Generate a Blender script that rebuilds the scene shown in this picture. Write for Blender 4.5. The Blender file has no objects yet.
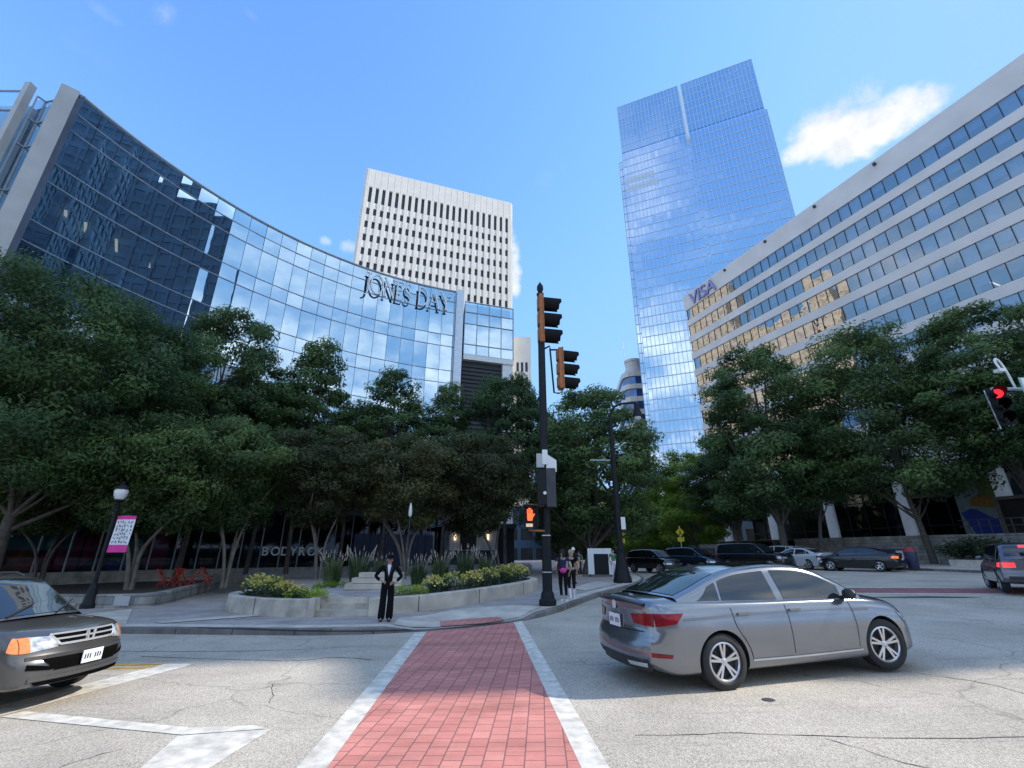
import bpy, bmesh, math, random
from mathutils import Vector, Matrix, noise as mnoise
R = math.radians
rnd = random.Random(7)
scene = bpy.context.scene
COL = scene.collection

# ------------------------------------------------------------------ camera
FPX = 460.0
TH = math.atan(171 / FPX)
HC = 1.65
cth, sth = math.cos(TH), math.sin(TH)
cd = bpy.data.cameras.new('camera')
cd.sensor_width = 36
cd.lens = FPX / 1024 * 36
cd.clip_end = 9000
cd.clip_start = .05
cam = bpy.data.objects.new('camera', cd)
COL.objects.link(cam)
cam.location = (0, 0, HC)
cam.rotation_euler = (R(90) + TH, 0, 0)
scene.camera = cam
scene.view_settings.view_transform = 'Standard'
scene.view_settings.look = 'None'
scene.view_settings.exposure = 0


def at(px, py, Y):
    """place seen in the photograph at forward distance Y (metres)"""
    v = 384 - py
    a, f, u = px - 512, FPX * cth - v * sth, FPX * sth + v * cth
    t = Y / f
    return Vector((a * t, Y, HC + u * t))


def G(x, y):
    """street level: a gentle cross slope and rise"""
    return .02 * max(-25, min(30, x)) + .012 * max(0, min(60, y) - 14)


# ------------------------------------------------------------------ materials
MATS = {}


def N(nt, typ, **kw):
    n = nt.nodes.new(typ)
    for k, v in kw.items():
        if k.startswith('i_'):
            n.inputs[k[2:].replace('_', ' ')].default_value = v
        else:
            setattr(n, k, v)
    return n


def newmat(name):
    m = bpy.data.materials.new(name)
    m.use_nodes = True
    nt = m.node_tree
    b = nt.nodes['Principled BSDF']
    MATS[name] = m
    return m, nt, b


def c4(c):
    return (c[0], c[1], c[2], 1)


def mat(name, col, rough=.6, metal=0, spec=.5, var=.12, scale=3.0, bump=0, bscale=40, coat=0, emit=None, es=0, detail=6):
    m, nt, b = newmat(name)
    b.inputs['Roughness'].default_value = rough
    b.inputs['Metallic'].default_value = metal
    b.inputs['Specular IOR Level'].default_value = spec
    b.inputs['Coat Weight'].default_value = coat
    b.inputs['Coat Roughness'].default_value = .05
    tc = N(nt, 'ShaderNodeTexCoord')
    if var:
        nz = N(nt, 'ShaderNodeTexNoise', i_Scale=scale, i_Detail=detail)
        nt.links.new(tc.outputs['Object'], nz.inputs['Vector'])
        mr = N(nt, 'ShaderNodeMapRange')
        mr.inputs['From Min'].default_value = .3
        mr.inputs['From Max'].default_value = .7
        mr.inputs['To Min'].default_value = 1 - var
        mr.inputs['To Max'].default_value = 1 + var
        nt.links.new(nz.outputs['Fac'], mr.inputs['Value'])
        vm = N(nt, 'ShaderNodeVectorMath', operation='SCALE')
        vm.inputs[0].default_value = col
        nt.links.new(mr.outputs['Result'], vm.inputs['Scale'])
        nt.links.new(vm.outputs['Vector'], b.inputs['Base Color'])
    else:
        b.inputs['Base Color'].default_value = c4(col)
    if bump:
        bz = N(nt, 'ShaderNodeTexNoise', i_Scale=bscale, i_Detail=4)
        nt.links.new(tc.outputs['Object'], bz.inputs['Vector'])
        bp = N(nt, 'ShaderNodeBump', i_Strength=bump, i_Distance=.02)
        nt.links.new(bz.outputs['Fac'], bp.inputs['Height'])
        nt.links.new(bp.outputs['Normal'], b.inputs['Normal'])
    if emit:
        b.inputs['Emission Color'].default_value = c4(emit)
        b.inputs['Emission Strength'].default_value = es
    return m


def glassmat(name, tint, refl=.5, rtint=(.9, .95, 1), rough=.02, wob=0, wscale=.5):
    """architectural glazing: mirror part by viewing angle, the rest see-through and tinted"""
    m, nt, b = newmat(name)
    out = nt.nodes['Material Output']
    nt.nodes.remove(b)
    gl = N(nt, 'ShaderNodeBsdfGlossy', i_Roughness=rough, i_Color=c4(rtint))
    tr = N(nt, 'ShaderNodeBsdfTransparent', i_Color=c4(tint))
    fr = N(nt, 'ShaderNodeLayerWeight', i_Blend=.35)
    ma = N(nt, 'ShaderNodeMapRange')
    ma.inputs['To Min'].default_value = refl
    ma.inputs['To Max'].default_value = 1
    nt.links.new(fr.outputs['Fresnel'], ma.inputs['Value'])
    mx = N(nt, 'ShaderNodeMixShader')
    nt.links.new(ma.outputs['Result'], mx.inputs['Fac'])
    nt.links.new(tr.outputs[0], mx.inputs[1])
    nt.links.new(gl.outputs[0], mx.inputs[2])
    nt.links.new(mx.outputs[0], out.inputs['Surface'])
    if wob:
        tc = N(nt, 'ShaderNodeTexCoord')
        nz = N(nt, 'ShaderNodeTexNoise', i_Scale=wscale, i_Detail=2)
        nt.links.new(tc.outputs['Object'], nz.inputs['Vector'])
        bp = N(nt, 'ShaderNodeBump', i_Strength=wob, i_Distance=.1)
        nt.links.new(nz.outputs['Fac'], bp.inputs['Height'])
        nt.links.new(bp.outputs['Normal'], gl.inputs['Normal'])
    return m


# ------------------------------------------------------------------ mesh builder
class MB:
    def __init__(s):
        s.v = []
        s.f = []
        s.m = []
        s.cur = 0

    def face(s, pts, m=None):
        n = len(s.v)
        s.v += [tuple(p) for p in pts]
        s.f.append(tuple(range(n, n + len(pts))))
        s.m.append(s.cur if m is None else m)

    def grid(s, P, m=None, flip=False, closeu=False):
        """P[i][j] points"""
        n0 = len(s.v)
        nu, nv = len(P), len(P[0])
        for r in P:
            s.v += [tuple(p) for p in r]
        for i in range(nu if closeu else nu - 1):
            for j in range(nv - 1):
                a, b = n0 + i * nv + j, n0 + ((i + 1) % nu) * nv + j
                q = (a, b, b + 1, a + 1)
                s.f.append(q[::-1] if flip else q)
                s.m.append(s.cur if m is None else m)

    def hexa(s, P, m=None):
        """8 corners: 4 bottom (ccw seen from above), 4 top"""
        n = len(s.v)
        s.v += [tuple(p) for p in P]
        for q in ((3, 2, 1, 0), (4, 5, 6, 7), (0, 1, 5, 4), (1, 2, 6, 5), (2, 3, 7, 6), (3, 0, 4, 7)):
            s.f.append(tuple(n + k for k in q))
            s.m.append(s.cur if m is None else m)

    def box(s, x0, x1, y0, y1, z0, z1, m=None, T=None):
        P = [(x0, y0, z0), (x1, y0, z0), (x1, y1, z0), (x0, y1, z0), (x0, y0, z1), (x1, y0, z1), (x1, y1, z1), (x0, y1, z1)]
        if T is not None:
            P = [T @ Vector(p) for p in P]
        s.hexa(P, m)

    def bar(s, a, b, w, h, m=None, up=(0, 0, 1)):
        """rectangular bar from a to b"""
        a, b = Vector(a), Vector(b)
        d = (b - a).normalized()
        u = Vector(up)
        if abs(d.dot(u)) > .98:
            u = Vector((0, 1, 0))
        sx = d.cross(u).normalized() * (w / 2)
        sy = sx.cross(d).normalized() * (h / 2)
        s.hexa([a - sx - sy, a + sx - sy, b + sx - sy, b - sx - sy, a - sx + sy, a + sx + sy, b + sx + sy, b - sx + sy], m)

    def tube(s, pts, rad, n=8, m=None, cap=True):
        pts = [Vector(p) for p in pts]
        if not hasattr(rad, '__len__'):
            rad = [rad] * len(pts)
        rings = []
        ref = None
        for i, p in enumerate(pts):
            d = (pts[min(i + 1, len(pts) - 1)] - pts[max(i - 1, 0)]).normalized()
            if ref is None:
                ref = d.orthogonal().normalized()
            x = (ref - d * ref.dot(d))
            x = x.normalized() if x.length > 1e-6 else d.orthogonal().normalized()
            ref = x
            y = d.cross(x)
            rings.append([p + (x * math.cos(6.28318 * k / n) + y * math.sin(6.28318 * k / n)) * rad[i] for k in range(n)])
        n0 = len(s.v)
        for r in rings:
            s.v += [tuple(q) for q in r]
        mm = s.cur if m is None else m
        for i in range(len(rings) - 1):
            for k in range(n):
                a = n0 + i * n + k
                b = n0 + i * n + (k + 1) % n
                s.f.append((a, b, b + n, a + n))
                s.m.append(mm)
        if cap:
            s.f.append(tuple(n0 + k for k in range(n))[::-1])
            s.m.append(mm)
            e = n0 + (len(rings) - 1) * n
            s.f.append(tuple(e + k for k in range(n)))
            s.m.append(mm)

    def lathe(s, prof, n=20, m=None, axis='z', c=(0, 0, 0), T=None):
        """prof: (r, h)"""
        n0 = len(s.v)
        mm = s.cur if m is None else m
        for r, h in prof:
            for k in range(n):
                a = 6.283185 * k / n
                p = Vector((r * math.cos(a), r * math.sin(a), h))
                if axis == 'y':
                    p = Vector((p.x, p.z, -p.y))
                elif axis == 'x':
                    p = Vector((p.z, p.x, p.y))
                p = p + Vector(c)
                if T is not None:
                    p = T @ p
                s.v.append(tuple(p))
        for i in range(len(prof) - 1):
            for k in range(n):
                a = n0 + i * n + k
                b = n0 + i * n + (k + 1) % n
                s.f.append((a, b, b + n, a + n))
                s.m.append(mm)
        s.f.append(tuple(n0 + k for k in range(n))[::-1])
        s.m.append(mm)
        e = n0 + (len(prof) - 1) * n
        s.f.append(tuple(e + k for k in range(n)))
        s.m.append(mm)

    def prism(s, poly, z0, z1, m=None, zf=None):
        """poly in xy; z0/z1 numbers"""
        n = len(poly)
        n0 = len(s.v)
        mm = s.cur if m is None else m
        s.v += [(p[0], p[1], z0 + (zf(*p[:2]) if zf else 0)) for p in poly]
        s.v += [(p[0], p[1], z1 + (zf(*p[:2]) if zf else 0)) for p in poly]
        s.f.append(tuple(range(n0, n0 + n))[::-1])
        s.f.append(tuple(range(n0 + n, n0 + 2 * n)))
        s.m += [mm, mm]
        for k in range(n):
            s.f.append((n0 + k, n0 + (k + 1) % n, n0 + n + (k + 1) % n, n0 + n + k))
            s.m.append(mm)

    def mesh(s, name, mats, smooth=None, off=None, weld=False):
        me = bpy.data.meshes.new(name)
        vs = s.v if off is None else [(p[0] - off[0], p[1] - off[1], p[2] - off[2]) for p in s.v]
        me.from_pydata(vs, [], s.f)
        for m in (mats if isinstance(mats, (list, tuple)) else [mats]):
            me.materials.append(m)
        me.polygons.foreach_set('material_index', s.m)
        if weld:
            bm = bmesh.new()
            bm.from_mesh(me)
            bmesh.ops.remove_doubles(bm, verts=bm.verts, dist=weld if weld is not True else 1e-4)
            bmesh.ops.recalc_face_normals(bm, faces=bm.faces)
            bm.to_mesh(me)
            bm.free()
        if smooth:
            me.polygons.foreach_set('use_smooth', [True] * len(me.polygons))
            me.set_sharp_from_angle(angle=R(smooth))
        me.update()
        return me


def link(name, data, parent=None):
    o = bpy.data.objects.new(name, data)
    COL.objects.link(o)
    o.parent = parent
    return o


def tag(o, label=None, cat=None, group=None, kind=None):
    if label:
        o['label'] = label
    if cat:
        o['category'] = cat
    if group:
        o['group'] = group
    if kind:
        o['kind'] = kind
    return o


def thing(name, label, cat, loc=(0, 0, 0), rz=0, group=None):
    o = link(name, None)
    o.location = loc
    o.rotation_euler = (0, 0, rz)
    o.empty_display_size = .2
    return tag(o, label, cat, group)


def part(name, mb, mats, parent, smooth=None, world=False, weld=False, label=None):
    off = tuple(parent.location) if world and parent else None
    o = link(name, mb.mesh(name, mats, smooth, off, weld), parent)
    if label:
        o['label'] = label
    return o


def single(name, mb, mats, label, cat, group=None, smooth=None, weld=False):
    return tag(link(name, mb.mesh(name, mats, smooth, None, weld)), label, cat, group)


def struct(name, mb, mats, smooth=None):
    return tag(link(name, mb.mesh(name, mats, smooth)), kind='structure')


KIDS = {}


def dup(root, loc, rz=0, label=None, group=None, scale=None):
    def cp(o, par):
        c = o.copy()
        COL.objects.link(c)
        c.parent = par
        for ch in o.children:
            cp(ch, c)
        return c
    r = cp(root, None)
    r.location = loc
    r.rotation_euler = (0, 0, rz)
    if scale is not None:
        r.scale = scale
    if label:
        r['label'] = label
    if group:
        r['group'] = group
    return r


def cr(pts, n):
    """Catmull-Rom resample of a list of tuples; n points per span"""
    out = []
    P = [Vector(p) for p in pts]
    for i in range(len(P) - 1):
        p0 = P[i - 1] if i else P[0] * 2 - P[1]
        p1, p2 = P[i], P[i + 1]
        p3 = P[i + 2] if i + 2 < len(P) else P[-1] * 2 - P[-2]
        for k in range(n):
            t = k / n
            out.append(.5 * ((2 * p1) + (p2 - p0) * t + (2 * p0 - 5 * p1 + 4 * p2 - p3) * t * t + (3 * p1 - p0 - 3 * p2 + p3) * t ** 3))
    out.append(P[-1])
    return out


def interp(tab, x):
    """smooth-ish (monotone) interpolation of a table of (x, y)"""
    if x <= tab[0][0]:
        return tab[0][1]
    for i in range(len(tab) - 1):
        x0, y0 = tab[i]
        x1, y1 = tab[i + 1]
        if x <= x1:
            h = x1 - x0
            t = (x - x0) / h
            d = (y1 - y0) / h

            def slope(j):
                if j <= 0 or j >= len(tab) - 1:
                    return (tab[1][1] - tab[0][1]) / (tab[1][0] - tab[0][0]) if j <= 0 else (tab[-1][1] - tab[-2][1]) / (tab[-1][0] - tab[-2][0])
                a = (tab[j][1] - tab[j - 1][1]) / (tab[j][0] - tab[j - 1][0])
                b = (tab[j + 1][1] - tab[j][1]) / (tab[j + 1][0] - tab[j][0])
                return 0 if a * b <= 0 else 2 * a * b / (a + b)
            m0, m1 = slope(i), slope(i + 1)
            return (2 * t ** 3 - 3 * t * t + 1) * y0 + (t ** 3 - 2 * t * t + t) * h * m0 + (-2 * t ** 3 + 3 * t * t) * y1 + (t ** 3 - t * t) * h * m1
    return tab[-1][1]


def sheet(poly, dz, zf=G, step=None, extra=()):
    """flat polygon laid on the street surface, cut so that it follows the slope"""
    bm = bmesh.new()
    vs = [bm.verts.new((p[0], p[1], 0)) for p in poly]
    bm.faces.new(vs)
    bmesh.ops.triangulate(bm, faces=bm.faces[:])
    xs = [p[0] for p in poly]
    ys = [p[1] for p in poly]
    cuts = [((0, 14, 0), (0, 1, 0)), ((0, 60, 0), (0, 1, 0)), ((30, 0, 0), (1, 0, 0)), ((-25, 0, 0), (1, 0, 0))]
    if step:
        x = math.ceil(min(xs) / step) * step
        while x < max(xs):
            cuts.append(((x, 0, 0), (1, 0, 0)))
            x += step
        y = math.ceil(min(ys) / step) * step
        while y < max(ys):
            cuts.append(((0, y, 0), (0, 1, 0)))
            y += step
    cuts += list(extra)
    for co, no in cuts:
        bmesh.ops.bisect_plane(bm, geom=bm.verts[:] + bm.edges[:] + bm.faces[:], plane_co=co, plane_no=no, dist=1e-5)
    bmesh.ops.recalc_face_normals(bm, faces=bm.faces[:])
    mb = MB()
    for f in bm.faces:
        pts = [(v.co.x, v.co.y, zf(v.co.x, v.co.y) + dz) for v in f.verts]
        if f.normal.z < 0:
            pts = pts[::-1]
        mb.face(pts)
    bm.free()
    return mb


def extend(mb, other):
    n = len(mb.v)
    mb.v += other.v
    mb.f += [tuple(k + n for k in f) for f in other.f]
    mb.m += other.m
    return mb


def textmesh(name, body, size, depth, mats, parent=None, M=None, bold=0, spacing=1.0):
    cu = bpy.data.curves.new(name, 'FONT')
    cu.body = body
    cu.size = size
    cu.extrude = depth
    cu.offset = bold
    cu.space_character = spacing
    cu.align_x = 'LEFT'
    tmp = bpy.data.objects.new('tmp', cu)
    COL.objects.link(tmp)
    dg = bpy.context.evaluated_depsgraph_get()
    me = bpy.data.meshes.new_from_object(tmp.evaluated_get(dg))
    bpy.data.objects.remove(tmp)
    bpy.data.curves.remove(cu)
    me.materials.clear()
    for m in (mats if isinstance(mats, (list, tuple)) else [mats]):
        me.materials.append(m)
    if isinstance(mats, (list, tuple)) and len(mats) > 1:
        for p in me.polygons:
            p.material_index = 0 if p.normal.z > .5 else 1
    if M is not None:
        me.transform(M)
    return link(name, me, parent)
# ------------------------------------------------------------------ material set
def asphalt():
    m, nt, b = newmat('asphalt')
    tc = N(nt, 'ShaderNodeTexCoord')
    L = nt.links.new
    b.inputs['Roughness'].default_value = .85
    b.inputs['Specular IOR Level'].default_value = .3
    sp = N(nt, 'ShaderNodeTexVoronoi', i_Scale=70)
    L(tc.outputs['Object'], sp.inputs['Vector'])
    r1 = N(nt, 'ShaderNodeValToRGB')
    e = r1.color_ramp.elements
    e[0].position, e[0].color = .0, (.31, .275, .225, 1)
    e[1].position, e[1].color = 1, (.70, .615, .50, 1)
    x = e.new(.45)
    x.color = (.51, .445, .36, 1)
    L(sp.outputs['Color'], r1.inputs['Fac'])
    big = N(nt, 'ShaderNodeTexNoise', i_Scale=.45, i_Detail=8, i_Roughness=.6)
    L(tc.outputs['Object'], big.inputs['Vector'])
    mr = N(nt, 'ShaderNodeMapRange')
    mr.inputs['From Min'].default_value = .3
    mr.inputs['From Max'].default_value = .7
    mr.inputs['To Min'].default_value = .72
    mr.inputs['To Max'].default_value = 1.12
    L(big.outputs['Fac'], mr.inputs['Value'])
    # dark streaks worn along the wheel paths
    mp = N(nt, 'ShaderNodeMapping')
    mp.inputs['Scale'].default_value = (.5, 7, 1)
    mp.inputs['Rotation'].default_value = (0, 0, R(-4))
    L(tc.outputs['Object'], mp.inputs['Vector'])
    st = N(nt, 'ShaderNodeTexNoise', i_Scale=1.0, i_Detail=7, i_Roughness=.7)
    L(mp.outputs['Vector'], st.inputs['Vector'])
    m2 = N(nt, 'ShaderNodeMapRange')
    m2.inputs['From Min'].default_value = .56
    m2.inputs['From Max'].default_value = .74
    m2.inputs['To Min'].default_value = 1
    m2.inputs['To Max'].default_value = .70
    L(st.outputs['Fac'], m2.inputs['Value'])
    mu = N(nt, 'ShaderNodeMath', operation='MULTIPLY')
    L(mr.outputs[0], mu.inputs[0])
    L(m2.outputs[0], mu.inputs[1])
    # fine cracks
    wn = N(nt, 'ShaderNodeTexNoise', i_Scale=1.2, i_Detail=4)
    L(tc.outputs['Object'], wn.inputs['Vector'])
    va = N(nt, 'ShaderNodeVectorMath', operation='ADD')
    L(tc.outputs['Object'], va.inputs[0])
    L(wn.outputs['Color'], va.inputs[1])
    ck = N(nt, 'ShaderNodeTexVoronoi', feature='DISTANCE_TO_EDGE', i_Scale=.2)
    L(va.outputs[0], ck.inputs['Vector'])
    m3 = N(nt, 'ShaderNodeMapRange')
    m3.inputs['From Min'].default_value = .0
    m3.inputs['From Max'].default_value = .006
    m3.inputs['To Min'].default_value = .68
    m3.inputs['To Max'].default_value = 1
    L(ck.outputs['Distance'], m3.inputs['Value'])
    mu2 = N(nt, 'ShaderNodeMath', operation='MULTIPLY')
    L(mu.outputs[0], mu2.inputs[0])
    L(m3.outputs[0], mu2.inputs[1])
    sc = N(nt, 'ShaderNodeVectorMath', operation='SCALE')
    L(r1.outputs['Color'], sc.inputs[0])
    L(mu2.outputs[0], sc.inputs['Scale'])
    L(sc.outputs[0], b.inputs['Base Color'])
    bp = N(nt, 'ShaderNodeBump', i_Strength=.5, i_Distance=.01)
    L(sp.outputs['Distance'], bp.inputs['Height'])
    L(bp.outputs['Normal'], b.inputs['Normal'])
    return m


def brickmat(name, c1, c2, mortar, bw, rh, rot=0, ms=.02, rough=.8, scale=1, dirt=.25, wall=False):
    m, nt, b = newmat(name)
    L = nt.links.new
    tc = N(nt, 'ShaderNodeTexCoord')
    mp = N(nt, 'ShaderNodeMapping')
    mp.inputs['Rotation'].default_value = (0, 0, rot)
    if wall:
        sp_ = N(nt, 'ShaderNodeSeparateXYZ')
        L(tc.outputs['Object'], sp_.inputs[0])
        ad = N(nt, 'ShaderNodeMath', operation='SUBTRACT')
        L(sp_.outputs[0], ad.inputs[0])
        L(sp_.outputs[1], ad.inputs[1])
        cm = N(nt, 'ShaderNodeCombineXYZ')
        L(ad.outputs[0], cm.inputs[0])
        L(sp_.outputs[2], cm.inputs[1])
        L(cm.outputs[0], mp.inputs['Vector'])
    else:
        L(tc.outputs['Object'], mp.inputs['Vector'])
    br = N(nt, 'ShaderNodeTexBrick', i_Scale=scale)
    br.inputs['Color1'].default_value = c4(c1)
    br.inputs['Color2'].default_value = c4(c2)
    br.inputs['Mortar'].default_value = c4(mortar)
    br.inputs['Mortar Size'].default_value = ms
    br.inputs['Mortar Smooth'].default_value = .3
    br.inputs['Brick Width'].default_value = bw
    br.inputs['Row Height'].default_value = rh
    L(mp.outputs['Vector'], br.inputs['Vector'])
    nz = N(nt, 'ShaderNodeTexNoise', i_Scale=1.3, i_Detail=9, i_Roughness=.65)
    L(tc.outputs['Object'], nz.inputs['Vector'])
    mr = N(nt, 'ShaderNodeMapRange')
    mr.inputs['From Min'].default_value = .3
    mr.inputs['From Max'].default_value = .7
    mr.inputs['To Min'].default_value = 1 - dirt
    mr.inputs['To Max'].default_value = 1 + dirt * .6
    L(nz.outputs['Fac'], mr.inputs['Value'])
    fn = N(nt, 'ShaderNodeTexNoise', i_Scale=90, i_Detail=2)
    L(tc.outputs['Object'], fn.inputs['Vector'])
    m2 = N(nt, 'ShaderNodeMapRange')
    m2.inputs['To Min'].default_value = .75
    m2.inputs['To Max'].default_value = 1.25
    L(fn.outputs['Fac'], m2.inputs['Value'])
    mpd = N(nt, 'ShaderNodeMapping')
    mpd.inputs['Scale'].default_value = (.25, 1.5, 1)
    L(tc.outputs['Object'], mpd.inputs['Vector'])
    dn = N(nt, 'ShaderNodeTexNoise', i_Scale=1.0, i_Detail=6, i_Roughness=.6)
    L(mpd.outputs['Vector'], dn.inputs['Vector'])
    dm = N(nt, 'ShaderNodeMapRange')
    dm.inputs['From Min'].default_value = .48
    dm.inputs['From Max'].default_value = .72
    dm.inputs['To Min'].default_value = 1
    dm.inputs['To Max'].default_value = .62
    L(dn.outputs['Fac'], dm.inputs['Value'])
    mu0 = N(nt, 'ShaderNodeMath', operation='MULTIPLY')
    L(mr.outputs[0], mu0.inputs[0])
    L(dm.outputs[0], mu0.inputs[1])
    mu = N(nt, 'ShaderNodeMath', operation='MULTIPLY')
    L(mu0.outputs[0], mu.inputs[0])
    L(m2.outputs[0], mu.inputs[1])
    sc = N(nt, 'ShaderNodeVectorMath', operation='SCALE')
    L(br.outputs['Color'], sc.inputs[0])
    L(mu.outputs[0], sc.inputs['Scale'])
    L(sc.outputs[0], b.inputs['Base Color'])
    b.inputs['Roughness'].default_value = rough
    bp = N(nt, 'ShaderNodeBump', i_Strength=.4, i_Distance=.006)
    iv = N(nt, 'ShaderNodeMath', operation='SUBTRACT')
    iv.inputs[0].default_value = 1
    L(br.outputs['Fac'], iv.inputs[1])
    L(iv.outputs[0], bp.inputs['Height'])
    L(bp.outputs['Normal'], b.inputs['Normal'])
    return m


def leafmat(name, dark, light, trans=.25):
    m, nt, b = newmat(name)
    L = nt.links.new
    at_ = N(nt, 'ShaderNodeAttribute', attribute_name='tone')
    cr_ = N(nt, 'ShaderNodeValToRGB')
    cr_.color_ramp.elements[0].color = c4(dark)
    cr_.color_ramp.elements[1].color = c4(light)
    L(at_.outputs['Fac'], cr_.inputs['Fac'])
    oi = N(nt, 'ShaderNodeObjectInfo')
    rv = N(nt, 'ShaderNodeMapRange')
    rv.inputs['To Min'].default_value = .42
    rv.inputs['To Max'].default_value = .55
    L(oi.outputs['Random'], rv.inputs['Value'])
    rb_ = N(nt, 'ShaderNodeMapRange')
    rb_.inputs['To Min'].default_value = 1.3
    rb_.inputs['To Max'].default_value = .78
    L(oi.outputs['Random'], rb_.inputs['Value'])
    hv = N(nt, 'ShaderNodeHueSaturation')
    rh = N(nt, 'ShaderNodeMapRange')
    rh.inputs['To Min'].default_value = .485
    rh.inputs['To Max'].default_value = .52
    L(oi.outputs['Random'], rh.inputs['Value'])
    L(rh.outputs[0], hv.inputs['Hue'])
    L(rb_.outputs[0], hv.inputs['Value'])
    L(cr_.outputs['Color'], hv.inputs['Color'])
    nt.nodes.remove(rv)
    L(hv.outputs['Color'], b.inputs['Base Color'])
    b.inputs['Roughness'].default_value = .5
    b.inputs['Specular IOR Level'].default_value = .35
    tl = N(nt, 'ShaderNodeBsdfTranslucent')
    L(hv.outputs['Color'], tl.inputs['Color'])
    mx = N(nt, 'ShaderNodeMixShader', i_Fac=trans)
    L(b.outputs[0], mx.inputs[1])
    L(tl.outputs[0], mx.inputs[2])
    L(mx.outputs[0], nt.nodes['Material Output'].inputs['Surface'])
    return m


M_asph = asphalt()
M_ground = mat('earth', (.22, .22, .22), .9, var=.2, scale=.3)
M_brick = brickmat('red_brick_paving', (.62, .225, .18), (.70, .28, .225), (.28, .13, .115), .20, .178, rot=R(90 + 3.4), ms=.008, dirt=.22)
M_pave = brickmat('plaza_paving', (.40, .345, .31), (.45, .39, .35), (.29, .25, .23), .24, .12, rot=R(35), ms=.006)
M_conc = mat('pale_concrete', (.55, .485, .40), .85, var=.22, scale=1.7, bump=.25, bscale=25, detail=10)
M_conc2 = mat('stained_concrete', (.47, .415, .34), .9, var=.35, scale=2.3, bump=.3, bscale=18, detail=12)
M_kerb = brickmat('granite_kerb', (.22, .20, .18), (.16, .15, .135), (.05, .05, .05), 1.9, 3.0, ms=.02, dirt=.55, wall=True)
M_white_paint = mat('worn_white_paint', (.66, .61, .52), .8, var=.26, scale=7, bump=.2, bscale=90, detail=12)
M_yellow_paint = mat('worn_yellow_paint', (.55, .33, .06), .7, var=.25, scale=6, detail=12)
M_darkasph = mat('tar', (.05, .05, .05), .6, var=.2)
M_soil = mat('mulch', (.06, .045, .035), .95, var=.4, scale=14, bump=.6, bscale=30)
M_stone = brickmat('ashlar_stone', (.36, .345, .31), (.26, .25, .23), (.15, .14, .13), .72, .26, ms=.016, dirt=.45, wall=True)
M_black = mat('black_metal', (.012, .013, .015), .55, 0, .25, var=.25, scale=8)
M_dkgrey = mat('dark_grey', (.05, .052, .056), .6, var=.2)
M_sigyel = mat('signal_orange', (.36, .125, .035), .55, var=.22, scale=6)
M_lens = mat('dark_lens', (.02, .015, .015), .2, var=0)
M_red_on = mat('lit_red_lens', (.6, .02, .02), .3, var=0, emit=(1, .03, .05), es=1.3)
M_hand_on = mat('lit_hand', (.7, .1, .02), .3, var=0, emit=(1, .13, .03), es=1.5)
M_white = mat('white_paint', (.78, .78, .76), .5, var=.06)
M_globe = mat('lamp_glass', (.72, .72, .7), .25, var=.1)
M_pink = mat('pink_cloth', (.75, .05, .32), .8, var=.1)
M_wcloth = mat('white_cloth', (.75, .75, .76), .8, var=.06)
M_redmetal = mat('red_metal', (.45, .03, .02), .45, var=.15)
M_cream = mat('white_precast', (.80, .75, .67), .8, var=.06, scale=.3)
M_beige = mat('beige_concrete', (.74, .71, .67), .8, var=.10, scale=.25, detail=10)
M_beige2 = mat('tan_precast', (.88, .70, .48), .8, var=.08, scale=.3)
M_pier = mat('grey_stone_pier', (.42, .43, .43), .6, var=.1, scale=.8)
M_alu = mat('aluminium', (.55, .58, .62), .35, .7, var=.08)
M_mullion = mat('pale_mullion', (.30, .36, .43), .5, .0, var=.1)
M_dmull = mat('dark_mullion', (.035, .05, .075), .6, 0, .1, var=.1)
M_int = mat('dark_interior', (.035, .04, .05), .8, var=.3, scale=.4)
M_intb = mat('blue_interior', (.05, .07, .11), .8, var=.3, scale=.5)
M_blind = mat('pale_blind', (.55, .58, .62), .8, var=.1)
M_col = mat('white_column', (.80, .77, .72), .6, var=.08)
M_tubelight = mat('strip_light', (.9, .8, .7), .5, var=0, emit=(1, .72, .45), es=1.8)
M_win = mat('dark_window', (.03, .028, .026), .25, spec=.5, var=.5, scale=.35)
M_winblue = mat('blue_window', (.07, .16, .36), .08, .6, spec=.9, var=.3, scale=.3)
M_louvre = mat('dark_louvre', (.035, .038, .042), .55, var=.2, scale=1)
M_navy = mat('navy_panel', (.02, .03, .075), .5, var=.2, scale=.8)
M_letter = mat('white_letter', (.8, .82, .84), .4, var=.04)
M_lettershade = mat('letter_side', (.05, .07, .11), .5, var=0)  # dark sides and backs carry the shadow seen behind the letters
M_visablue = mat('violet_letter', (.30, .30, .62), .4, var=.1)
M_sigr = mat('grey_letter', (.88, .89, .9), .5, var=.05)
G_jd = glassmat('curtain_glass', (.38, .58, .74), .62, (.70, .88, 1.0), .012, wob=.05, wscale=.35)
G_visa = glassmat('ribbon_glass', (.50, .58, .78), .30, (.9, .95, 1.0), .012, wob=.06, wscale=.7)
G_tower = glassmat('tower_glass', (.10, .2, .36), .74, (.74, .88, 1.0), .02, wob=.05, wscale=.2)
G_bay = glassmat('bay_glass', (.75, .88, .96), .30, (.8, .92, 1.0), .015, wob=.05, wscale=.35)
M_bayblue = mat('pale_bay_interior', (.34, .50, .60), .7, var=.2, scale=.4)
G_shop = glassmat('shop_glass', (.6, .62, .65), .05, (.28, .32, .38), .02)
M_bark = mat('grey_bark', (.10, .085, .07), .9, var=.35, scale=5, bump=.6, bscale=18)
M_bark2 = mat('pale_bark', (.17, .145, .115), .85, var=.3, scale=4, bump=.3, bscale=14)
L_dark = leafmat('dark_oak_leaf', (.034, .068, .022), (.155, .245, .075), .38)
L_mid = leafmat('myrtle_leaf', (.046, .080, .024), (.215, .30, .085), .38)
L_brown = leafmat('bronze_leaf', (.044, .052, .018), (.18, .185, .07), .38)
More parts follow.
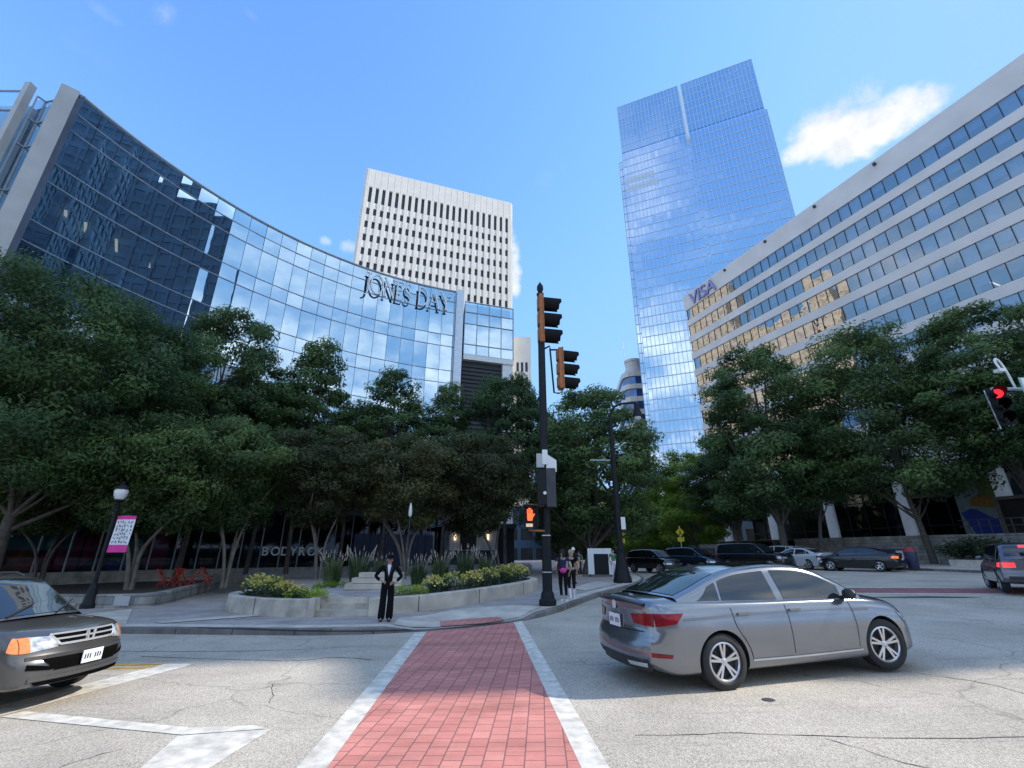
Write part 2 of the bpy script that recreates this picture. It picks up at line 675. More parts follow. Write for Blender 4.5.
L_bright = leafmat('fresh_leaf', (.07, .14, .015), (.27, .40, .05), .42)
L_lime = leafmat('lime_leaf', (.13, .21, .015), (.38, .46, .04), .3)
L_grass = leafmat('blade_leaf', (.03, .055, .02), (.12, .18, .06), .3)
L_yellow = leafmat('yellow_petal', (.42, .34, .05), (.80, .70, .22), .3)
L_hedge = leafmat('hedge_leaf', (.02, .032, .012), (.06, .085, .03))

# ------------------------------------------------------------------ sun, sky and clouds
EL = R(38.4)
SX, SY = .9987, .05
sunv = Vector((SX * math.cos(EL), SY * math.cos(EL), math.sin(EL)))
ld = bpy.data.lights.new('sun', 'SUN')
ld.energy = 5.0
ld.angle = R(.53)
ld.color = (1, .935, .845)
sun = link('sun', ld)
sun.rotation_euler = (-sunv).to_track_quat('-Z', 'Y').to_euler()
sun.location = (40, -10, 60)

w = bpy.data.worlds.new('World')
scene.world = w
w.use_nodes = True
nt = w.node_tree
L = nt.links.new
bg = nt.nodes['Background']
sky = N(nt, 'ShaderNodeTexSky')
sky.sky_type = 'NISHITA'
sky.sun_disc = False
sky.sun_elevation = EL
sky.sun_rotation = math.atan2(SX, SY)
sky.altitude = 300
sky.air_density = 1.25
sky.dust_density = .35
sky.ozone_density = 2.0
hs = N(nt, 'ShaderNodeHueSaturation', i_Saturation=1.17, i_Value=2.6, i_Hue=.5)
L(sky.outputs[0], hs.inputs['Color'])
tc = N(nt, 'ShaderNodeTexCoord')
sep = N(nt, 'ShaderNodeSeparateXYZ')
L(tc.outputs['Generated'], sep.inputs[0])


def mth(op, a, b=None, clamp=False):
    n = N(nt, 'ShaderNodeMath', operation=op, use_clamp=clamp)
    for k, x in enumerate((a, b)):
        if x is None:
            continue
        if isinstance(x, (int, float)):
            n.inputs[k].default_value = x
        else:
            L(x, n.inputs[k])
    return n.outputs[0]


# flat cloud layer: direction projected to a plane overhead
zc = mth('MAXIMUM', sep.outputs['Z'], .03)
zc = mth('ADD', zc, .12)
px_ = mth('DIVIDE', sep.outputs['X'], zc)
py_ = mth('DIVIDE', sep.outputs['Y'], zc)
cmb = N(nt, 'ShaderNodeCombineXYZ')
L(px_, cmb.inputs[0])
L(py_, cmb.inputs[1])
cn = N(nt, 'ShaderNodeTexNoise', i_Scale=1.5, i_Detail=12, i_Roughness=.56, i_Distortion=.25)
L(cmb.outputs[0], cn.inputs['Vector'])
# more cloud in the part of the sky behind the viewer, nearly none ahead
back = N(nt, 'ShaderNodeMapRange', interpolation_type='SMOOTHSTEP')
back.inputs['From Min'].default_value = .35
back.inputs['From Max'].default_value = -.25
back.inputs['To Min'].default_value = -.16
back.inputs['To Max'].default_value = .04
L(sep.outputs['Y'], back.inputs['Value'])
field = mth('ADD', cn.outputs['Fac'], back.outputs[0])
cov = N(nt, 'ShaderNodeMapRange', interpolation_type='SMOOTHSTEP')
cov.inputs['From Min'].default_value = .44
cov.inputs['From Max'].default_value = .80
L(field, cov.inputs['Value'])
# single cumulus clouds ahead
fn = N(nt, 'ShaderNodeTexNoise', i_Scale=9, i_Detail=12, i_Roughness=.62)
L(tc.outputs['Generated'], fn.inputs['Vector'])
fn2 = N(nt, 'ShaderNodeMath', operation='SUBTRACT')
L(fn.outputs['Fac'], fn2.inputs[0])
fn2.inputs[1].default_value = .5


def puff(px, py, rx, ry, amp=1.0, soft=.5, dens=1.0):
    d = at(px, py, 100) - Vector((0, 0, HC))
    d.normalize()
    right = d.cross(Vector((0, 0, 1))).normalized()
    up = right.cross(d)
    # radius in pixels -> angle
    k = 1 / (FPX / (d.dot(Vector((0, cth, sth)))))
    dots = []
    for ax, rr in ((right, rx), (up, ry)):
        vd = N(nt, 'ShaderNodeVectorMath', operation='DOT_PRODUCT')
        L(tc.outputs['Generated'], vd.inputs[0])
        vd.inputs[1].default_value = ax / (rr * k)
        dots.append(mth('POWER', mth('ABSOLUTE', vd.outputs['Value']), 2))
    r2 = mth('ADD', dots[0], dots[1])
    fr = N(nt, 'ShaderNodeVectorMath', operation='DOT_PRODUCT')
    L(tc.outputs['Generated'], fr.inputs[0])
    fr.inputs[1].default_value = d
    r2 = mth('ADD', r2, mth('MULTIPLY', mth('LESS_THAN', fr.outputs['Value'], 0), 50))
    f = mth('SUBTRACT', 1, r2)
    f = mth('ADD', f, mth('MULTIPLY', fn2.outputs[0], amp * 6))
    mr_ = N(nt, 'ShaderNodeMapRange', interpolation_type='SMOOTHSTEP')
    mr_.inputs['From Min'].default_value = 0
    mr_.inputs['From Max'].default_value = soft
    mr_.inputs['To Max'].default_value = dens
    L(f, mr_.inputs['Value'])
    return mr_.outputs[0]


tot = cov.outputs[0]
for a in ((840, 128, 48, 38, .62, 1.0, 1), (890, 114, 44, 26, .7, 1.1, 1), (812, 146, 32, 16, .8, 1.2, .9), (512, 262, 13, 34, .8, 1.0, .9),
          (350, 246, 11, 9, .8, 1.2, .5), (325, 240, 7, 6, .9, 1.2, .4), (165, 18, 15, 16, 1.3, 2.2, .35), (110, 16, 16, 8, 1.3, 2.4, .25), (250, 14, 10, 6, 1.2, 2.4, .25)):
    tot = mth('MAXIMUM', tot, puff(*a))
mixc = N(nt, 'ShaderNodeMix', data_type='RGBA')
L(tot, mixc.inputs['Factor'])
tn = N(nt, 'ShaderNodeVectorMath', operation='MULTIPLY')
L(hs.outputs['Color'], tn.inputs[0])
tn.inputs[1].default_value = (.92, .945, 1.06)
ss_ = N(nt, 'ShaderNodeSeparateXYZ')
L(tn.outputs[0], ss_.inputs[0])
mn = N(nt, 'ShaderNodeCombineXYZ')
for k_, (lim, soft) in enumerate(((2.5, 2.2), (4.6, 2.6), (7.8, 2.0))):
    sm = N(nt, 'ShaderNodeMath', operation='SMOOTH_MIN')
    L(ss_.outputs[k_], sm.inputs[0])
    sm.inputs[1].default_value = lim
    sm.inputs[2].default_value = soft
    L(sm.outputs[0], mn.inputs[k_])
L(mn.outputs[0], mixc.inputs['A'])
cs1 = N(nt, 'ShaderNodeTexNoise', i_Scale=14, i_Detail=10, i_Roughness=.6)
L(tc.outputs['Generated'], cs1.inputs['Vector'])
cs2 = N(nt, 'ShaderNodeValToRGB')
cs2.color_ramp.elements[0].position = .34
cs2.color_ramp.elements[0].color = (5.3, 5.7, 6.3, 1)
cs2.color_ramp.elements[1].position = .56
cs2.color_ramp.elements[1].color = (7.2, 7.2, 7.2, 1)
L(cs1.outputs['Fac'], cs2.inputs['Fac'])
bk2 = N(nt, 'ShaderNodeMapRange')
bk2.inputs['From Min'].default_value = .3
bk2.inputs['From Max'].default_value = -.3
bk2.inputs['To Min'].default_value = 1
bk2.inputs['To Max'].default_value = 1.9
L(sep.outputs['Y'], bk2.inputs['Value'])
cs3 = N(nt, 'ShaderNodeVectorMath', operation='SCALE')
L(cs2.outputs['Color'], cs3.inputs[0])
L(bk2.outputs[0], cs3.inputs['Scale'])
L(cs3.outputs[0], mixc.inputs['B'])
L(mixc.outputs['Result'], bg.inputs['Color'])
bg.inputs['Strength'].default_value = .15
# ------------------------------------------------------------------ ground, road, pavements
def gridmesh(x0, x1, y0, y1, st, dz):
    mb = MB()
    nx, ny = round((x1 - x0) / st), round((y1 - y0) / st)
    mb.grid([[(x0 + i * st, y0 + j * st, G(x0 + i * st, y0 + j * st) + dz) for j in range(ny + 1)] for i in range(nx + 1)])
    return mb


mb = MB()
xs = [-3000, -800, -200, -60, -25, 0, 30, 60, 200, 800, 3000]
ys = [-3000, -800, -200, -40, 14, 60, 120, 300, 900, 3000, 6000]
mb.grid([[(x, y, G(x, y) - .06) for y in ys] for x in xs])
struct('ground', mb, M_ground)
struct('road', sheet([(-60, -30), (60, -30), (60, 110), (-60, 110)], 0, step=None), M_asph)

KERB = [(-60, 20.5), (-30, 15.6), (-16, 13.9), (-9.77, 12.95), (-6.5, 12.3), (-4.15, 11.95), (-2.3, 12.15), (-.9, 12.75), (.35, 13.75), (1.3, 15.1), (2.2, 17.0), (3.39, 19.5), (4.8, 22.0), (6.2, 24.6), (7.6, 29), (8.4, 38), (8.3, 52), (6, 80)]
KR = [Vector(p).to_3d() for p in KERB]
KR = cr([(p[0], p[1], 0) for p in KERB], 5)
RAMP = Vector((-.95, 12.9, 0))


def plz(x, y):
    d = math.hypot(x - RAMP.x, y - RAMP.y)
    t = max(0, min(1, (d - 1.35) / 1.0))
    return G(x, y) + .018 + .117 * t * t * (3 - 2 * t)


inner = []
for i, p in enumerate(KR):
    d = (KR[min(i + 1, len(KR) - 1)] - KR[max(i - 1, 0)]).normalized()
    inner.append(p + Vector((-d.y, d.x, 0)) * .17)
poly = [(p.x, p.y) for p in inner] + [(6, 95), (-60, 95)]
struct('plaza_pavement', sheet(poly, 0, plz, step=1.0, extra=[((x_ * .5 + .25, 0, 0), (1, 0, 0)) for x_ in range(-8, 4)] + [((x_ + .5, 0, 0), (1, 0, 0)) for x_ in range(-4, 2)] + [((0, y_ * .25, 0), (0, 1, 0)) for y_ in range(48, 66)]), M_pave)
mb = MB()
mb.grid([[(p.x, p.y, G(p.x, p.y) - .05), (p.x, p.y, plz(p.x, p.y) - .012), (p.x + (q.x - p.x) * .12, p.y + (q.y - p.y) * .12, plz(p.x, p.y) + .003), (q.x, q.y, plz(q.x, q.y) + .004)] for p, q in zip(KR, inner)], flip=True)
struct('kerb', mb, M_kerb, smooth=40)
# concrete bands and the ramp pad behind the kerb
band2 = []
for i, p in enumerate(KR):
    d = (KR[min(i + 1, len(KR) - 1)] - KR[max(i - 1, 0)]).normalized()
    band2.append(p + Vector((-d.y, d.x, 0)) * .62)
mb = MB()
mb.grid([[(p.x, p.y, plz(p.x, p.y) + .006), (q.x, q.y, plz(q.x, q.y) + .006)] for p, q in zip(inner, band2)], flip=True)
struct('pavement_edge_band', mb, M_conc)
struct('pavement_ramp', sheet([(-2.9, 12.6), (-1.9, 12.55), (-.8, 13.1), (.4, 14.2), (.9, 15.3), (.2, 16.0), (-1.6, 15.2), (-3.0, 13.6)], .022, plz, step=.5), M_conc)
struct('ramp_brick_pad', sheet([(-1.75, 12.62), (-.75, 13.0), (-.2, 13.5), (-.35, 14.3), (-1.9, 13.6)], .03, plz, step=.5), M_brick)
struct('paving_band', sheet([(-9.2, 13.6), (-6.6, 15.1), (-6.9, 15.5), (-9.7, 13.9)], .014, plz, step=.5), M_conc)
struct('paving_band', sheet([(-13.9, 14.8), (-10.2, 13.6), (-13.4, 18.0), (-13.0, 17.5)], .014, plz, step=.5), M_conc)
struct('paving_pad', sheet([(3.0, 20.6), (4.2, 22.4), (5.8, 25.6), (4.2, 25.8), (2.6, 21.8)], .014, plz, step=.5), M_conc)

# crosswalk in front of the viewer, at a slight skew
ax = Vector((-.0597, 1, 0)).normalized()


def cwx(y, off):
    return -.0597 * y + off


def ykerb(x):
    return 12.55 + .35 * (x + 1.9) if x < -.9 else 12.95 + .62 * (x + .9)


o0, o1, o2, o3 = -1.535, -1.275, .845, 1.075
struct('crosswalk', sheet([(cwx(1, o1), 1), (cwx(1, o2), 1), (cwx(13.1, o2), 13.55), (cwx(12.6, o1) + .9, 12.75), (cwx(12.2, o1), 12.2)], .003), M_brick)
struct('crosswalk_line', sheet([(cwx(1, o0), 1), (cwx(1, o1), 1), (cwx(12.1, o1), 12.1), (cwx(12.02, o0), 12.02)], .0045), M_white_paint)
struct('crosswalk_line', sheet([(cwx(1, o2), 1), (cwx(1, o3), 1), (cwx(13.7, o3), 13.7), (cwx(13.45, o2), 13.45)], .0045), M_white_paint)
# the farther crosswalk across the street on the right
u = Vector((.95, -.31, 0)).normalized()
n = Vector((.31, .95, 0)).normalized()
o = Vector((5.2, 22.6, 0))


def strip(a, b, c, d):
    return [tuple((o + u * p + n * q).xy) for p, q in ((a, c), (b, c), (b, d), (a, d))]


M_brick2 = brickmat('far_red_brick', (.34, .12, .11), (.40, .16, .15), (.16, .08, .08), .30, .178, rot=R(70), ms=.008)
struct('crosswalk', sheet(strip(0, 24, -1.15, 1.15), .004), M_brick2)
struct('crosswalk_line', sheet(strip(0, 24, -1.45, -1.15), .006), M_white_paint)
struct('crosswalk_line', sheet(strip(0, 24, 1.15, 1.4), .006), M_white_paint)
# stop bar, arrow-like gore and yellow centre lines on the left
struct('stop_line', sheet([(-6.75, 5.3), (-6.2, 5.3), (-5.45, 9.1), (-6.0, 9.17)], .0045), M_white_paint)
struct('lane_edge_line', sheet([(-5.95, 6.36), (-3.35, 5.62), (-2.55, 5.74), (-2.75, 5.86), (-3.4, 5.83), (-5.86, 6.56)], .0065), M_white_paint)
struct('lane_edge_line', sheet([(-3.38, 5.6), (-2.5, 5.74), (-2.62, 4.2), (-2.5, 2.4), (-3.0, 2.4), (-3.12, 4.6)], .0045), M_white_paint)
for k in (0, .28):
    struct('centre_line', sheet([(-40, 9.0 + k), (-6.0, 8.82 + k), (-6.0, 8.96 + k), (-40, 9.14 + k)], .005), M_yellow_paint)


def crack(pts, w):
    P = cr([(a, b, 0) for a, b in pts], 6)
    mb = MB()
    rows = []
    for i, p in enumerate(P):
        d = (P[min(i + 1, len(P) - 1)] - P[max(i - 1, 0)]).normalized()
        q = Vector((-d.y, d.x, 0)) * w * rnd.uniform(.4, 1.2)
        j = Vector((rnd.uniform(-1, 1), rnd.uniform(-1, 1), 0)) * .02
        rows.append([(p.x + j.x - q.x, p.y + j.y - q.y, G(p.x, p.y) + .0035), (p.x + j.x + q.x, p.y + j.y + q.y, G(p.x, p.y) + .0035)])
    mb.grid(rows)
    return mb


ck = MB()
for pts, wd in (([(1.2, 5.32), (2.2, 5.3), (3.6, 5.1), (5.5, 5.0), (8, 4.9)], .008), ([(5.5, 7.6), (6.0, 6.8), (6.1, 6.0), (6.9, 5.4)], .009),
                ([(2.9, 5.15), (3.2, 4.6), (3.5, 4.3)], .006), ([(-7, 9.9), (-4, 9.2), (-3.2, 9.4), (-2.4, 9.1)], .012), ([(-3.4, 7.6), (-3.1, 7.0), (-3.0, 6.7)], .004),
                ([(-9, 10.6), (-5, 10.2), (-2.6, 10.5)], .01), ([(1.2, 9.3), (2.2, 9.4), (3.5, 10.5)], .008), ([(-3.7, 5.3), (-3.9, 4.9), (-3.6, 4.6)], .006)):
    extend(ck, crack(pts, wd))
struct('road_crack', ck, M_darkasph)
mb = MB()
mb.lathe([(.075, 0), (.07, .006)], 18, c=(3.0, 6.33, G(3.0, 6.33)))
single('valve_cover', mb, M_dkgrey, 'small dark iron valve cover in the sunlit asphalt below the silver sedan', 'cover')
mb = MB()
struct('tar_patch', sheet([(11.4, 17.4), (14.8, 16.6), (15.6, 16.7), (14.2, 17.3)], .0055), M_darkasph)  # long thin dark patch on the asphalt near the far crosswalk

# right-hand pavement, planting bed and terrace in front of the banded building
KERB2 = [(33, 5), (30.2, 12), (27.6, 22), (26.0, 30), (23.7, 40), (20.3, 55), (15.5, 80)]
K2 = cr([(p[0], p[1], 0) for p in KERB2], 5)


def off2(d):
    res = []
    for i, p in enumerate(K2):
        t = (K2[min(i + 1, len(K2) - 1)] - K2[max(i - 1, 0)]).normalized()
        res.append(p + Vector((t.y, -t.x, 0)) * d)
    return res


def pz2(x, y):
    return G(x, y) + .14


i2 = off2(.17)
struct('pavement', sheet([(p.x, p.y) for p in i2] + [(60, 90), (70, 5)], 0, pz2, step=2.0), M_conc)
mb = MB()
mb.grid([[(p.x, p.y, G(p.x, p.y) - .05), (p.x, p.y, pz2(p.x, p.y) - .012), (q.x, q.y, pz2(q.x, q.y) + .004)] for p, q in zip(K2, i2)])
struct('kerb', mb, M_kerb, smooth=40)


def wallstrip(name, d0, d1, h0, h1, mats, label, cat, i0=0, i1=None, group=None):
    a, b = off2(d0)[i0:i1], off2(d1)[i0:i1]
    mb = MB()
    rows = []
    for p, q in zip(a, b):
        rows.append([(p.x, p.y, pz2(p.x, p.y) + h0), (p.x, p.y, pz2(p.x, p.y) + h1), (q.x, q.y, pz2(q.x, q.y) + h1), (q.x, q.y, pz2(q.x, q.y) + h0)])
    mb.grid(rows, flip=True)
    mb.face(rows[0])
    mb.face(rows[-1][::-1])
    return single(name, mb, mats, label, cat, group)


wallstrip('kerb_wall', 3.3, 3.65, -.1, .42, M_conc, 'low pale concrete wall edging the hedge bed behind the right pavement', 'wall', 2, 17)
mb = MB()
a, b = off2(3.65), off2(7.2)
mb.grid([[(p.x, p.y, pz2(p.x, p.y) + .38), (q.x, q.y, pz2(q.x, q.y) + .75)] for p, q in zip(a[2:17], b[2:17])], flip=True)
struct('planting_bed_ground', mb, M_soil)
wallstrip('retaining_wall', 7.2, 7.65, 0, 2.05, M_stone, 'long grey stone retaining wall below the terrace of the banded office building', 'wall', 0, 24)
mb = MB()
a, b = off2(7.65), off2(40)
mb.grid([[(p.x, p.y, pz2(p.x, p.y) + 2.03), (q.x, q.y, pz2(p.x, p.y) + 2.3)] for p, q in zip(a, b)], flip=True)
struct('terrace_ground', mb, M_conc)

# ------------------------------------------------------------------ left plaza: planters, steps, seat walls
PZ = lambda x, y: plz(x, y)


def curvewall(name, pts, thick, h, mats, label, cat, zoff=0, n=5, cap=.05, panels=None, h_from=None):
    P = cr([(a, b, 0) for a, b in pts], n)
    mb = MB()
    rows = []
    for i, p in enumerate(P):
        d = (P[min(i + 1, len(P) - 1)] - P[max(i - 1, 0)]).normalized()
        q = p + Vector((-d.y, d.x, 0)) * thick
        z = plz(p.x, p.y) - .02 if h_from is None else h_from
        t = (plz(p.x, p.y) + h) if h_from is None else h_from + h
        e = (q - p).normalized() * .025
        rows.append([(p.x, p.y, z), (p.x, p.y, t - .025), (p.x + e.x, p.y + e.y, t), (q.x - e.x, q.y - e.y, t), (q.x, q.y, t - .025), (q.x, q.y, z)])
    mb.grid(rows, flip=True)
    mb.face(rows[0])
    mb.face(rows[-1][::-1])
    o = single(name, mb, mats, label, cat, smooth=35)
    if panels:
        jb = MB()
        for k in range(panels, len(P) - 1, panels):
            p = P[k]
            d = (P[k + 1] - P[k - 1]).normalized()
            nn = Vector((-d.y, d.x, 0))
            z0, t = rows[k][0][2], rows[k][2][2]
            a = p - nn * .004
            jb.bar((a.x, a.y, z0), (a.x, a.y, t - .02), .02, .012, up=tuple(nn))
        j = link('joint', jb.mesh('joint', M_dkgrey), o)
    return o


# front left planter (round nose), its bed
PL = [(-9.2, 19.2), (-9.75, 18.2), (-9.55, 17.0), (-8.75, 15.9), (-7.6, 15.0), (-6.5, 14.45), (-5.55, 14.2)]
curvewall('planter_wall', PL, .3, .46, M_conc2, 'curved stained concrete planter wall left of the steps, holding yellow flowers', 'planter', panels=10)
mb = sheet([(p.x, p.y) for p in cr([(a, b, 0) for a, b in PL], 4)] + [(-5.5, 16.4), (-7.4, 18.4)], .40, plz, step=1)
struct('planter_soil', mb, M_soil)
# right planter
PRW = [(-4.0, 14.3), (-3.3, 14.6), (-2.35, 15.3), (-1.3, 16.6), (-.3, 18.2), (.6, 20.0), (1.1, 21.6), (.9, 23.2), (.1, 24.4)]
curvewall('planter_wall', PRW, .32, .44, M_conc, 'long pale concrete planter wall right of the steps, curving behind the suited man', 'planter', panels=8)
mb = sheet([(p.x, p.y) for p in cr([(a, b, 0) for a, b in PRW], 4)] + [(-2.6, 24.0), (-4.0, 20)], .38, plz, step=1)
struct('planter_soil', mb, M_soil)
# steps up between the planters
st = thing('plaza_steps', 'three worn concrete steps between the two flower planters', 'steps', (-4.8, 14.4, plz(-4.8, 14.4)))
for k in range(3):
    mb = MB()
    mb.box(-.70, .80, -.1 + .33 * k, .9 + .33 * k, -.03 if k == 0 else .15 * k - .02, .15 * (k + 1) - .003 * k)
    mb2 = MB()
    part('step', mb, M_conc2, st)
for sx, ww in ((-.87, .16), (.81, .28)):
    mb = MB()
    mb.box(sx, sx + ww, -.22, 1.5, -.03, .47 if sx < 0 else .45)
    part('cheek_wall', mb, M_conc, st)
# raised plaza floor behind
RP = [(-5.5, 15.0), (-4.05, 15.0), (-3.6, 16.2), (-2.7, 18.6), (-1.6, 21), (-.4, 24.6), (.9, 30), (1.5, 37.5), (1.6, 46), (-6, 45), (-12, 42.5), (-17.2, 39), (-20.5, 35), (-15.5, 29), (-12.5, 23.5), (-8.2, 19.0)]
mb = sheet(RP, .44, plz, step=1)
struct('upper_plaza_floor', mb, M_pave)
mb = MB()
rr = RP + RP[:1]
mb.grid([[(p[0], p[1], plz(*p) - .05), (p[0], p[1], plz(*p) + .44)] for p in rr], flip=True)
struct('upper_plaza_edge', mb, M_conc2)
# stacked stone blocks
sb = thing('stone_bench', 'rough pale stone slabs stacked as a bench above the steps behind the suited man', 'bench', (-4.9, 17.9, plz(-4.9, 17.9) + .44), R(8))
for k, (w_, d_, z0, z1, dx) in enumerate(((1.9, .9, 0, .2, 0), (1.7, .8, .2, .38, .1), (1.5, .75, .38, .55, .22))):
    mb = MB()
    mb.box(-w_ / 2 + dx, w_ / 2 + dx, -d_ / 2, d_ / 2, z0 + .003, z1 - .012)
    part('stone_slab', mb, M_conc, sb)
# seat wall and bed at the left, by the street lamp
SW = [(-26, 22.5), (-20, 19.4), (-16.2, 18.3), (-13.6, 17.9), (-12.9, 18.5), (-13.2, 19.8), (-14.0, 22.0), (-14.9, 25.0), (-16.3, 28.5)]
curvewall('seat_wall', SW, .35, .44, M_stone, 'low rough stone seat wall around the tree bed at the left of the plaza', 'wall', n=6)
mb = sheet([(p.x, p.y) for p in cr([(a, b, 0) for a, b in SW], 4)] + [(-22, 28), (-27, 25)], .36, plz, step=1)
struct('tree_bed_soil', mb, M_soil)
tb = MB()
tb.box(-.28, .28, -.02, .012, .05, .36)
o = single('wall_plaque', tb, M_pier, 'pale square plaque set into the end of the low stone seat wall', 'plaque')
o.location = (-13.75, 17.87, plz(-13.7, 17.9) + .02)
o.rotation_euler = (0, 0, R(-4))


# ------------------------------------------------------------------ small planting
def leafcloud(mb, tones, c, rad, n, size, flat=1.0, rng=rnd, up=.35, tone=(0, 1)):
    c = Vector(c)
    for _ in range(n):
        d = Vector((rng.gauss(0, 1), rng.gauss(0, 1), rng.gauss(0, 1))).normalized()
        r_ = rng.uniform(.55, 1) ** .5
        p = c + Vector((d.x * rad[0] * r_, d.y * rad[1] * r_, d.z * rad[2] * r_ * flat))
        nrm = (d + Vector((rng.uniform(-1, 1), rng.uniform(-1, 1), rng.uniform(-1, 1) + up)) * .8).normalized()
        x = nrm.orthogonal().normalized()
        a = rng.uniform(0, 6.28)
        x = (Matrix.Rotation(a, 3, nrm) @ x)
        y = nrm.cross(x)
        s = size * rng.uniform(.6, 1.25)
        mb.face([p - x * s, p + y * s * .45 - nrm * s * .12, p + x * s, p - y * s * .45 - nrm * s * .12])
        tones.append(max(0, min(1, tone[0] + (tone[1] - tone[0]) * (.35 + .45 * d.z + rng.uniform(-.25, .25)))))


def tonemesh(name, mb, tones, mats):
    me = mb.mesh(name, mats)
    at_ = me.attributes.new('tone', 'FLOAT', 'FACE')
    at_.data.foreach_set('value', tones)
    return me


def blades(n, h, spread, rng, w=.012, lean=.5):
    mb, tn = MB(), []
    for _ in range(n):
        a = rng.uniform(0, 6.28)
        r_ = spread * rng.random() * .35
        b = Vector((math.cos(a) * r_, math.sin(a) * r_, 0))
        hh = h * rng.uniform(.55, 1.05)
        l = lean * rng.random()
        side = Vector((-math.sin(a + .4), math.cos(a + .4), 0)) * w
        p1 = b + Vector((math.cos(a) * l * spread * .4, math.sin(a) * l * spread * .4, hh * .6))
        p2 = b + Vector((math.cos(a) * l * spread * 1.1, math.sin(a) * l * spread * 1.1, hh))
        mb.face([b - side, b + side, p1 + side * .8, p1 - side * .8])
        mb.face([p1 - side * .8, p1 + side * .8, p2])
        t = rng.uniform(.1, 1)
        tn += [t, t]
    return mb, tn


PG = 'plants in the plaza planters'
mb, tn = blades(420, 1.05, .8, rnd, .014)
gm = tonemesh('blades', mb, tn, L_grass)
pm = MB()
ptn = []
for k in range(22):
    a = rnd.uniform(0, 6.28)
    b = Vector((math.cos(a) * .5, math.sin(a) * .5, rnd.uniform(.95, 1.25)))
    pm.tube([b * .35, b * .8 + Vector((0, 0, .15)), b], [.004, .004, .002], 4, cap=False)
    pm.tube([b, b + Vector((math.cos(a) * .05, math.sin(a) * .05, .16))], [.02, .004], 5)
gp = pm.mesh('plume', mat('grass_plume', (.4, .34, .27), .9, var=.2))
grasses = []


def grass(x, y, s, label, z=.42):
    t = thing('ornamental_grass', label, 'grass plant', (x, y, plz(x, y) + z), rnd.uniform(0, 6), 'ornamental grasses on the plaza')
    t.scale = (s, s, s)
    link('blades', gm, t)
    link('plume', gp, t)


for x, y, s, lb in ((-7.2, 19.9, 1.0, 'tall plumed grass clump farthest left, above the left planter'), (-6.3, 20.5, 1.12, 'tall plumed grass clump just left of the stone slab bench'),
                    (-5.6, 21.2, .9, 'grass clump behind the stone slab bench, left of the suited man'), (-3.6, 19.2, .85, 'grey green grass clump just right of the suited man'),
                    (-2.9, 20.2, .95, 'bushy grass clump in the middle of the right planter back row'), (-2.0, 21.4, 1.1, 'largest grass clump at the back of the right planter'),
                    (-1.2, 22.6, .9, 'grass clump at the right end of the planter back row')):
    grass(x, y, s, lb)


def flower_shrub(name, n_leaf, n_fl, rad, seed):
    rg = random.Random(seed)
    mb, tn = MB(), []
    for k in range(9):
        a = rg.uniform(0, 6.28)
        leafcloud(mb, tn, (math.cos(a) * rad * .5, math.sin(a) * rad * .5, rad * rg.uniform(.3, .65)), (rad * .5,) * 3, n_leaf // 9, .045, rng=rg)
    fb, ft = MB(), []
    for k in range(n_fl):
        a, r_ = rg.uniform(0, 6.28), rad * math.sqrt(rg.random()) * .95
        p = Vector((math.cos(a) * r_, math.sin(a) * r_, rad * (1.12 - .55 * (r_ / rad) ** 2) + rg.uniform(-.06, .08)))
        for q in range(3):
            nrm = Vector((rg.uniform(-1, 1), rg.uniform(-1, .3), rg.uniform(.2, 1))).normalized()
            x = nrm.orthogonal().normalized() * .032
            y = nrm.cross(x)
            c = p + Vector((rg.uniform(-1, 1), rg.uniform(-1, 1), rg.uniform(-1, 1))) * .025
            fb.face([c - x, c - y, c + x, c + y])
            ft.append(rg.random())
    return tonemesh('leaves', mb, tn, L_grass), tonemesh('blossom', fb, ft, L_yellow)


FS = [flower_shrub('a', 500, 90, .42, 3), flower_shrub('b', 520, 70, .46, 5)]


def fshrub(x, y, s, label, k, z=.40):
    t = thing('flowering_shrub', label, 'flowers', (x, y, plz(x, y) + z), rnd.uniform(0, 6), 'yellow flowering shrubs in the planters')
    t.scale = (s, s, s)
    link('leaves', FS[k][0], t)
    link('blossom', FS[k][1], t)


for i, (x, y, s, lb) in enumerate(((-8.55, 16.9, 1.25, 'pale yellow flowering shrub at the left nose of the left planter'), (-7.75, 16.1, 1.1, 'yellow flowering shrub second from the left in the left planter'),
                                   (-7.0, 15.55, .95, 'yellow flowering shrub in the middle of the left planter'), (-6.45, 15.2, .7, 'small yellow flowering shrub beside the lime mound of the left planter'),
                                   (-2.55, 16.2, 1.0, 'yellow flowering shrub nearest the suited man in the right planter'), (-2.0, 16.9, 1.05, 'orange tinged flowering shrub second in the right planter row'),
                                   (-1.45, 17.8, 1.1, 'yellow flowering shrub third along the right planter wall'), (-.95, 18.7, 1.15, 'yellow flowering shrub in the middle of the right planter'),
                                   (-.45, 19.7, 1.25, 'full yellow flowering shrub past the middle of the right planter'), (.0, 20.9, 1.25, 'big yellow flowering shrub two from the right planter end'),
                                   (.3, 22.1, 1.2, 'yellow flowering shrub at the far right end of the planter'))):
    fshrub(x, y, s, lb, i % 2)


def mound(x, y, rx, ry, h, label, rz=0):
    rg = random.Random(int(x * 100))
    mb, tn = MB(), []
    for k in range(26):
        a, q = rg.uniform(0, 6.28), math.sqrt(rg.random())
        leafcloud(mb, tn, (math.cos(a) * rx * q, math.sin(a) * ry * q, h * (.75 - .4 * q * q)), (.16, .16, .12), 46, .03, rng=rg)
    o = tag(link('lime_mound', tonemesh('lime_mound', mb, tn, L_lime)), label, 'ground cover plant', 'lime green mounds in the planters')
    o.location = (x, y, plz(x, y) + .38)
    o.rotation_euler = (0, 0, rz)


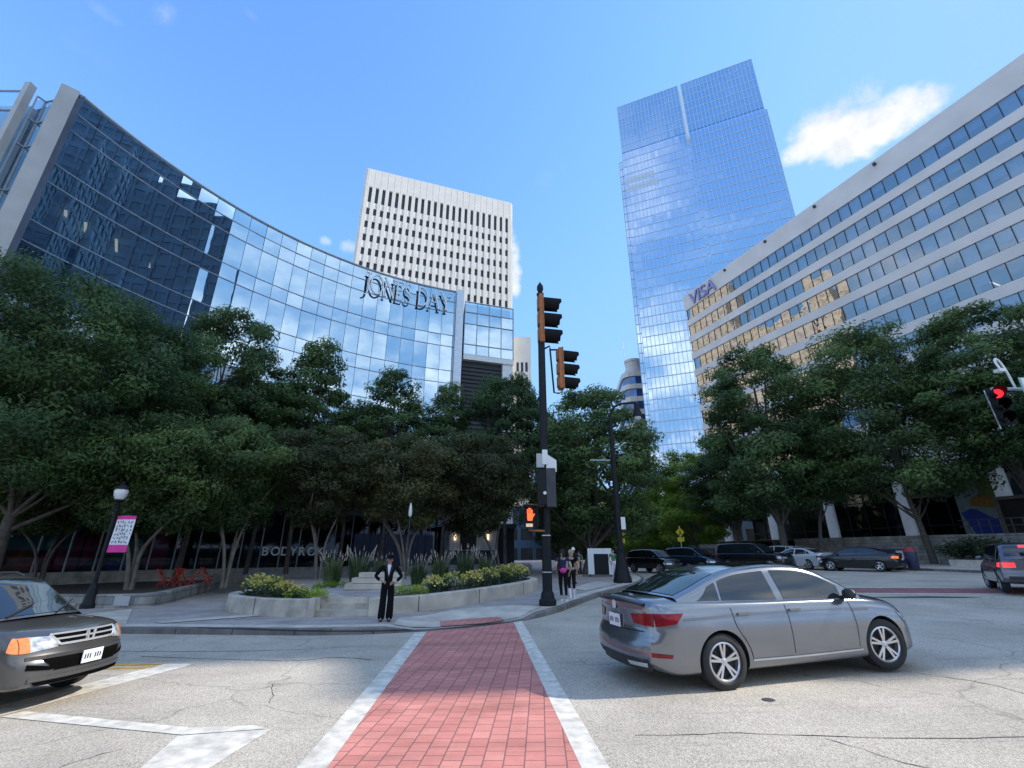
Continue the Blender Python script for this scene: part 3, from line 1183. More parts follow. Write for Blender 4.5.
mound(-6.05, 14.95, .75, .38, .34, 'bright lime green mound at the right end of the left planter', R(-15))
mound(-3.1, 15.3, .6, .35, .36, 'bright lime green mound beside the suited man at the start of the right planter', R(40))
mound(-6.5, 18.6, .9, .4, .30, 'lime green ground cover below the tall grasses left of the stone bench', 0)
# hedge plants in the right-hand bed
hb, ht = MB(), []
for k in range(14):
    a = rnd.uniform(0, 6.28)
    leafcloud(hb, ht, (math.cos(a) * .45, math.sin(a) * .35, rnd.uniform(.2, .75)), (.42, .4, .3), 70, .07)
hm = tonemesh('hedge_shrub', hb, ht, L_hedge)
q = off2(5.2)
words = ['first', 'second', 'third', 'fourth', 'fifth', 'sixth', 'seventh', 'eighth', 'ninth', 'tenth', 'eleventh', 'twelfth', 'thirteenth', 'fourteenth']
k = 0
for i in range(2, 17):
    p = q[i]
    for j in range(2):
        pp = p.lerp(q[i + 1], j * .5)
        o = tag(link('hedge_shrub', hm), 'dark clipped shrub in the hedge row below the grey stone retaining wall', 'shrub', 'hedge shrubs along the retaining wall')
        o.location = (pp.x + rnd.uniform(-.5, .5), pp.y, pz2(pp.x, pp.y) + .5)
        o.rotation_euler = (0, 0, rnd.uniform(0, 6))
        s = rnd.uniform(.85, 1.25)
        o.scale = (s * 1.2, s * 1.2, s * rnd.uniform(.8, 1.2))
# ------------------------------------------------------------------ curved glass office building on the left
JC = Vector((4.31, 14.39, 0))
JR = 34.2


def jp(th, z, off=0.0):
    a = R(th)
    return Vector((JC.x + (JR + off) * math.cos(a), JC.y + (JR + off) * math.sin(a), z))


jd = thing('curved_office_building', 'concave blue glass office building behind the plaza trees, with roofline name letters', 'office building', (-22, 40, .3))
ZL = [30.5, 29.15, 27.75, 24.85, 23.45, 20.55, 19.1, 16.2, 14.75, 11.85, 10.4, 7.5, 6.05, 5.2]
T0, T1, NT = 166.8, 108.6, 24
TS = [T0 + (T1 - T0) * i / NT for i in range(NT + 1)]
mb = MB()
for i in range(NT):
    for k in range(len(ZL) - 1):
        a, b = rnd.gauss(0, .006), rnd.gauss(0, .006)
        mb.face([jp(TS[i + 1], ZL[k + 1], a - b), jp(TS[i], ZL[k + 1], -a - b), jp(TS[i], ZL[k], -a + b), jp(TS[i + 1], ZL[k], a + b)])
part('curtain_wall', mb, G_jd, jd, world=True)
mb = MB()
for z in ZL:
    mb.grid([[jp(t, z + d, o) for d, o in ((-.03, .01), (-.03, -.05), (.03, -.05), (.03, .01), (-.03, .01))] for t in TS], m=0 if z > 6 else 1)
for t in TS[1:-1]:
    mb.grid([[jp(t + d, z, -.025) for d in (-.02, .02)] for z in (5.2, 30.45)], m=1)
part('mullion_grid', mb, [M_mullion, M_dmull], jd, world=True)
mb = MB()   # floor edges, spandrel backing and rear wall of the offices
for k in range(len(ZL) - 1):
    if k in (0, 1, 3, 5, 7, 9, 11):
        mb.grid([[jp(t, ZL[k + 1], .25), jp(t, ZL[k], .25)] for t in TS], m=0)
for z in (27.75, 23.45, 19.1, 14.75, 10.4, 6.05):
    mb.grid([[jp(t, z - .1, .26), jp(t, z - .1, 7)] for t in TS], m=1)
for z in (24.85, 20.55, 16.2, 11.85, 7.5):
    mb.grid([[jp(t, z + .06, .26), jp(t, z + .06, 7)] for t in TS], m=1)
mb.grid([[jp(t, 5, 7), jp(t, 30, 7)] for t in TS], m=1)
M_office = mat('office_interior', (.15, .28, .42), .8, var=.3, scale=.4)
part('office_floor', mb, [M_intb, M_office], jd, world=True)
mb = MB()
for t in (T1 - .05, T0 + .05):
    mb.grid([[jp(t, z, o) for o in (-.62, 12)] for z in (0, 30.29)])
mb.grid([[jp(t, z, 12) for z in (0, 30.29)] for t in TS])
part('end_wall', mb, M_intb, jd, world=True)
M_teal = mat('interior_column', (.28, .38, .40), .7, var=.1)
M_box = mat('pale_furniture', (.45, .42, .36), .7, var=.2)
mb = MB()
for t in (160.5, 155, 149.5, 144, 138.5, 132, 126, 120, 114):
    for z0, z1 in ((24.9, 27.6), (20.6, 23.3), (16.25, 18.95), (11.9, 14.6)):
        p, q = jp(t, z0, 1.2), jp(t, z1, 1.2)
        mb = MB()
        mb.tube([p, q], .32, 10)
        part('interior_column', mb, M_teal, jd, world=True, smooth=50)
mb = MB()
for t in (162, 157.5, 152, 147.2, 141):
    for z in (20.62, 24.92):
        p = jp(t + rnd.uniform(-1, 1), z, .9)
        mb = MB()
        mb.box(p.x - .5, p.x + .5, p.y - .35, p.y + .35, z, z + rnd.uniform(.4, .8))
        part('desk_box', mb, M_box, jd, world=True)
for t, z in ((163.4, 22.95), (161.5, 22.9), (158.4, 22.9), (154.9, 22.9)):
    a, b = jp(t, z, 1.0), jp(t - 1.4, z, 2.6)
    mb = MB()
    mb.bar(a, b, .16, .06)
    part('ceiling_light', mb, M_tubelight, jd, world=True)
# coping and roof
mb = MB()
mb.grid([[jp(t, 30.54, -.10), jp(t, 30.66, -.10), jp(t, 30.66, .5), jp(t, 30.3, .52), jp(t, 30.3, 12)] for t in TS])
part('roof', mb, M_pier, jd, world=True)
# pier and left bay
mb = MB()


def pier(mb, a, b, dep, z0, z1):
    a, b = Vector(a).to_3d(), Vector(b).to_3d()
    d = (b - a).normalized()
    nn = Vector((-d.y, d.x, 0)) * dep
    P = [a, b, b + nn, a + nn]
    mb.hexa([(p.x, p.y, z0) for p in P] + [(p.x, p.y, z1) for p in P])


pier(mb, (-29.80, 21.60), (-29.12, 22.22), .6, 0, 30.95)
part('stone_pier', mb, M_pier, jd, world=True)
mb = MB()
pier(mb, (-31.75, 21.25), (-31.4, 21.25), .45, 0, 30.6)
part('stone_pier', mb, M_pier, jd, world=True)
mb, m2 = MB(), MB()
ZB = [30.1, 28.2, 26.1, 22.6, 20.6, 17.2, 15.2, 11.8, 9.8, 6.4, 4.4, .2]


def flatglass(a, b, nx, zs, gl, fr, jit=.006, fm=0):
    a, b = Vector(a).to_3d(), Vector(b).to_3d()
    d = (b - a)
    nn = Vector((-d.y, d.x, 0)).normalized()
    for i in range(nx):
        for k in range(len(zs) - 1):
            e, f = rnd.gauss(0, jit), rnd.gauss(0, jit)
            p, q = a + d * (i / nx), a + d * ((i + 1) / nx)
            gl.face([p + nn * (e + f) + Vector((0, 0, zs[k + 1])), q + nn * (-e + f) + Vector((0, 0, zs[k + 1])), q + nn * (-e - f) + Vector((0, 0, zs[k])), p + nn * (e - f) + Vector((0, 0, zs[k]))])
    for i in range(nx + 1):
        p = a + d * (i / nx) - nn * .03
        fr.bar((p.x, p.y, zs[-1]), (p.x, p.y, zs[0]), .07, .08, up=tuple(nn), m=fm)
    for z in zs:
        p, q = a - nn * .04, b - nn * .04
        fr.bar((p.x, p.y, z), (q.x, q.y, z), .08, .07, m=fm)


flatglass((-31.25, 22.35), (-29.9, 22.1), 2, ZB, mb, m2)
flatglass((-31.4, 21.9), (-31.25, 22.34), 1, ZB, mb, m2)
flatglass((-40.5, 21.4), (-31.76, 21.4), 5, [29.9] + ZB[1:], mb, m2)
part('bay_glass', mb, G_bay, jd, world=True)
part('mullion_grid', m2, M_mullion, jd, world=True)
mb = MB()
mb.box(-40.5, -32.2, 22.4, 30, 0, 29.85)
mb.box(-32.19, -29.95, 23.0, 30, 0, 30.0)
part('bay_core', mb, M_bayblue, jd, world=True)
# right-hand pilaster, block, dark louvre
mb = MB()
pier(mb, jp(T1, 0, -.35).xy, jp(T1 - 1.6, 0, -.35).xy, 1.2, 0, 30.75)
part('metal_pilaster', mb, M_alu, jd, world=True)
A, B = Vector((-5.45, 47.1, 0)), Vector((.12, 48.9, 0))
mb, m2 = MB(), MB()
flatglass(A.xy, B.xy, 4, [29.45, 28.1, 26.6, 24.0, 22.75], mb, m2, fm=0)
flatglass(B.xy, (-1.6, 58), 4, [29.45, 28.1, 26.6, 24.0, 22.75], mb, m2, fm=0)
part('block_glass', mb, G_jd, jd, world=True)
part('mullion_grid', m2, M_mullion, jd, world=True)
d = (B - A).normalized()
nn = Vector((-d.y, d.x, 0))
mb = MB()
P = [A + nn * .3, B + nn * .3 - d * .3, Vector((-2, 58, 0)), Vector((-7, 56, 0))]
mb.prism([tuple(p.xy) for p in P], 22.4, 29.3)
part('block_core', mb, M_intb, jd, world=True)
mb = MB()
pier(mb, (A - nn * .15).xy, (B - nn * .15).xy, .8, 22.1, 22.7)
pier(mb, (B - d * 1.25).xy, (B - d * .05).xy, .6, .3, 22.098)
part('white_fascia', mb, M_white, jd, world=True)
mb = MB()
pier(mb, (A + nn * .45).xy, (B - d * 1.25 + nn * .45).xy, .3, .3, 22.09)
for k in range(36):
    z = 5 + k * .47
    p, q = A + nn * .36, B - d * 1.25 + nn * .36
    mb.bar((p.x, p.y, z), (q.x, q.y, z), .14, .10)
part('louvre_screen', mb, M_louvre, jd, world=True)


# roofline letters, drawn as serif strokes in a unit box
def strokes(ch):
    """list of (points, half widths) polylines; x to about .8, y 0..1"""
    arc = lambda cx, cy, rx, ry, a0, a1, n=14: [(cx + rx * math.cos(R(a0 + (a1 - a0) * i / n)), cy + ry * math.sin(R(a0 + (a1 - a0) * i / n))) for i in range(n + 1)]
    K, t = .054, .024
    if ch == 'J':
        return [([(.28, 1), (.28, .12), (.24, -.06), (.14, -.17), (.02, -.2)], [K, K, K * .9, K * .6, t]), ([(.13, .985), (.43, .985)], t)], .42
    if ch == 'O':
        P = arc(.46, .5, .42, .5, 90, 450, 32)
        return [(P, [t + (K - t) * abs(math.cos(R(90 + 360 * i / 32))) for i in range(33)])], .96
    if ch == 'N':
        return [([(.1, 0), (.1, 1)], t), ([(.08, 1), (.74, 0)], K), ([(.74, 0), (.74, 1)], t), ([(0, .985), (.16, .985)], t), ([(.02, .015), (.2, .015)], t), ([(.64, .985), (.84, .985)], t)], .88
    if ch == 'E':
        return [([(.1, 0), (.1, 1)], K), ([(.02, .98), (.5, .98), (.52, .86)], t), ([(.1, .52), (.42, .52)], t), ([(.02, .02), (.52, .02), (.56, .16)], t)], .64
    if ch == 'S':
        P = arc(.28, .74, .2, .25, 25, 270, 14)[:-1] + arc(.26, .25, .22, .25, 90, -155, 14)
        n = len(P)
        return [(P, [t + (K - t) * math.exp(-((i / (n - 1) - .5) / .22) ** 2) for i in range(n)])], .58
    if ch == 'D':
        return [([(.1, 0), (.1, 1)], K), ([(.02, .98), (.3, .98)] + arc(.3, .5, .46, .48, 85, -85, 16) + [(.3, .02), (.02, .02)], [t, t] + [t + (K - t) * math.cos(R(85 - 170 * i / 16)) for i in range(17)] + [t, t])], .86
    if ch == 'A':
        return [([(.06, 0), (.42, 1)], t), ([(.40, 1), (.78, 0)], K), ([(.18, .34), (.64, .34)], t), ([(-.03, .015), (.16, .015)], t), ([(.66, .015), (.9, .015)], t)], .88
    if ch == 'Y':
        return [([(.06, 1), (.42, .46)], K), ([(.76, 1), (.42, .46)], t), ([(.42, .5), (.42, 0)], K), ([(-.03, .985), (.18, .985)], t), ([(.64, .985), (.86, .985)], t), ([(.3, .015), (.54, .015)], t)], .84
    return [], .42


def stroke_letter(ch, h, depth, wsc=1.0):
    mb = MB()
    S, adv = strokes(ch)
    for idx, (pts, hw) in enumerate(S):
        n = len(pts)
        hw = hw if hasattr(hw, '__len__') else [hw] * n
        rows = []
        for i in range(n):
            a, b = Vector(pts[max(i - 1, 0)]), Vector(pts[min(i + 1, n - 1)])
            d = (b - a).normalized()
            q = Vector((-d.y, d.x)) * hw[i]
            p = Vector(pts[i])
            l, r_ = (p + q), (p - q)
            e = idx * .004
            rows.append([Vector((l.x * wsc * h, 0 - e, l.y * h)), Vector((r_.x * wsc * h, 0 - e, r_.y * h)), Vector((r_.x * wsc * h, depth, r_.y * h)), Vector((l.x * wsc * h, depth, l.y * h))])
        for i in range(n - 1):
            a, b = rows[i], rows[i + 1]
            mb.face([a[0], a[1], b[1], b[0]], 0)
            mb.face([a[3], b[3], b[2], a[2]], 1)
            mb.face([a[1], a[2], b[2], b[1]], 1)
            mb.face([a[3], a[0], b[0], b[3]], 1)
            mb.face([a[2], a[3], b[3], b[2]], 1)
        mb.face(rows[0][::-1], 1)
        mb.face(rows[-1], 1)
    return mb, adv * wsc * h


sg = part('name_sign', MB(), M_letter, jd)
lw = 2.3
tot_ = sum(strokes(c)[1] for c in 'JONES DAY') * lw
arcl = R(126.0 - 109.5) * JR
ws = arcl / tot_
thc = 126.0
for ch in 'JONES DAY':
    mb, adv = stroke_letter(ch, lw, .14, ws)
    a = R(thc)
    if mb.f:
        right = Vector((math.sin(a), -math.cos(a), 0))
        inw = Vector((math.cos(a), math.sin(a), 0))
        o_ = jp(thc, 27.62, -.55)
        M4 = Matrix.Translation(o_ - jd.location) @ Matrix(((right.x, inw.x, 0, 0), (right.y, inw.y, 0, 0), (0, 0, 1, 0), (0, 0, 0, 1)))
        me = mb.mesh('letter', [M_letter, M_lettershade])
        me.transform(M4)
        link('letter', me, sg)
    thc -= math.degrees(adv / JR)

# shopfront under the building
mb, m2 = MB(), MB()
for i in range(NT):
    a, b = TS[i], TS[i + 1]
    mb.face([jp(b, .75, -.6), jp(a, .75, -.6), jp(a, 4.9, -.6), jp(b, 4.9, -.6)])
part('shop_window', mb, G_shop, jd, world=True)
for i in range(NT + 1):
    p = jp(TS[i], 0, -.66)
    m2.bar((p.x, p.y, .5), (p.x, p.y, 4.9), .06, .08)
part('shop_frame', m2, M_pier, jd, world=True)
mb = MB()
mb.grid([[jp(t, .0, -.9), jp(t, .72, -.9), jp(t, .72, .1)] for t in TS])
part('plinth', mb, M_conc2, jd, world=True)
mb = MB()
mb.grid([[jp(t, 4.9, .3), jp(t, 4.9, -1.4), jp(t, 6.0, -1.4), jp(t, 6.0, .3)] for t in TS])
part('shop_fascia', mb, M_louvre, jd, world=True)
mb = MB()
mb.grid([[jp(t, 0, 2.5), jp(t, 4.95, 2.5)] for t in TS])
mb.grid([[jp(t, 4.95, 2.5), jp(t, 4.95, -.6)] for t in TS])
part('shop_interior', mb, M_int, jd, world=True)
mu = MB()
cols = {}
mural_mats = [mat('mural_teal', (.03, .17, .19), .6, var=.5, scale=.8), mat('mural_maroon', (.25, .02, .06), .6, var=.4, scale=.9), mat('mural_blue', (.02, .06, .34), .6, var=.4, scale=.8),
              mat('mural_green', (.06, .30, .20), .6, var=.4, scale=2), mat('mural_orange', (.25, .07, .03), .6, var=.5, scale=1.2), mat('mural_navy', (.01, .013, .045), .6, var=.4)]


def mpatch(t0, t1, z0, z1, m, s0=0, s1=0, off=-.5):
    n = 6
    mu.grid([[jp(t0 + (t1 - t0) * i / n, z0 + s0 * i / n, off), jp(t0 + (t1 - t0) * i / n, z1 + s1 * i / n, off)] for i in range(n + 1)], m=m)


mpatch(166, 146, .8, 4.85, 5, off=-.42)
mpatch(160.5, 154.2, 1.9, 4.7, 0)
mpatch(160.5, 156.8, .8, 1.85, 4, 0, .35)
mpatch(156.7, 153.6, .85, 1.7, 1, 0, 1.3)
mpatch(153.4, 151.9, .9, 3.2, 1, .9, 1.2)
mpatch(151.0, 148.3, .8, 2.0, 2, 0, .6)
mpatch(147.8, 145.6, .85, 2.4, 1, 0, 1.6)
mpatch(151.7, 146.2, 2.9, 4.5, 0, .4, 0)
for k in range(10):
    t0 = rnd.uniform(152.5, 147.5)
    pts = [jp(t0 + .9 * math.sin(j * 1.1 + k), rnd.uniform(1.2, 2.0) + .16 * j * (1 if k % 2 else .6), -.56) for j in range(9)]
    mu.tube(cr(pts, 3), .045, 5, m=3)
part('mural', mu, mural_mats, jd, world=True)
M_stripe = mat('white_stripe', (.62, .62, .6), .6, var=.1)
mb = MB()
for k in range(9):
    p = at(3, 505, 28.2)
    a = R(160.3)
    right = Vector((math.sin(a), -math.cos(a), 0))
    c = jp(160.3, 3.6, -.62)
    b1 = R(-80 + 20 * k)
    e = c + (right * math.cos(b1) + Vector((0, 0, math.sin(b1)))) * 1.2
    s_ = c + (right * math.cos(b1) + Vector((0, 0, math.sin(b1)))) * .25
    mb.bar(s_, e, .09, .02, up=(math.cos(a), math.sin(a), 0))
part('sunburst_decal', mb, M_stripe, jd, world=True)
# gym name: straight capital letters on the dark fascia glass
bs = part('shop_sign', MB(), M_sigr, jd)
thc = 135.2
for ch, wd in zip('BODYROK', (.60, .70, .66, .60, .62, .70, .62)):
    a = R(thc)
    right = Vector((math.sin(a), -math.cos(a), 0))
    inw = Vector((math.cos(a), math.sin(a), 0))
    o_ = jp(thc, 1.62, -.72) - jd.location
    M4 = Matrix(((right.x, 0, -inw.x, o_.x), (right.y, 0, -inw.y, o_.y), (0, 1, 0, o_.z), (0, 0, 0, 1)))
    textmesh('letter', ch, .92, .03, M_sigr, bs, M4, bold=.012)
    thc -= math.degrees((wd + .07) / JR)
# dark blue hoarding and the white wall with lamps to the right
mb = MB()
for k in range(10):
    a, b = jp(123.5 - k * 1.25, 0, -2.2), jp(123.5 - (k + 1) * 1.25 + .08, 0, -2.2)
    pier(mb, a.xy, b.xy, .12, .4, 3.35)
hd = single('hoarding', mb, M_navy, 'dark navy board hoarding behind the brown trees in front of the shopfront', 'hoarding')
kw = thing('entrance_pavilion', 'low pale entrance pavilion with two lit wall lamps, seen under the bronze trees', 'pavilion', (-2.2, 43.5, .9))
mb = MB()
mb.box(-3.4, .9, 0, 3, 1.15, 3.0)
part('pale_wall', mb, M_beige, kw)
mb = MB()
mb.box(-3.4, .9, .03, 3, 0, 1.147)
part('dark_base', mb, M_navy, kw)
mb = MB()
mb.box(-3.9, 2.6, -.8, 3.2, 3.003, 3.35)
part('canopy_roof', mb, M_dkgrey, kw)
for x in (-2.9, .05):
    mb = MB()
    mb.box(x - .07, x + .07, -.13, -.003, 2.0, 2.5)
    part('wall_lamp', mb, M_tubelight, kw)
mb = MB()
mb.box(.93, 2.4, .4, 3, 0, 3.0)
part('dark_doorway', mb, M_int, kw)
mb = MB()
mb.box(-2.45, -1.0, -.02, -.003, 1.2, 2.9)
part('dark_window', mb, M_win, kw)


# ------------------------------------------------------------------ generic helpers for towers
def frame(name, label, cat, p, d):
    t = thing(name, label, cat, (p[0], p[1], 0), math.atan2(d[1], d[0]))
    return t


# white ribbed tower
wt = frame('white_office_tower', 'sunlit white precast office tower with rows of narrow dark windows', 'office tower', (-43, 106.3), (.947, .322))
WW, WD, WH = 45.2, 26, 110
rows = [(103.2, 97.9)] + [(95.85 - 4.55 * k, 93.5 - 4.55 * k) for k in range(22)]
NCOL = 23
pit = (WW - 1.2) / NCOL
mb = MB()
mb.box(1.2, WW - 1.2, .9, WD, 0, WH - .4)
part('core', mb, M_int, wt)
mb = MB()
for i in range(NCOL + 1):
    x = .6 + i * pit
    mb.box(x - .5, x + .5, 0, 1.0, 0, 103.4)
z = 103.4
zs = [(103.4, 106.2)]
prev = None
mb.box(.1, WW - .1, .012, 1.0, 103.4, WH)
lo = [b for a, b in rows]
hi = [a for a, b in rows]
for k in range(len(rows)):
    z1 = lo[k]
    z0 = hi[k + 1] if k + 1 < len(rows) else 0
    mb.box(.1, WW - .1, .16, 1.0, z0, z1)
for i in range(NCOL + 1):
    x = .6 + i * pit
    mb.box(x - .035, x + .035, -.03, .02, 103.41, WH - .1)
# chamfered corners and side walls
for x0, x1 in ((-.5, .12), (WW - .12, WW + .5)):
    mb.box(x0, x1, .35, WD, 0, WH - .3)
mb.box(-.3, WW + .3, .3, WD, WH - .2, WH + .05)
part('precast_wall', mb, M_cream, wt)
cnt = 0
rest = MB()
for k, (a, b) in enumerate(rows[:16]):
    for i in range(NCOL):
        x0, x1 = .6 + i * pit + .5, .6 + (i + 1) * pit - .5
        q = MB()
        q = q if cnt < 99 and k < 6 and 1 else rest
        q.box(x0 + .003, x1 - .003, .55, .75, b + .003, a - .003)
        if q is not rest:
            part('window', q, M_win, wt)
            cnt += 1
tag(part('window', rest, M_win, wt), kind='stuff')

# tall blue glass tower
gt = frame('glass_skyscraper', 'tall blue mirrored glass skyscraper with a pale slot down its crown', 'skyscraper', (49.8, 158.8), (.916, -.4))
GW, GH = 57.2, 200.4
NC, FH = 38, 4.2


def towerface(gl, fr, x0, x1, y, z0, z1, nc, fh, axis='x', mi=0):
    nf = int(round((z1 - z0) / fh))
    h = (z1 - z0) / nf
    w_ = (x1 - x0) / nc
    for i in range(nc):
        for k in range(nf):
            e, f = rnd.gauss(0, .004), rnd.gauss(0, .004)
            a0, a1 = x0 + i * w_, x0 + (i + 1) * w_
            b0, b1 = z0 + k * h, z0 + (k + 1) * h
            if axis == 'x':
                gl.face([(a0, y + e + f, b0), (a1, y - e + f, b0), (a1, y - e - f, b1), (a0, y + e - f, b1)], mi)
            else:
                gl.face([(y + e + f, a0, b0), (y - e + f, a1, b0), (y - e - f, a1, b1), (y + e - f, a0, b1)], mi)
    s = -1 if axis == 'x' else 1
    for i in range(nc + 1):
        a = x0 + i * w_
        if axis == 'x':
            fr.box(a - .095, a + .095, y - .14, y, z0, z1)
        else:
            fr.box(y, y + .16, a - .07, a + .07, z0, z1)
    for k in range(nf + 1):
        b = z0 + k * h
        if axis == 'x':
            fr.box(x0, x1, y - .1, y - .01, b - .16, b + .16)
        else:
            fr.box(y + .01, y + .1, x0, x1, b - .16, b + .16)


mb, m2 = MB(), MB()
G_screen = glassmat('crown_glass', (.22, .34, .46), .55, (.62, .78, .9), .03, wob=.04, wscale=.2)
towerface(mb, m2, 0, 27.1, 0, 4, 172, 18, FH)
towerface(mb, m2, 28.5, GW, 0, 4, 172, 19, FH)
towerface(mb, m2, 27.1, 28.5, .08, 4, 165, 1, FH)
towerface(mb, m2, 0, 27.1, 0, 172, GH, 18, FH, mi=1)
towerface(mb, m2, 28.5, GW, 0, 172, GH, 19, FH, mi=1)
towerface(mb, m2, 0, 34, GW, 4, 172, 22, FH, axis='y')
towerface(mb, m2, -2.4, 0, 5, 4, 172, 2, FH)
towerface(mb, m2, GW, GW + 1.3, 2, 4, 172.5, 1, FH)
part('curtain_wall', mb, [G_tower, G_screen], gt)
M_tmull = mat('tower_mullion', (.52, .62, .76), .45, .1, var=.1)
part('mullion_grid', m2, M_tmull, gt)
mb = MB()
mb.box(.4, 27.0, .6, 34, 0, 171)
mb.box(28.6, GW - .4, .6, 34, 0, 171)
mb.box(-2.3, .4, 5.6, 33, 0, 171)
mb.box(GW - .4, GW + 1.2, 2.6, 33, 0, 171.5)
part('core', mb, M_intb, gt)
mb = MB()
mb.box(27.2, 28.4, .6, 1.0, 165, 170)
mb.box(27.25, 28.35, .9, 1.0, 170, 198)
part('slot_panel', mb, mat('pale_slot_panel', (.74, .80, .86), .5, var=.05), gt)
for z in (154, 149.5):
    mb = MB()
    mb.box(.2, 12.4 if z == 154 else 13.8, -.05, -.005, z, z + 3.2)
    part('pale_blind_row', mb, mat('pale_floor_panel', (.62, .70, .78), .3, var=.1), gt)

# small white tower peeking out between
sw = frame('white_block', 'small distant white block with paired windows between the curved glass building and the signal pole', 'office block', (-4, 125), (1, 0))
mb = MB()
mb.box(0, 9.6, 0, 9, 0, 63.3)
part('wall', mb, M_cream, sw)
for k in range(8):
    for x in (5.3, 6.6, 7.9):
        mb = MB()
        mb.box(x, x + .7, -.06, -.003, 52 - k * 4.6, 54.9 - k * 4.6)
        part('window', mb, M_win, sw)
# balcony tower with rounded corner
bt = frame('rounded_balcony_tower', 'distant beige residential tower with rounded balcony bands and blue windows left of the glass skyscraper', 'apartment tower', (30.2, 115), (1, -.1))
out = [(12, 0), (3.2, 0), (1.6, .35), (.5, 1.3), (0, 2.8), (0, 14), (12, 14)]
out = out[::-1]
for k in range(13):
    z = 1.5 + k * 3.7
    mb = MB()
    o2_ = [(x - (.35 if x < 6 else 0), y - .35 if y < 5 else y) for x, y in out]
    mb.prism(o2_, z + 2.3, z + 3.7)
    part('balcony_band', mb, M_cream, bt)
    mb = MB()
    mb.prism(out, z + .003, z + 2.297)
    part('window_band', mb, M_winblue, bt)
mb = MB()
mb.lathe([(2.6, 49.6), (2.6, 51.2), (2.3, 51.5), (2.3, 53.4), (2.6, 53.5), (2.6, 54.2)], 20, c=(3.6, 3.6, 0))
part('roof_drum', mb, M_beige, bt)
bt.location = (48.5, 186, 0)
bt.scale = (1.5, 1.5, 1.54)
mb = MB()
mb.tube([(1.2, 2.5, 49.6), (1.0, 2.5, 60)], .07, 6)
part('antenna', mb, M_alu, bt)

# ------------------------------------------------------------------ banded office building on the right
vb = frame('banded_office_building', 'long office building of pale bands and ribbon windows, raised on round white columns', 'office building', (29.88, 70.05), (.361, -.933))
VL = 64.9
mb = MB()
mb.box(0, VL, 0, .3, 41.05, 43.95)
mb.box(0, .3, .3, 18, 41.05, 43.95)
mb.box(VL - .3, VL, .3, 18, 41.05, 43.95)
mb.box(-.02, VL, .3, 18, 43.3, 43.5)
for k in range(10):
    zb = 39.15 - 3.02 * k
    z0 = zb - 1.12 if k < 9 else 9.3
    mb.box(0, VL, 0, .3, z0, zb)
    mb.box(0, .3, .3, 18, z0, zb)
    mb.box(VL - .3, VL, .3, 18, z0, zb)
part('white_band', mb, M_beige, vb)
mb = MB()
mb.box(.8, VL - .4, 8, 17.8, 9.4, 43.2)
for k in range(10):
    zb = 39.15 - 3.02 * k
    mb.box(.3, VL - .3, .31, 8, zb - .9, zb - .15)
mb.box(.3, VL - .3, .31, 18, 9.32, 9.5)
part('office_floor', mb, M_intb, vb)
def comb(x0, st, n, hw, y0, y1, z0, z1):
    """window posts standing on one sill rail, in one piece"""
    pts = [(x0 - hw, z0 + .001), (x0 + n * st + hw, z0 + .001)]
    for i in range(n, -1, -1):
        x = x0 + i * st
        pts += [(x + hw, z0 + .05), (x + hw, z1), (x - hw, z1), (x - hw, z0 + .05)]
    pts = [pts[0], pts[1]] + pts[2:]
    q = MB()
    m = len(pts)
    q.v = [(a, y0, b) for a, b in pts] + [(a, y1, b) for a, b in pts]
    q.f = [tuple(range(m)), tuple(range(2 * m - 1, m - 1, -1))] + [(k, m + k, m + (k + 1) % m, (k + 1) % m) for k in range(m)]
    q.m = [0] * len(q.f)
    return q


nm = 51
pw = (VL - .6) / nm
for k in range(10):
    zb = 39.15 - 3.02 * k
    zt = zb + 1.9
    gl = MB()
    for i in range(nm):
        e, f = rnd.gauss(0, .004), rnd.gauss(0, .004)
        x0, x1 = .3 + i * pw, .3 + (i + 1) * pw
        gl.face([(x0, .12 + e + f, zb), (x1, .12 - e + f, zb), (x1, .12 - e - f, zt), (x0, .12 + e - f, zt)])
    gl.face([(.12, .3, zb), (.12, .3, zt), (.12, 17.8, zt), (.12, 17.8, zb)])
    wn = part('ribbon_window', gl, G_visa, vb)
    fr = comb(.3, pw, nm, .03, .06, .18, zb, zt)
    link('mullion_grid', fr.mesh('mullion_grid', M_dkgrey), wn)
    bl = MB()
    lvl = .75 if k in (0, 2, 4) else .55
    for i in range(nm):
        x0, x1 = .3 + i * pw + .05, .3 + (i + 1) * pw - .05
        r_ = rnd.random()
        if k == 5:
            r_ += .28
        h = 1.9 if r_ < lvl * .55 else rnd.choice([.75, .9, 1.0]) if r_ < lvl else 0
        if h:
            bl.face([(x0, .5, zt - h), (x1, .5, zt - h), (x1, .5, zt), (x0, .5, zt)])
    link('blind', bl.mesh('blind', M_blind), wn)
for k in range(10):
    zb = 39.15 - 3.02 * k
    for s in range(8):
        mb = MB()
        mb.tube([(4 + s * 7.8, 1.5, zb), (4 + s * 7.8, 1.5, zb + 1.98)], .33, 10)
        part('interior_column', mb, M_blind, vb, smooth=50)
mb = MB()
for k, xx in ((5, (36, 39.5, 43, 46)), (4, (44,)), (6, (20, 25))):
    zb = 39.15 - 3.02 * k
    for x in xx:
        mb.bar((x, 1.0, zb + 1.85), (x - .1, 4.5, zb + 1.85), .14, .05)
part('ceiling_light', mb, M_tubelight, vb)
# letters on the parapet near the far corner
M4 = Matrix(((1, 0, 0, 1.5), (0, 0, -1, -.12), (0, 1, 0, 41.35), (0, 0, 0, 1)))
textmesh('name_sign', 'VISA', 3.1, .1, [M_visablue, M_lettershade], vb, M4 @ Matrix.Shear('XY', 4, (.18, 0)), bold=.03, spacing=.93)
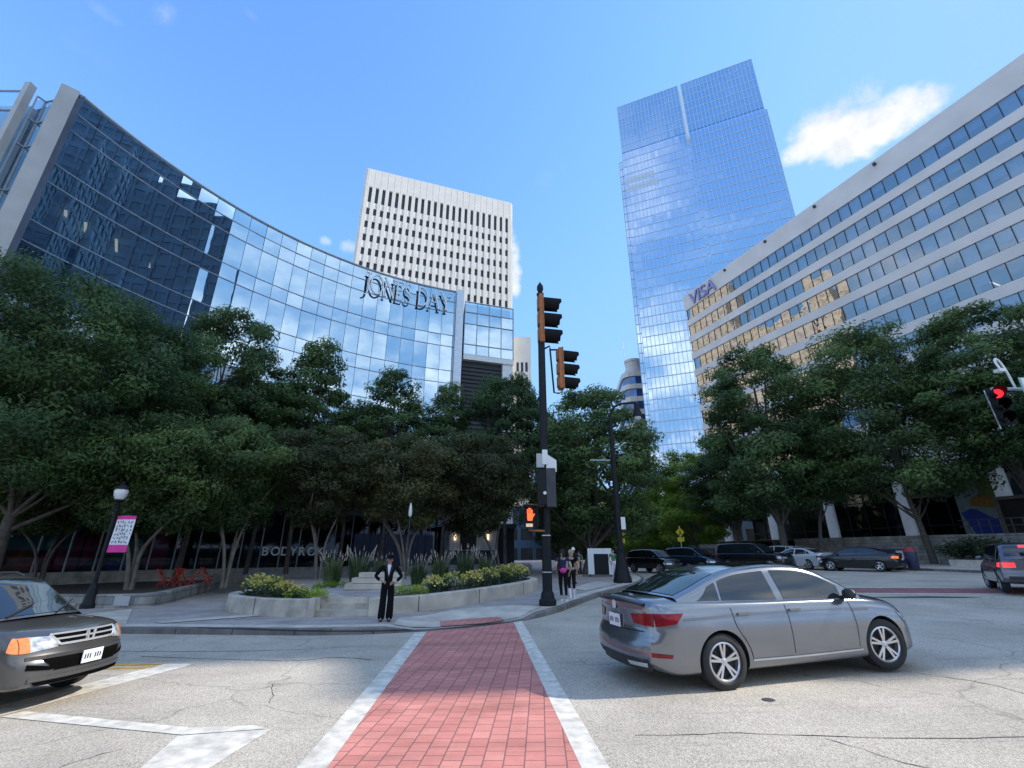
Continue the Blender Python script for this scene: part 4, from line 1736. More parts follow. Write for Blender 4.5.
# small cameras / lamps on the parapet
for s in (9.5, 17, 24.5, 31.8):
    mb = MB()
    mb.box(s - .14, s + .14, -.28, -.003, 43.2, 43.5)
    part('parapet_lamp', mb, M_dkgrey, vb)
# columns, soffit, lobby
for s in (.9, 8.7, 16.5, 24.3, 32.1, 39.9, 47.7, 55.5, 63.3):
    mb = MB()
    mb.lathe([(.62, .6), (.62, .8), (.55, .85), (.55, 9.29)], 24, c=(s, 1.0, 0))
    part('column', mb, M_col, vb, smooth=40)
mb = MB()
mb.box(.6, VL, 6.4, 6.5, 1.5, 9.3)
part('lobby_glass', mb, G_shop, vb)
mb = MB()
for i in range(26):
    mb.box(.6 + i * 2.05, .68 + i * 2.05, 6.28, 6.4, 1.5, 9.3)
for z in (4.5, 7.4):
    mb.box(.6, VL, 6.3, 6.38, z, z + .08)
part('lobby_mullion', mb, M_dmull, vb)
mb = MB()
mb.box(1, VL, 11, 11.3, 1, 9.3)
part('lobby_wall', mb, M_int, vb)
mu = MB()
mu.box(26.2, 33.5, 6.0, 6.2, 2.6, 8.9, m=0)


def blob(mu, pts, m, y):
    P = cr([(a, b, 0) for a, b in pts + pts[:1]], 6)[:-1]
    mu.face([(p.x, y, p.y) for p in P], m)


blob(mu, [(26.3, 5.6), (27.4, 5.9), (28.5, 5.1), (29.6, 4.6), (30.6, 5.3), (31.2, 4.4), (30.7, 3.1), (29.4, 2.7), (28.3, 3.4), (27.2, 3.2)], 1, 5.99)
blob(mu, [(27.2, 6.2), (28.4, 6.0), (29.8, 5.7), (30.2, 6.6), (29, 7.1), (27.6, 7.0)], 2, 5.985)
blob(mu, [(28.2, 7.2), (29.8, 7.0), (30.6, 8.0), (30.2, 8.8), (28.6, 8.8)], 3, 5.98)
blob(mu, [(30.9, 5.6), (32, 5.2), (33.2, 6.2), (33.3, 8.4), (31.2, 8.7), (30.7, 7.2)], 4, 5.985)
part('lobby_mural', mu, [mat('mural_ice', (.22, .30, .32), .6, var=.15), mat('mural_cobalt', (.015, .05, .36), .6, var=.2), mat('mural_amber', (.30, .16, .03), .6, var=.2), mat('mural_olive', (.13, .17, .05), .6, var=.3), mat('mural_deep_teal', (.02, .07, .09), .6, var=.3)], vb)
mb = MB()
mb.box(35.2, 37.6, 5.0, 5.5, 2.4, 9.3)
part('lobby_pier', mb, M_pier, vb)
ent = thing('entrance_screen', 'dark timber framed entrance screen on the terrace below the banded building, by the railing', 'entrance screen', (41.6, 36.6, 2.95), math.atan2(-.933, .361))
mb = MB()
mb.box(-3.2, 3.2, -.15, .15, 3.0, 3.25)
for x in (-3.2, 2.95):
    mb.box(x, x + .25, -.15, .15, 0, 2.998)
part('timber_frame', mb, mat('brown_frame', (.09, .075, .06), .6, var=.3), ent)
mb = MB()
mb.box(-2.94, 2.94, -.03, .03, .05, 2.99)
part('dark_screen', mb, M_win, ent)
rl = MB()
a = off2(8.0)
for i in range(0, 17):
    p, q = a[i], a[i + 1]
    for h in (.55, 1.0):
        rl.bar((p.x, p.y, pz2(p.x, p.y) + 2.04 + h), (q.x, q.y, pz2(q.x, q.y) + 2.04 + h), .06, .06)
    for j in range(3):
        r_ = p.lerp(q, j / 3)
        rl.bar((r_.x, r_.y, pz2(r_.x, r_.y) + 2.03), (r_.x, r_.y, pz2(r_.x, r_.y) + 3.05), .05, .05)
single('terrace_railing', rl, M_dkgrey, 'dark metal railing on top of the grey stone retaining wall at right', 'railing')

# ------------------------------------------------------------------ unseen buildings beyond the frame, placed to shade the square and stand in the glass
ol = 40.0


def plainblock(name, label, p, d, w_, dp, z0, z1, fh, mw, mg):
    t = frame(name, label, 'office block', p, d)
    wl, gl = MB(), MB()
    gl.box(.15, w_ - .15, .15, dp - .15, z0, z1 - .5)
    nf = int((z1 - z0) / fh)
    for k in range(nf + 1):
        z = z0 + k * (z1 - z0) / nf
        wl.box(0, w_, 0, dp, z - .75 if k else z0, min(z + .75, z1))
    nx, ny = int(w_ / 3), int(dp / 3)
    for i in range(nx + 1):
        x = (w_ - .7) * i / nx
        for y in (-.06, dp - .64):
            wl.box(x, x + .7, y, y + .7, z0, z1 - .01)
    for i in range(1, ny):
        y = (dp - .7) * i / ny
        for x in (-.06, w_ - .64):
            wl.box(x, x + .7, y, y + .7, z0, z1 - .01)
    part('wall', wl, mw, t)
    part('window_band', gl, mg, t)
    return t


M_darkwall = mat('dark_granite', (.045, .09, .14), .5, var=.2, scale=.3)
M_tanpane = mat('tan_pane', (.60, .48, .34), .4, 0, .4, var=.5, scale=.4)
M_darkpane = mat('dark_pane', (.03, .065, .105), .3, 0, .5, var=.4, scale=.3)
ug = Vector((.931, .365))
vg = Vector((-.365, .931))
plainblock('dark_tower', 'dark stone office tower beyond the right edge, mirrored in the curved glass', (72.5, 13), ug, 26, 21, 0, 96, 3.8, M_darkwall, M_darkpane)
for y0_, w0_, h0_, lb_ in ((75, 13, 136, 'tallest'), (89, 36, 118, 'lower middle'), (126, 28, 152, 'tall far')):  # unseen blocks, stepped and brightened for the warm reflection in the ribbon windows
    plainblock('tan_block', lb_ + ' sunlit tan precast block behind the curved glass building, mirrored in the ribbon windows', (-150, y0_), (0, 1), w0_, 18, 0, h0_, 4.2, M_beige2, M_tanpane).rotation_euler = (0, 0, R(90))
plainblock('dark_tower', 'taller dark stone office tower farther off beyond the right edge, mirrored in the curved glass', (112, 22), ug, 26, 32, 0, 150, 3.8, M_darkwall, M_darkpane)  # added unseen tower, extends the dark reflection across the curved glass
plainblock('grey_block', 'low grey office block across the street behind the viewer, mirrored in the car paint', (-45, -48), (1, 0), 80, 14, 0, 9, 3.0, M_pier, M_win)  # unseen block added so the car paint mirrors a darker band
fs = plainblock('far_shops', 'low dark shop building closing the far end of the street behind the trees', (-14, 97), (1, 0), 70, 12, 0, 11, 3.6, M_darkwall, M_win)
# ------------------------------------------------------------------ trees
def crown_mesh(seed, shape, ncl, per, leaf, mats, clr=.24, hollow=.25, droop=0, tone=(0, 1), asp=2.2):
    """unit crown: x,y in -1..1, z 0..1.  shape(t) gives the radius at height t"""
    rg = random.Random(seed)
    mb, tn = MB(), []
    off = Vector((seed * 3.1, seed * 1.7, 0))
    cl = []
    tries = 0
    while len(cl) < ncl and tries < 20000:
        tries += 1
        t = rg.random() * .93
        a = rg.uniform(0, 6.2832)
        rmax = shape(t) * (1 + .30 * mnoise.noise(off + Vector((math.cos(a) * 1.3, math.sin(a) * 1.3, t * 2.6))))
        q = rg.uniform(hollow, 1) ** .6
        if rg.random() > shape(t) * 1.05:
            continue
        c = Vector((math.cos(a) * rmax * q, math.sin(a) * rmax * q, t))
        if any((c - d[0]).length < clr * .42 for d in cl):
            continue
        cl.append((c, q))
    for c, q in cl:
        s = clr * rg.uniform(.65, 1.2)
        ct = rg.uniform(-.3, .3)
        for _ in range(int(per * rg.uniform(.7, 1.3))):
            d = Vector((rg.gauss(0, 1), rg.gauss(0, 1), rg.gauss(0, .75))).normalized()
            rr = rg.random() ** .45
            p = c + Vector((d.x * s, d.y * s, d.z * s * .72 / asp)) * rr
            if p.z < -.05:
                p.z = -.05 + rg.random() * .05
            out = Vector((c.x, c.y, .35 + .5 * (c.z - .4)))
            nrm = (d * .7 + out * .4 + Vector((rg.uniform(-1, 1), rg.uniform(-1, 1), rg.uniform(-.4, 1.1))) * .75).normalized()
            x = nrm.orthogonal().normalized()
            x = Matrix.Rotation(rg.uniform(0, 6.28), 3, nrm) @ x
            x.z -= droop
            x.normalize()
            y = nrm.cross(x).normalized()
            l = leaf * rg.uniform(.5, 1.55)
            q4 = [-x * l, y * l * .45, x * l * 1.05 - nrm * l * .2, -y * l * .45]
            mb.face([(p.x + q_.x, p.y + q_.y, p.z + q_.z / asp) for q_ in q4])
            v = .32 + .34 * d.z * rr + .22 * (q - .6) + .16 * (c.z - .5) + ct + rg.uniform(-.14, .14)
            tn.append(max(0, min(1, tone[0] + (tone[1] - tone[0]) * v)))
    return tonemesh('crown', mb, tn, mats), [c for c, q in cl]


oval = lambda t: max(.0, (math.sin(math.pi * min(1, .12 + t * .86)) ** .62)) * (1 - .12 * t)
pyr = lambda t: max(.05, (1 - t) ** .72 * min(1, .45 + t * 3.2) * 1.12)
broad = lambda t: max(.0, math.sin(math.pi * min(1, .18 + t * .80)) ** .5)
vase = lambda t: max(.0, min(1, .35 + 1.1 * t) * (1 - max(0, t - .55) ** 2 * 3.6))
PROTO = {
    'broad': (1, broad, 150, 330, .023, L_dark, .25, 2.6),
    'oak': (2, oval, 165, 310, .024, L_dark, .235, 2.8),
    'oak2': (12, oval, 150, 310, .024, L_dark, .24, 2.6),
    'pyr': (3, pyr, 110, 270, .028, L_dark, .25, 2.8),
    'pyr2': (13, pyr, 105, 270, .029, L_dark, .25, 2.9),
    'big': (8, broad, 300, 400, .0145, L_dark, .195, 1.9),
    'myr': (4, vase, 170, 360, .019, L_mid, .21, 1.3),
    'brown': (5, vase, 140, 310, .022, L_brown, .235, 1.6),
    'brown2': (15, vase, 130, 310, .023, L_brown, .235, 1.6),
    'fresh': (6, oval, 95, 200, .034, L_bright, .26, 2.0),
    'fresh2': (16, oval, 150, 250, .025, L_bright, .24, 2.2),
}
CM = {}
for k_, a_ in PROTO.items():
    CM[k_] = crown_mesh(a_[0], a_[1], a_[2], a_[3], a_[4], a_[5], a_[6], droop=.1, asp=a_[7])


def tree(kind, x, y, rad, z0, z1, label, group, base=None, lean=(0, 0), stems=1, rb=.28, bark=None, zb=None, ry=None, name='tree', rot=None):
    zb = G(x, y) if zb is None else zb
    bx, by = (x, y) if base is None else base
    t = thing(name, label, 'tree', (bx, by, zb), 0, group)
    me, cl = CM[kind]
    o = link('crown', me, t)
    rz = rnd.uniform(0, 6.28) if rot is None else rot
    o.location = (x - bx, y - by, z0 - zb)
    o.rotation_euler = (0, 0, rz)
    o.scale = (rad, ry or rad, z1 - z0)
    rg = random.Random(int(abs(x) * 77 + abs(y) * 31))
    mb = MB()
    h0 = z0 - zb
    Mx = Matrix.Translation(o.location) @ Matrix.Rotation(rz, 4, 'Z') @ Matrix.Diagonal((rad, ry or rad, z1 - z0, 1))
    tips = [Mx @ c for c in cl]
    if stems == 1:
        top = Vector((x - bx, y - by, h0 + (z1 - z0) * .72))
        pts = [Vector((0, 0, -.1)), Vector((0, 0, .25)), Vector(((x - bx) * .3 + rg.uniform(-.15, .15), (y - by) * .3, h0 * .6)), Vector(((x - bx) * .7, (y - by) * .7, h0 + .8)), top]
        P = cr(pts, 4)
        rr = [rb * 1.5] + [rb * (1 - .8 * i / (len(P) - 1)) * (1.12 if i < 4 else 1) for i in range(1, len(P))]
        mb.tube(P, rr, 10)
        for k in range(26):
            c = rg.choice(tips)
            s = P[rg.randint(int(len(P) * .5), len(P) - 2)]
            mid = s.lerp(c, .5) + Vector((0, 0, -.25))
            mb.tube(cr([s, mid, c], 3), [rb * .3 * (1 - .14 * i) for i in range(7)], 6)
    else:
        ends = rg.sample(tips, min(stems * 5, len(tips)))
        for k in range(stems):
            a = 6.28 * k / stems + rg.uniform(-.4, .4)
            b0 = Vector((math.cos(a) * .12, math.sin(a) * .12, -.1))
            kn = Vector((math.cos(a) * .35 + (x - bx) * .3, math.sin(a) * .35 + (y - by) * .3, h0 * .55 + .3))
            fork = Vector((math.cos(a) * rad * .3 + (x - bx) * .7, math.sin(a) * (ry or rad) * .3, h0 + .5))
            mb.tube(cr([b0, b0 * 1.1 + Vector((0, 0, .5)), kn, fork], 4), [rb * (1 - .045 * i) for i in range(13)], 8)
            for c in ends[k * 5:(k + 1) * 5]:
                mb.tube(cr([fork, fork.lerp(c, .5) + Vector((0, 0, .1)), c], 3), [rb * .5 * (1 - .13 * i) for i in range(7)], 6)
    part('trunk', mb, bark or M_bark, t, smooth=60)
    return t


def ptree(kind, cx, hw, top, bot, Y, label, group, base=None, asp=1.0, **kw):
    m = (top + bot) / 2
    a, b, l, r_ = at(cx, top, Y), at(cx, bot, Y), at(cx - hw, m, Y), at(cx + hw, m, Y)
    x = (l.x + r_.x) / 2
    rad = (r_.x - l.x) / 2
    bb = None
    if base is not None:
        p = at(base[0], base[1], Y)
        bb = (p.x, Y)
    z0 = max(b.z, G(x, Y) + .3)
    return tree(kind, x, Y, rad, z0, a.z, label, group, base=bb, ry=rad * asp, **kw)


PT = 'trees on the left plaza'
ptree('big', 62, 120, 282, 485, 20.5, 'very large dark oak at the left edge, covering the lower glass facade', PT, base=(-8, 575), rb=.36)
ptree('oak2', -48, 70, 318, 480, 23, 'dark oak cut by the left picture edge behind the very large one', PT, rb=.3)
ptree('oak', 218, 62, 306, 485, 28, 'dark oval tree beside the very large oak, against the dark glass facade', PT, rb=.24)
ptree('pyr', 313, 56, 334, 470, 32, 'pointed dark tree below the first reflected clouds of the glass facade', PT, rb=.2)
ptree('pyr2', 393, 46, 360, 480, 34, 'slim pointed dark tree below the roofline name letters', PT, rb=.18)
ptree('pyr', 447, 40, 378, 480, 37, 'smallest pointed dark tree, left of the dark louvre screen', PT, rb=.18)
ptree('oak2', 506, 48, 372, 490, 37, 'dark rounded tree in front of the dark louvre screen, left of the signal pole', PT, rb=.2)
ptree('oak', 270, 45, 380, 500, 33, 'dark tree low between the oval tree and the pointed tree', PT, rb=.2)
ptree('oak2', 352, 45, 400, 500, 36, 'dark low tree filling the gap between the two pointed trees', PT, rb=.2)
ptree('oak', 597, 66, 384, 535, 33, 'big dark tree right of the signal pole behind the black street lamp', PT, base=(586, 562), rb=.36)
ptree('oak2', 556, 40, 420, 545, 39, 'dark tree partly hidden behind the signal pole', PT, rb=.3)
PM = 'crape myrtles around the plaza'
ptree('myr', 150, 112, 416, 528, 21.6, 'wide green crape myrtle with pale trunk beside the banner lamp post', PM, base=(132, 575), stems=3, rb=.12, bark=M_bark2, zb=.2, asp=.6)
ptree('myr', 242, 62, 420, 526, 23.5, 'green crape myrtle with forked pale trunk behind the left planter', PM, base=(226, 575), stems=4, rb=.10, bark=M_bark2, zb=.3, asp=.9)
ptree('brown', 322, 60, 432, 524, 25, 'bronze green crape myrtle over the shop sign', PM, base=(317, 575), stems=3, rb=.09, bark=M_bark2, zb=.45)
ptree('brown2', 402, 62, 438, 530, 26.5, 'bronze crape myrtle with tall thin trunks right behind the suited man', PM, base=(405, 570), stems=5, rb=.09, bark=M_bark2, zb=.5)
ptree('brown', 478, 58, 436, 532, 29, 'bronze crape myrtle left of the signal pole and the red hand signal', PM, base=(497, 565), stems=3, rb=.10, bark=M_bark, zb=.6)
ptree('myr', 60, 90, 440, 530, 23.5, 'low green crape myrtle spreading under the very large oak', PM, base=(40, 575), stems=3, rb=.1, zb=.1)
PR = 'trees along the right street'
ptree('fresh', 648, 27, 492, 548, 62, 'small fresh green tree far down the street right of the black street lamp', PR, rb=.15)
ptree('fresh2', 690, 46, 450, 540, 56, 'medium green tree left of the dark street trees, above the black cars', PR, rb=.25)
ptree('fresh2', 668, 32, 480, 552, 66, 'far green tree filling the end of the street', PR, rb=.2)
ptree('fresh', 628, 22, 505, 550, 72, 'farthest small light green tree beside the yellow warning sign', PR, rb=.15)
ptree('oak2', 728, 40, 440, 522, 50, 'dark tree between the medium green tree and the tall street tree', PR, rb=.3)
ptree('oak', 762, 64, 346, 512, 42, 'tall dark street tree at the far corner of the banded building', PR, base=(784, 545), rb=.45)
ptree('oak2', 820, 44, 415, 500, 41, 'dark street tree with thin trunk between the two tallest street trees', PR, base=(819, 545), rb=.22)
ptree('broad', 878, 70, 326, 492, 37, 'tallest dark street tree in front of the white bands', PR, base=(930, 548), rb=.3)
ptree('oak', 988, 72, 304, 466, 32, 'dark street tree at the right edge behind the red signal', PR, base=(1046, 540), rb=.3)
ptree('oak2', 1075, 56, 345, 470, 27, 'dark tree cut by the right picture edge below the street sign', PR, rb=.3)
ptree('oak', 640, 50, 500, 550, 88, 'distant dark trees edge behind the far end of the street', PR, rb=.3)
ptree('oak2', 580, 50, 480, 550, 90, 'distant dark tree behind the walkers', PR, rb=.3)
# light saplings and shrubs on the right terrace
for i, (px, py, Y) in enumerate(((842, 536, 40), (870, 540, 38), (902, 536, 36), (1000, 470, 30))):
    pass
# ------------------------------------------------------------------ vehicles
M_tyre = mat('tyre_rubber', (.022, .022, .023), .8, var=.2, scale=9)
M_rim = mat('alloy', (.62, .63, .65), .28, .85, var=.05)
M_rimdark = mat('brake_shadow', (.02, .02, .022), .6, var=.2)  # dark brake disc and inner barrel of the wheels
M_plast = mat('black_trim', (.025, .026, .028), .5, var=.15)
M_chrome = mat('chrome', (.78, .79, .80), .25, .65, var=0)
M_plate = mat('plate_white', (.72, .73, .74), .5, var=.05)
M_plink = mat('plate_ink', (.05, .07, .12), .5, var=0)
M_cglass = mat('car_glass', (.012, .016, .02), .03, 0, 1.0, var=0)
M_taillamp = mat('tail_lamp', (.20, .004, .010), .12, 0, .4, var=.35, scale=14, coat=.15)
M_tailon = mat('tail_lamp_lit', (.6, .01, .02), .15, 0, .6, var=.2, scale=14, emit=(1, .05, .06), es=1.3)
M_headlamp = mat('head_lamp', (.50, .52, .54), .1, .3, .8, var=.6, scale=11, coat=.5)
M_amber = mat('amber_lamp', (.75, .22, .05), .15, 0, .7, var=.2, scale=18, coat=.5)
M_void = mat('intake_black', (.004, .004, .004), .95, 0, .02, var=0)
M_seam = mat('panel_gap', (.01, .01, .011), .8, var=0)


def carpaint(name, col, metal=.7, rough=.28):
    m = mat(name, col, rough, metal, .5, var=.06, scale=1.2, coat=.8)
    return m


class Car:
    """L,W,H and tables; x runs from rear (-L/2) to nose (+L/2), y left, z up"""

    def __init__(s, **k):
        s.__dict__.update(k)
        s.h = s.L / 2

    def plan(s, x):
        t = x / s.h
        return s.W / 2 * interp(s.planT, t)

    def zb(s, x):
        return interp(s.belt, x / s.h)

    def zc(s, x):
        return interp(s.hood, x / s.h)

    def zs(s, x):
        return interp(s.sill, x / s.h)

    def prof(s, x):
        """half cross-section (y, z), bottom centre to top centre"""
        w, a, b, c = s.plan(x), s.zs(x), s.zb(x), s.zc(x)
        h = b - a
        P = [(0, a), (.55 * w, a), (.86 * w, a), (.945 * w, a + .03), (.97 * w, a + .10 * h), (.985 * w, a + .28 * h), (1.0 * w, a + .5 * h), (.998 * w, a + .66 * h),
             (.985 * w, a + .80 * h), (.965 * w, a + .90 * h), (.935 * w, b - .012), (.885 * w, b + .01 + (c - b) * .25), (.70 * w, b + (c - b) * .68 + .012), (.35 * w, b + (c - b) * .93 + .006), (0, c)]
        return P

    def warp(s, x, y, z):
        w = s.W / 2
        if x > 0:
            k = max(0, (x / s.h - .72) / .28)
            return Vector((x - k * k * (s.bowf * (abs(y) / w) ** 2.4 + interp(s.nose, z)), y, z))
        k = max(0, (-x / s.h - .72) / .28)
        return Vector((x + k * k * (s.bowr * (abs(y) / w) ** 2.6 + interp(s.tail, z)), y, z))

    def sidey(s, x, z):
        P = s.prof(x)[3:12]
        for (y0, z0), (y1, z1) in zip(P, P[1:]):
            if z0 <= z <= z1:
                return y0 + (y1 - y0) * (z - z0) / max(1e-6, z1 - z0)
        return P[0][0] if z < P[0][1] else P[-1][0]

    def body(s):
        mb = MB()
        nx = 46
        xs = [-s.h + s.L * i / nx for i in range(nx + 1)]
        rows = []
        for x in xs:
            P = s.prof(x)
            Q = [v.to_tuple() for v in cr([(a, b, 0) for a, b in P], 2)]
            full = [(-a, b) for a, b, _ in Q[::-1]][:-1] + [(a, b) for a, b, _ in Q]
            rows.append([s.warp(x, a, b) for a, b in full])
        mb.grid(rows)
        for x, fl in ((xs[-1], False), (xs[0], True)):
            Q = cr([(a, b, 0) for a, b in s.prof(x)], 2)
            ny = 12
            R_ = []
            for q in Q:
                R_.append([s.warp(x, q.x * (1 - 2 * j / ny), q.y) for j in range(ny + 1)])
            mb.grid(R_, flip=fl)
        return mb

    # greenhouse -------------------------------------------------
    def roofz(s, x):
        return interp(s.roof, x)

    def ghy(s, x, z):
        t = max(0, min(1.1, (z - s.zb(x)) / (s.H - s.zb(0))))
        w0 = s.plan(x) * .90
        return w0 * (1 - s.tumble * t ** 1.15)

    def green(s):
        mb = MB()
        x0, x1 = s.roof[0][0], s.roof[-1][0]
        n = 44
        xs = [x0 + (x1 - x0) * i / n for i in range(n + 1)]
        top, rows = [], []
        for x in xs:
            zt = s.roofz(x)
            zb_ = s.zb(x) - .03
            side = []
            zl = zt - .035
            for k in range(7):
                z = zb_ + (max(zl, zb_ + .001) - zb_) * k / 6
                side.append((s.ghy(x, z), z))
            we = side[-1][0]
            side.append((we - .028, zt - .012))
            side += [(we * q, zt + s.crown * (1 - q * q)) for q in (.92, .8, .6, .4, .2, 0)]
            full = [(-a, b) for a, b in side][:-1] + [(a, b) for a, b in side[::-1]]
            rows.append([s.gwarp(x, a, b) for a, b in full])
        mb.grid(rows, flip=True)
        return mb

    def gwarp(s, x, y, z):
        w = s.W / 2
        f0, f1 = s.wsx
        r0, r1 = s.rwx
        if x > f1:
            return Vector((x - s.wbow * (abs(y) / w) ** 2 * min(1, (x - f1) / (f0 - f1)), y, z))
        if x < r1:
            return Vector((x + s.wbow * (abs(y) / w) ** 2 * min(1, (r1 - x) / (r1 - r0)), y, z))
        return Vector((x, y, z))

    def swin(s, xa, xb, sgn, zlo=.035, zhi=.065, off=.004, slant=(0, 0)):
        mb = MB()
        n, m_ = 12, 6
        rows = []
        for i in range(n + 1):
            r = []
            for k in range(m_ + 1):
                b = k / m_
                x = (xa + slant[0] * b) + ((xb + slant[1] * b) - (xa + slant[0] * b)) * i / n
                lo = s.zb(x) + zlo
                hi = max(lo + .004, s.roofz(x) - zhi)
                z = lo + (hi - lo) * b
                p = s.gwarp(x, s.ghy(x, z) + off, z)
                r.append(Vector((p.x, sgn * p.y, p.z)))
            rows.append(r)
        mb.grid(rows, flip=sgn < 0)
        return mb

    def screen(s, xa, xb, q=.86, off=.005, mg=.0):
        """windshield or rear window: between x at base and x at roof"""
        mb = MB()
        rows = []
        for i in range(9):
            x = xa + (xb - xa) * i / 8
            zt = s.roofz(x)
            we = s.ghy(x, zt - .035)
            rows.append([s.gwarp(x, we * qq, zt + s.crown * (1 - qq * qq)) + Vector((off * (1 if xb < xa else -1), 0, off)) for qq in [-q + 2 * q * k / 10 for k in range(11)]])
        mb.grid(rows, flip=xb < xa)
        return mb

    def spatch(s, pts, sgn, off=.006, skirt=0, sub=5):
        """patch on the body side through 4 corners in (x, z): lower rear, lower front, upper front, upper rear"""
        mb = MB()
        rows = []
        for i in range(sub * 2 + 1):
            a = i / (sub * 2)
            r = []
            for k in range(sub + 1):
                b = k / sub
                lo = Vector(pts[0]).lerp(Vector(pts[1]), a)
                hi = Vector(pts[3]).lerp(Vector(pts[2]), a)
                p = lo.lerp(hi, b)
                v = s.warp(p.x, s.sidey(p.x, p.y) + off, p.y)
                r.append(Vector((v.x, sgn * v.y, v.z)))
            rows.append(r)
        mb.grid(rows, m=0, flip=sgn < 0)
        if skirt:
            edge = [r[0] for r in rows] + rows[-1][1:] + [r[-1] for r in rows[::-1]][1:] + rows[0][::-1][1:]
            mb.grid([[p, Vector((p.x, p.y - sgn * skirt, p.z))] for p in edge], m=1, flip=sgn > 0)
        return mb

    def sline(s, pts, sgn, w=.012, off=.003, n=8):
        P = cr([(a, b, 0) for a, b in pts], n)
        mb = MB()
        rows = []
        for i, p in enumerate(P):
            d = (P[min(i + 1, len(P) - 1)] - P[max(i - 1, 0)]).normalized()
            q = Vector((-d.y, d.x, 0)) * w / 2
            r = []
            for e in (p - q, p + q):
                v = s.warp(e.x, s.sidey(e.x, e.y) + off, e.y)
                r.append(Vector((v.x, sgn * v.y, v.z)))
            rows.append(r)
        mb.grid(rows, flip=sgn < 0)
        return mb

    def fpatch(s, pts, front=True, off=.008, sub=6):
        """patch on the nose / tail through 4 corners in (y, z)"""
        mb = MB()
        x = s.h if front else -s.h
        rows = []
        for i in range(sub + 1):
            a = i / sub
            r = []
            for k in range(sub + 1):
                b = k / sub
                p = Vector(pts[0]).lerp(Vector(pts[1]), a).lerp(Vector(pts[3]).lerp(Vector(pts[2]), a), b)
                v = s.warp(x, p.x, p.y)
                r.append(v + Vector((off if front else -off, 0, 0)))
            rows.append(r)
        mb.grid(rows, flip=not front)
        return mb


def join(*mbs):
    o = MB()
    for m in mbs:
        extend(o, m)
    return o


def boolean_wells(mb, car, mats):
    me = mb.mesh('body', mats, None, None, weld=.0008)
    o = link('tmp_body', me)
    cut = MB()
    for x in (car.xr, car.xf):
        for sg in (-1, 1):
            y0, y1 = sg * (car.W / 2 - .36), sg * (car.W / 2 + .2)
            lo, hi = min(y0, y1), max(y0, y1)
            cut.lathe([(car.wr * 1.13, lo), (car.wr * 1.13, hi)], 40, c=(x, 0, car.wr), axis='y', m=0)
    cm = cut.mesh('cut', [M_plast], weld=True)
    co = link('tmp_cut', cm)
    md = o.modifiers.new('b', 'BOOLEAN')
    md.operation = 'DIFFERENCE'
    md.object = co
    md.solver = 'EXACT'
    md.material_mode = 'TRANSFER'
    dg = bpy.context.evaluated_depsgraph_get()
    res = bpy.data.meshes.new_from_object(o.evaluated_get(dg))
    bpy.data.objects.remove(o)
    bpy.data.objects.remove(co)
    res.polygons.foreach_set('use_smooth', [True] * len(res.polygons))
    res.set_sharp_from_angle(angle=R(32))
    res.name = 'body'
    return res


def wheel(car, parent, x, sg, spokes=5, double=True, steer=0, rimr=.70, dark=False):
    r, wd = car.wr, .215
    hub = MB()
    hub.lathe([(r * .60, -.06), (r * .60, .02), (.06, .03)], 20, axis='y')
    w_ = part('wheel', hub, M_rimdark, parent)
    w_.location = (x, sg * (car.W / 2 - wd / 2 - .015), r)
    w_.rotation_euler = (0, 0, steer + (R(180) if sg < 0 else 0))
    # local +y faces outward
    ty = MB()
    h = wd / 2
    ty.lathe([(r * rimr, -h * .8), (r * .93, -h), (r * .985, -h * .85), (r, -h * .5), (r, h * .5), (r * .985, h * .85), (r * .93, h), (r * (rimr + .06), h * 1.02), (r * rimr, h * .86), (r * rimr, -h * .8)], 40, axis='y')
    t = link('tyre', ty.mesh('tyre', M_tyre, 40), w_)
    rm = MB()
    R0 = r * rimr
    rm.lathe([(R0, -h * .6), (R0 + .004, h * .84), (R0 - .018, h * .9), (R0 - .028, h * .78), (R0 - .03, -h * .6), (R0, -h * .6)], 36, axis='y')
    n = spokes
    for k in range(n):
        a = 6.28318 * k / n + .3
        for da in ((-.19, .19) if double else (0,)):
            a1 = a + da * .85
            a0 = a + da * .55
            p0 = Vector((math.cos(a0) * R0 * .14, h * .62, math.sin(a0) * R0 * .14))
            p1 = Vector((math.cos(a1) * R0 * .97, h * .78, math.sin(a1) * R0 * .97))
            rm.bar(p0, p1, R0 * (.13 if double else .24), .022, up=(0, 1, 0))
    rm.lathe([(R0 * .2, h * .4), (R0 * .2, h * .7), (R0 * .12, h * .8)], 16, axis='y')
    link('rim', rm.mesh('rim', M_rimdark if dark else M_rim, 35), w_)
    return w_


def mirror_part(car, root, x, z, paint, w=.21, yb=None):
    for sg in (-1, 1):
        y0 = car.ghy(x, z) if yb is None else yb
        mb = MB()
        c = Vector((x - .02, sg * (y0 + .135), z + .045))
        rows = []
        for k in range(9):
            t = -1 + 2 * k / 8
            s_ = max(.02, (1 - t * t)) ** .5
            rows.append([c + Vector((-.05 * math.cos(a) * s_ * 1.2 + .02 * t * 0, t * w * .5 * sg, .075 * math.sin(a) * s_)) for a in [6.2832 * j / 12 for j in range(13)]])
        mb.grid(rows)
        mb.bar((x, sg * (y0 - .03), z - .01), (x - .02, sg * (y0 + .09), z + .01), .07, .035)
        part('mirror', mb, paint, root, smooth=50)


